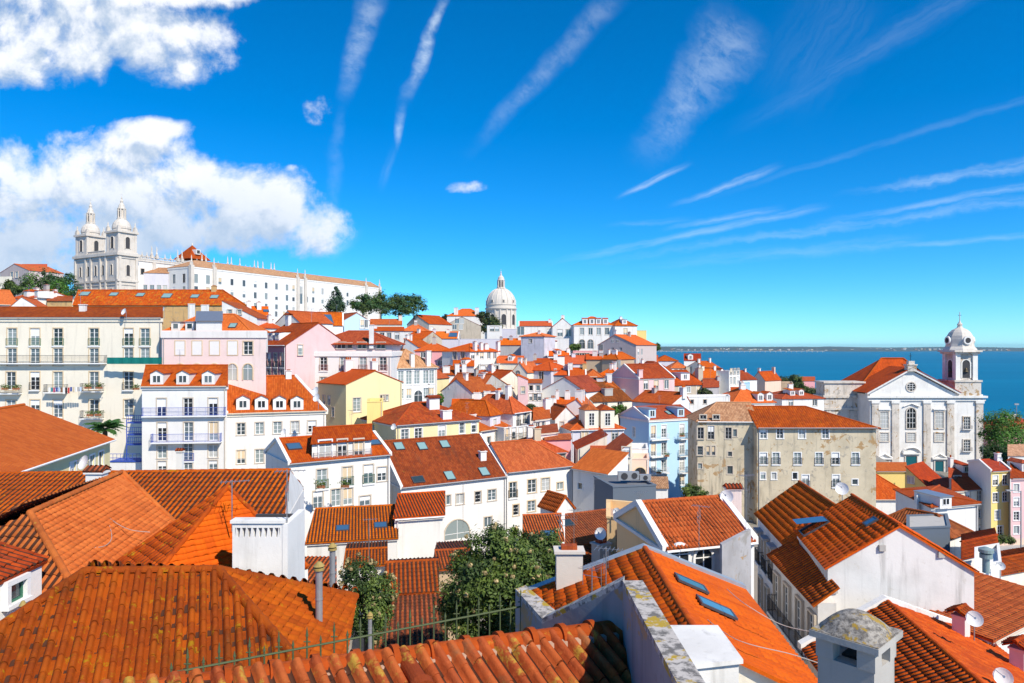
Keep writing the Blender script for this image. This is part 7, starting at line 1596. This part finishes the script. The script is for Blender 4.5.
def laundry():
    ys = 91.6; cols = ['white', 'teal', 'rosewood', 'blue', 'paleb', 'brown', 'white', 'black', 'red', 'blue', 'sand', 'white', 'grey', 'paleb']
    labs = ['white shirt first on the balcony line', 'teal cloth hanging on the laundry balcony', 'dark pink cloth hanging on the laundry balcony', 'dark blue towel on the laundry balcony', 'pale blue sheet on the laundry balcony', 'brown cloth hanging in the laundry row', 'white towel in the middle of the laundry row', 'black shirt hanging in the laundry row', 'red cloth hanging in the laundry row', 'blue shirt near the end of the balcony laundry', 'sand coloured towel right of the laundry balcony', 'white cloth right of the laundry balcony', 'grey cloth on the wall line', 'pale blue shirt at the right end of the laundry line']
    rnd = random.Random(4)
    for i, (c, lb) in enumerate(zip(cols, labs)):
        px = 49.5+i*2.4; p = P(px, 387.5 if i < 9 else 387, ys-.75); m = MB(); w, h = .26, rnd.uniform(.5, .85); k = 5
        for a in range(k):
            x0, x1 = -w/2+w*a/k, -w/2+w*(a+1)/k; f = lambda x: .03*math.sin(x*25+i)
            m.face([(x0, f(x0), -h), (x1, f(x1), -h), (x1, f(x1)*.3, 0), (x0, f(x0)*.3, 0)], plain('cloth_'+c, tuple(paint(c).node_tree.nodes['Principled BSDF'].inputs['Base Color'].default_value[:3]) if 0 else {'white': (.75,.75,.75), 'teal': (.05,.25,.28), 'rosewood': (.45,.08,.16), 'blue': (.04,.08,.3), 'paleb': (.45,.55,.7), 'brown': (.2,.1,.06), 'black': (.02,.02,.03), 'red': (.5,.05,.05), 'sand': (.6,.5,.35), 'grey': (.35,.35,.36)}[c], .9))
        o = m.build('laundry', None); o.location = p; tag(o, lb, 'laundry', 'laundry drying on the cream block')
laundry()
def awning_net():
    m = MB(); a, b = P(107, 364, 91.3), P(162, 364, 91.3); n = 24
    for i in range(n):
        x0, x1 = a.x+(b.x-a.x)*i/n, a.x+(b.x-a.x)*(i+1)/n; f = lambda x: .06*math.sin(x*5)
        m.face([(x0, a.y+f(x0), a.z), (x1, a.y+f(x1), a.z), (x1, a.y+f(x1)*.4, a.z+.85), (x0, a.y+f(x0)*.4, a.z+.85)], plain('green_net', (.0,.16,.14), .8, var=.2))
    o = m.build('balcony_screen', None, (a.x, a.y, a.z)); o.location = (a.x, a.y, a.z); tag(o, 'teal green cloth screen along the upper right balcony of the cream block', 'screen')
awning_net()
def planters():
    rnd = random.Random(8); gm = leafmat('leaf_green', (.05,.10,.02)); pm = plain('terracotta_pot', (.35,.13,.06), .8)
    for px, py, Y, lab in [(5,389,91.2,'balcony planter at the left end of the cream block'),(16,389,91.2,'second balcony planter at the left of the cream block'),(88,388,91.2,'leafy planter on the balcony right of the laundry'),(99,388,91.2,'flowering planter at the right end of that balcony'),(90,415.5,91.2,'planter on the lowest balcony of the cream block'),(98,415,91.2,'green bush in a pot on the lowest balcony of the cream block'),(136,389,91.2,'planter at the right edge of the cream block'),
                          (659,473,119.5,'planter with red flowers on the lowest balcony of the blue house'),(682,436,121.5,'green plant on the upper right balcony of the blue house'),(667,456,120.5,'small plant on the middle balcony of the blue house'),(321,487,69,'green window box under the left French door'),(345,486.5,70,'green window box under the middle French door')]:
        p = P(px, py, Y); root = thing('planter', p, lab, 'planter', 'potted plants on balconies'); m = MB(); m.box((0, 0, -.1), .8, .25, .25, pm); m.build('pot', root); k = MB()
        for i in range(90):
            q = V3(rnd.gauss(0, .28), rnd.gauss(0, .1), .3+rnd.gauss(0, .16)); x = V3(rnd.gauss(0, 1), rnd.gauss(0, 1), rnd.gauss(0, 1)).normalized()*.09; y = x.orthogonal().normalized()*.06; k.face([q-x, q-y, q+x, q+y], gm)
        k.build('plant', root)
planters()
def blue_stair():
    a = P(109, 462, 86.5); b = P(141, 462, 86.5); root = thing('fire_stair', (a.x, a.y, a.z-6), 'blue painted steel stair landings between cream block and white townhouse', 'stair'); L = root.location.copy(); bl = paint('blue')
    def deck(x0, x1, z, y, dep):
        m = MB(); m.box(((x0+x1)/2, y+dep/2, z), x1-x0, dep, .12, bl); m.build('landing', root, L); r = MB()
        for zz in (.5, 1.0): r.bar((x0, y, z+zz), (x1, y, z+zz), .035, bl, 5)
        for k in range(9): x = x0+(x1-x0)*k/8; r.bar((x, y, z), (x, y, z+1.0), .025, bl, 5)
        r.build('railing', root, L)
    x2 = P(124, 0, 86.5).x
    for py in (424, 436, 446): deck(x2, b.x-.1, P(0, py, 86.5).z, a.y+.6, 1.6)
    deck(a.x, b.x-.1, a.z, a.y, 2.2)
    p = MB()
    for x in (x2, b.x-.15): p.bar((x, a.y+.6, a.z), (x, a.y+.6, P(0, 420, 86.5).z), .06, bl, 6); 
    p.build('frame', root, L)
    m = MB(); m.prism([V3(a.x-.3, a.y+.1, 0), V3(b.x, a.y+.1, 0), V3(b.x, a.y+5, 0), V3(a.x-.3, a.y+5, 0)], a.z-9, a.z-.05, wallmat('white', .2)); solo(m, 'retaining_wall', ((a.x+b.x)/2, a.y, a.z-9), 'white wall carrying the blue steel stair', 'wall')
blue_stair()
def more_aerials():
    rnd = random.Random(12); used = set()
    for hs in HOUSES:
        if not (68 < hs.Y < 235) or not hs.lines or rnd.random() > .5: continue
        w = hs.label.split(); t = [x for x in w[:10]]
        while t[-1] in ('and', 'with', 'a', 'an', 'the', 'of', 'in', 'on', 'its', 'right', 'left', 'to', 'by', 'below', 'behind', 'beside', 'from', 'two', 'small', 'at', 'under'): t.pop()
        lab = 'aerial on the roof of the '+' '.join(t)
        if lab in used: continue
        used.add(lab); p, q = hs.lines[0]; pt = p.lerp(q, rnd.uniform(.15, .85)); v = pt-CAM; aerial(CX+FP*v.x/v.y, HZ-FP*v.z/v.y, v.y, rnd.uniform(1.6, 3.0), lab, az=rnd.uniform(-40, 60))
more_aerials()
def machines():
    g = plain('machine_grey', (.40,.41,.42), .5, .4, var=.1); dk = plain('vent_shade', (.05,.05,.055), .95)
    for px, py, Y, w, h, lab in [(624,480,74.5,1.3,.9,'grey ventilation box at the left on the slate clad cube'),(634,479,75,1.0,.8,'grey ventilation box in the middle of the slate clad cube'),(645,480,75,1.2,.6,'low grey machine at the right on the slate clad cube'),(634,455,102.5,1.4,1.0,'air machine on the left of the small white roof terrace'),(642,455,102.5,1.2,.9,'air machine on the right of the small white roof terrace'),(620,394,150,2.2,1.1,'large roof machine on the dark brown red roof'),(526,449,99,1.8,.6,'grey machine among the patched roofing sheets')]:
        p = P(px, py, Y); root = thing('air_conditioner', p, lab, 'air conditioner', 'rooftop machines'); m = MB(); m.box((0, 0, 0), w, .6, h, g); m.build('casing', root); f = MB(); f.bar((0, -.31, h/2), (0, -.34, h/2), min(h, w)*.4, dk, 16); f.build('fan', root)
machines()
def cables():
    c = plain('cable_sheath', (.42,.38,.34), .7)
    for lab, pts in [('loose pale cable drooping from the smooth roof joint towards the pyramid', [(103,514,25.2),(118,525,24.6),(132,531,24.3),(150,533,24.4)]), ('loose pale cable curling down the smooth orange roof', [(103,514,25.2),(110,528,24.3),(111,541,23.4),(100,548,22.6),(75,546,22),(45,538,21.6)]), ('pale cable climbing the smooth orange roof to its ridge', [(103,514,25.2),(95,505,26),(86,497,26.8),(78,491,27.4)]),
                     ('thin cable hanging across the right slope below the skylights', [(727,590,22.5),(745,605,20.6),(780,625,20.4),(812,633,20)]), ('second thin cable across the right slope nearer the gable', [(697,612,21),(735,640,18.6),(790,655,18.3),(818,664,18.2)])]:
        m = MB(); q = [P(*a)+V3(0, 0, .03) for a in pts]; s = []
        for i in range(len(q)-1):
            p0, p1, p2, p3 = q[max(0, i-1)], q[i], q[i+1], q[min(len(q)-1, i+2)]
            for t in range(8):
                t /= 8; s.append(.5*((2*p1)+(p2-p0)*t+(2*p0-5*p1+4*p2-p3)*t*t+(3*p1-p0-3*p2+p3)*t**3))
        s.append(q[-1])
        for a, b in zip(s, s[1:]): m.bar(a, b, .011, c, 5, cap=False)
        o = m.build('cable', None, q[0]); o.location = q[0]; tag(o, lab, 'cable')
cables()
def chim_thing(px, py0, py1, Y, w, label, wall, cap):
    p = P(px, py0, Y); h = P(px, py1, Y).z-p.z; root = thing('chimney', p, label, 'chimney'); m = MB(); wm = wallmat(wall, .4); m.box((0, 0, -2), w, w*.75, 2+h, wm); m.build('stack', root); k = MB()
    k.box((0, 0, h), w+.14, w*.75+.14, .1, wm); tileface(k, [V3(-w*.62, -w*.5, h+.1), V3(w*.62, -w*.5, h+.1), V3(w*.62, 0, h+.3), V3(-w*.62, 0, h+.3)], roofmat('rust'), 'canal', thick=.05); tileface(k, [V3(w*.62, w*.5, h+.1), V3(-w*.62, w*.5, h+.1), V3(-w*.62, 0, h+.3), V3(w*.62, 0, h+.3)], roofmat('rust'), 'canal', thick=.05); k.build('cap', root)
chim_thing(733, 505, 489, 43, .85, 'pinkish chimney with a tiled cap behind the neat ribbed orange roof', 'palepink', 'tile')
chim_thing(97, 487, 473, 31, .7, 'low white chimney block on the long ribbed back roof', 'white', 'tile')
chim_thing(180, 470, 452, 60, .5, 'slim terracotta topped chimney before the blue-railed townhouse', 'white', 'tile')
# ------------------------------------------------------------------ terrain: one sheet from under the viewpoint to the river
def terrain():
    pts = np.array(GROUNDPTS+[(0, 0, 60), (-25, -30, 66), (25, -30, 64), (0, -60, 66), (-90, 20, 66), (-120, 150, 70), (60, 10, 52), (90, 40, 40), (-300, 300, 78), (-260, 450, 76), (120, 60, 34), (160, 120, 26), (230, 200, 20), (200, 300, 22), (300, 120, 8), (320, 300, 6), (90, 330, 45), (120, 420, 30), (60, 480, 50), (180, 420, 14), (-100, 600, 70), (50, 640, 40), (250, 420, 3), (330, 450, -2), (400, 200, -3), (200, 600, -4), (0, 800, 20), (-300, 800, 50)])
    m, t, b = newmat('ground'); g = t.node('ShaderNodeNewGeometry'); n = t.noise(g.outputs['Position'], .12, 6, .7); n2 = t.noise(g.outputs['Position'], .9, 5, .7)
    c = t.mix(t.sstep(n, .42, .6), c4((.30,.26,.21)), c4((.20,.19,.17))); c = t.mix(t.m('MULTIPLY', t.sstep(n2, .58, .7), .7), c, c4((.07,.09,.035))); t.put(b.inputs['Base Color'], c); b.inputs['Roughness'].default_value = .95
    na, nr = 150, 120; ang = np.linspace(-math.pi, math.pi, na); rad = np.concatenate([[0], np.geomspace(2, 1500, nr-1)])
    A, Rr2 = np.meshgrid(ang, rad); X = Rr2*np.sin(A); Y = Rr2*np.cos(A)
    d2 = (X[..., None]-pts[:, 0])**2+(Y[..., None]-pts[:, 1])**2+2.0
    w = d2**-2.0; Z = (w*pts[:, 2]).sum(-1)/w.sum(-1)
    far = np.clip((Rr2-620)/500, 0, 1); side = np.clip((A-.22)/.12, 0, 1)*np.clip((A-2.2)/-.4, 0, 1)*np.clip((Rr2-np.interp(A, [.2, .45, .6, .8, 1.2], [650, 420, 330, 260, 200]))/110, 0, 1)
    Z = Z*(1-np.maximum(far*np.clip((A+.9)/.4, 0, 1), side))-6*np.maximum(far*np.clip((A+.9)/.4, 0, 1), side)
    v = np.stack([X, Y, Z], -1).reshape(-1, 3); f = []
    for i in range(nr-1):
        for j in range(na-1): a = i*na+j; f.append((a, a+1, a+na+1, a+na))
    me = bpy.data.meshes.new('ground'); me.from_pydata(v.tolist(), [], f); me.materials.append(m); me.polygons.foreach_set('use_smooth', [True]*len(f)); o = link('ground', me); tag(o, kind='structure')
terrain()
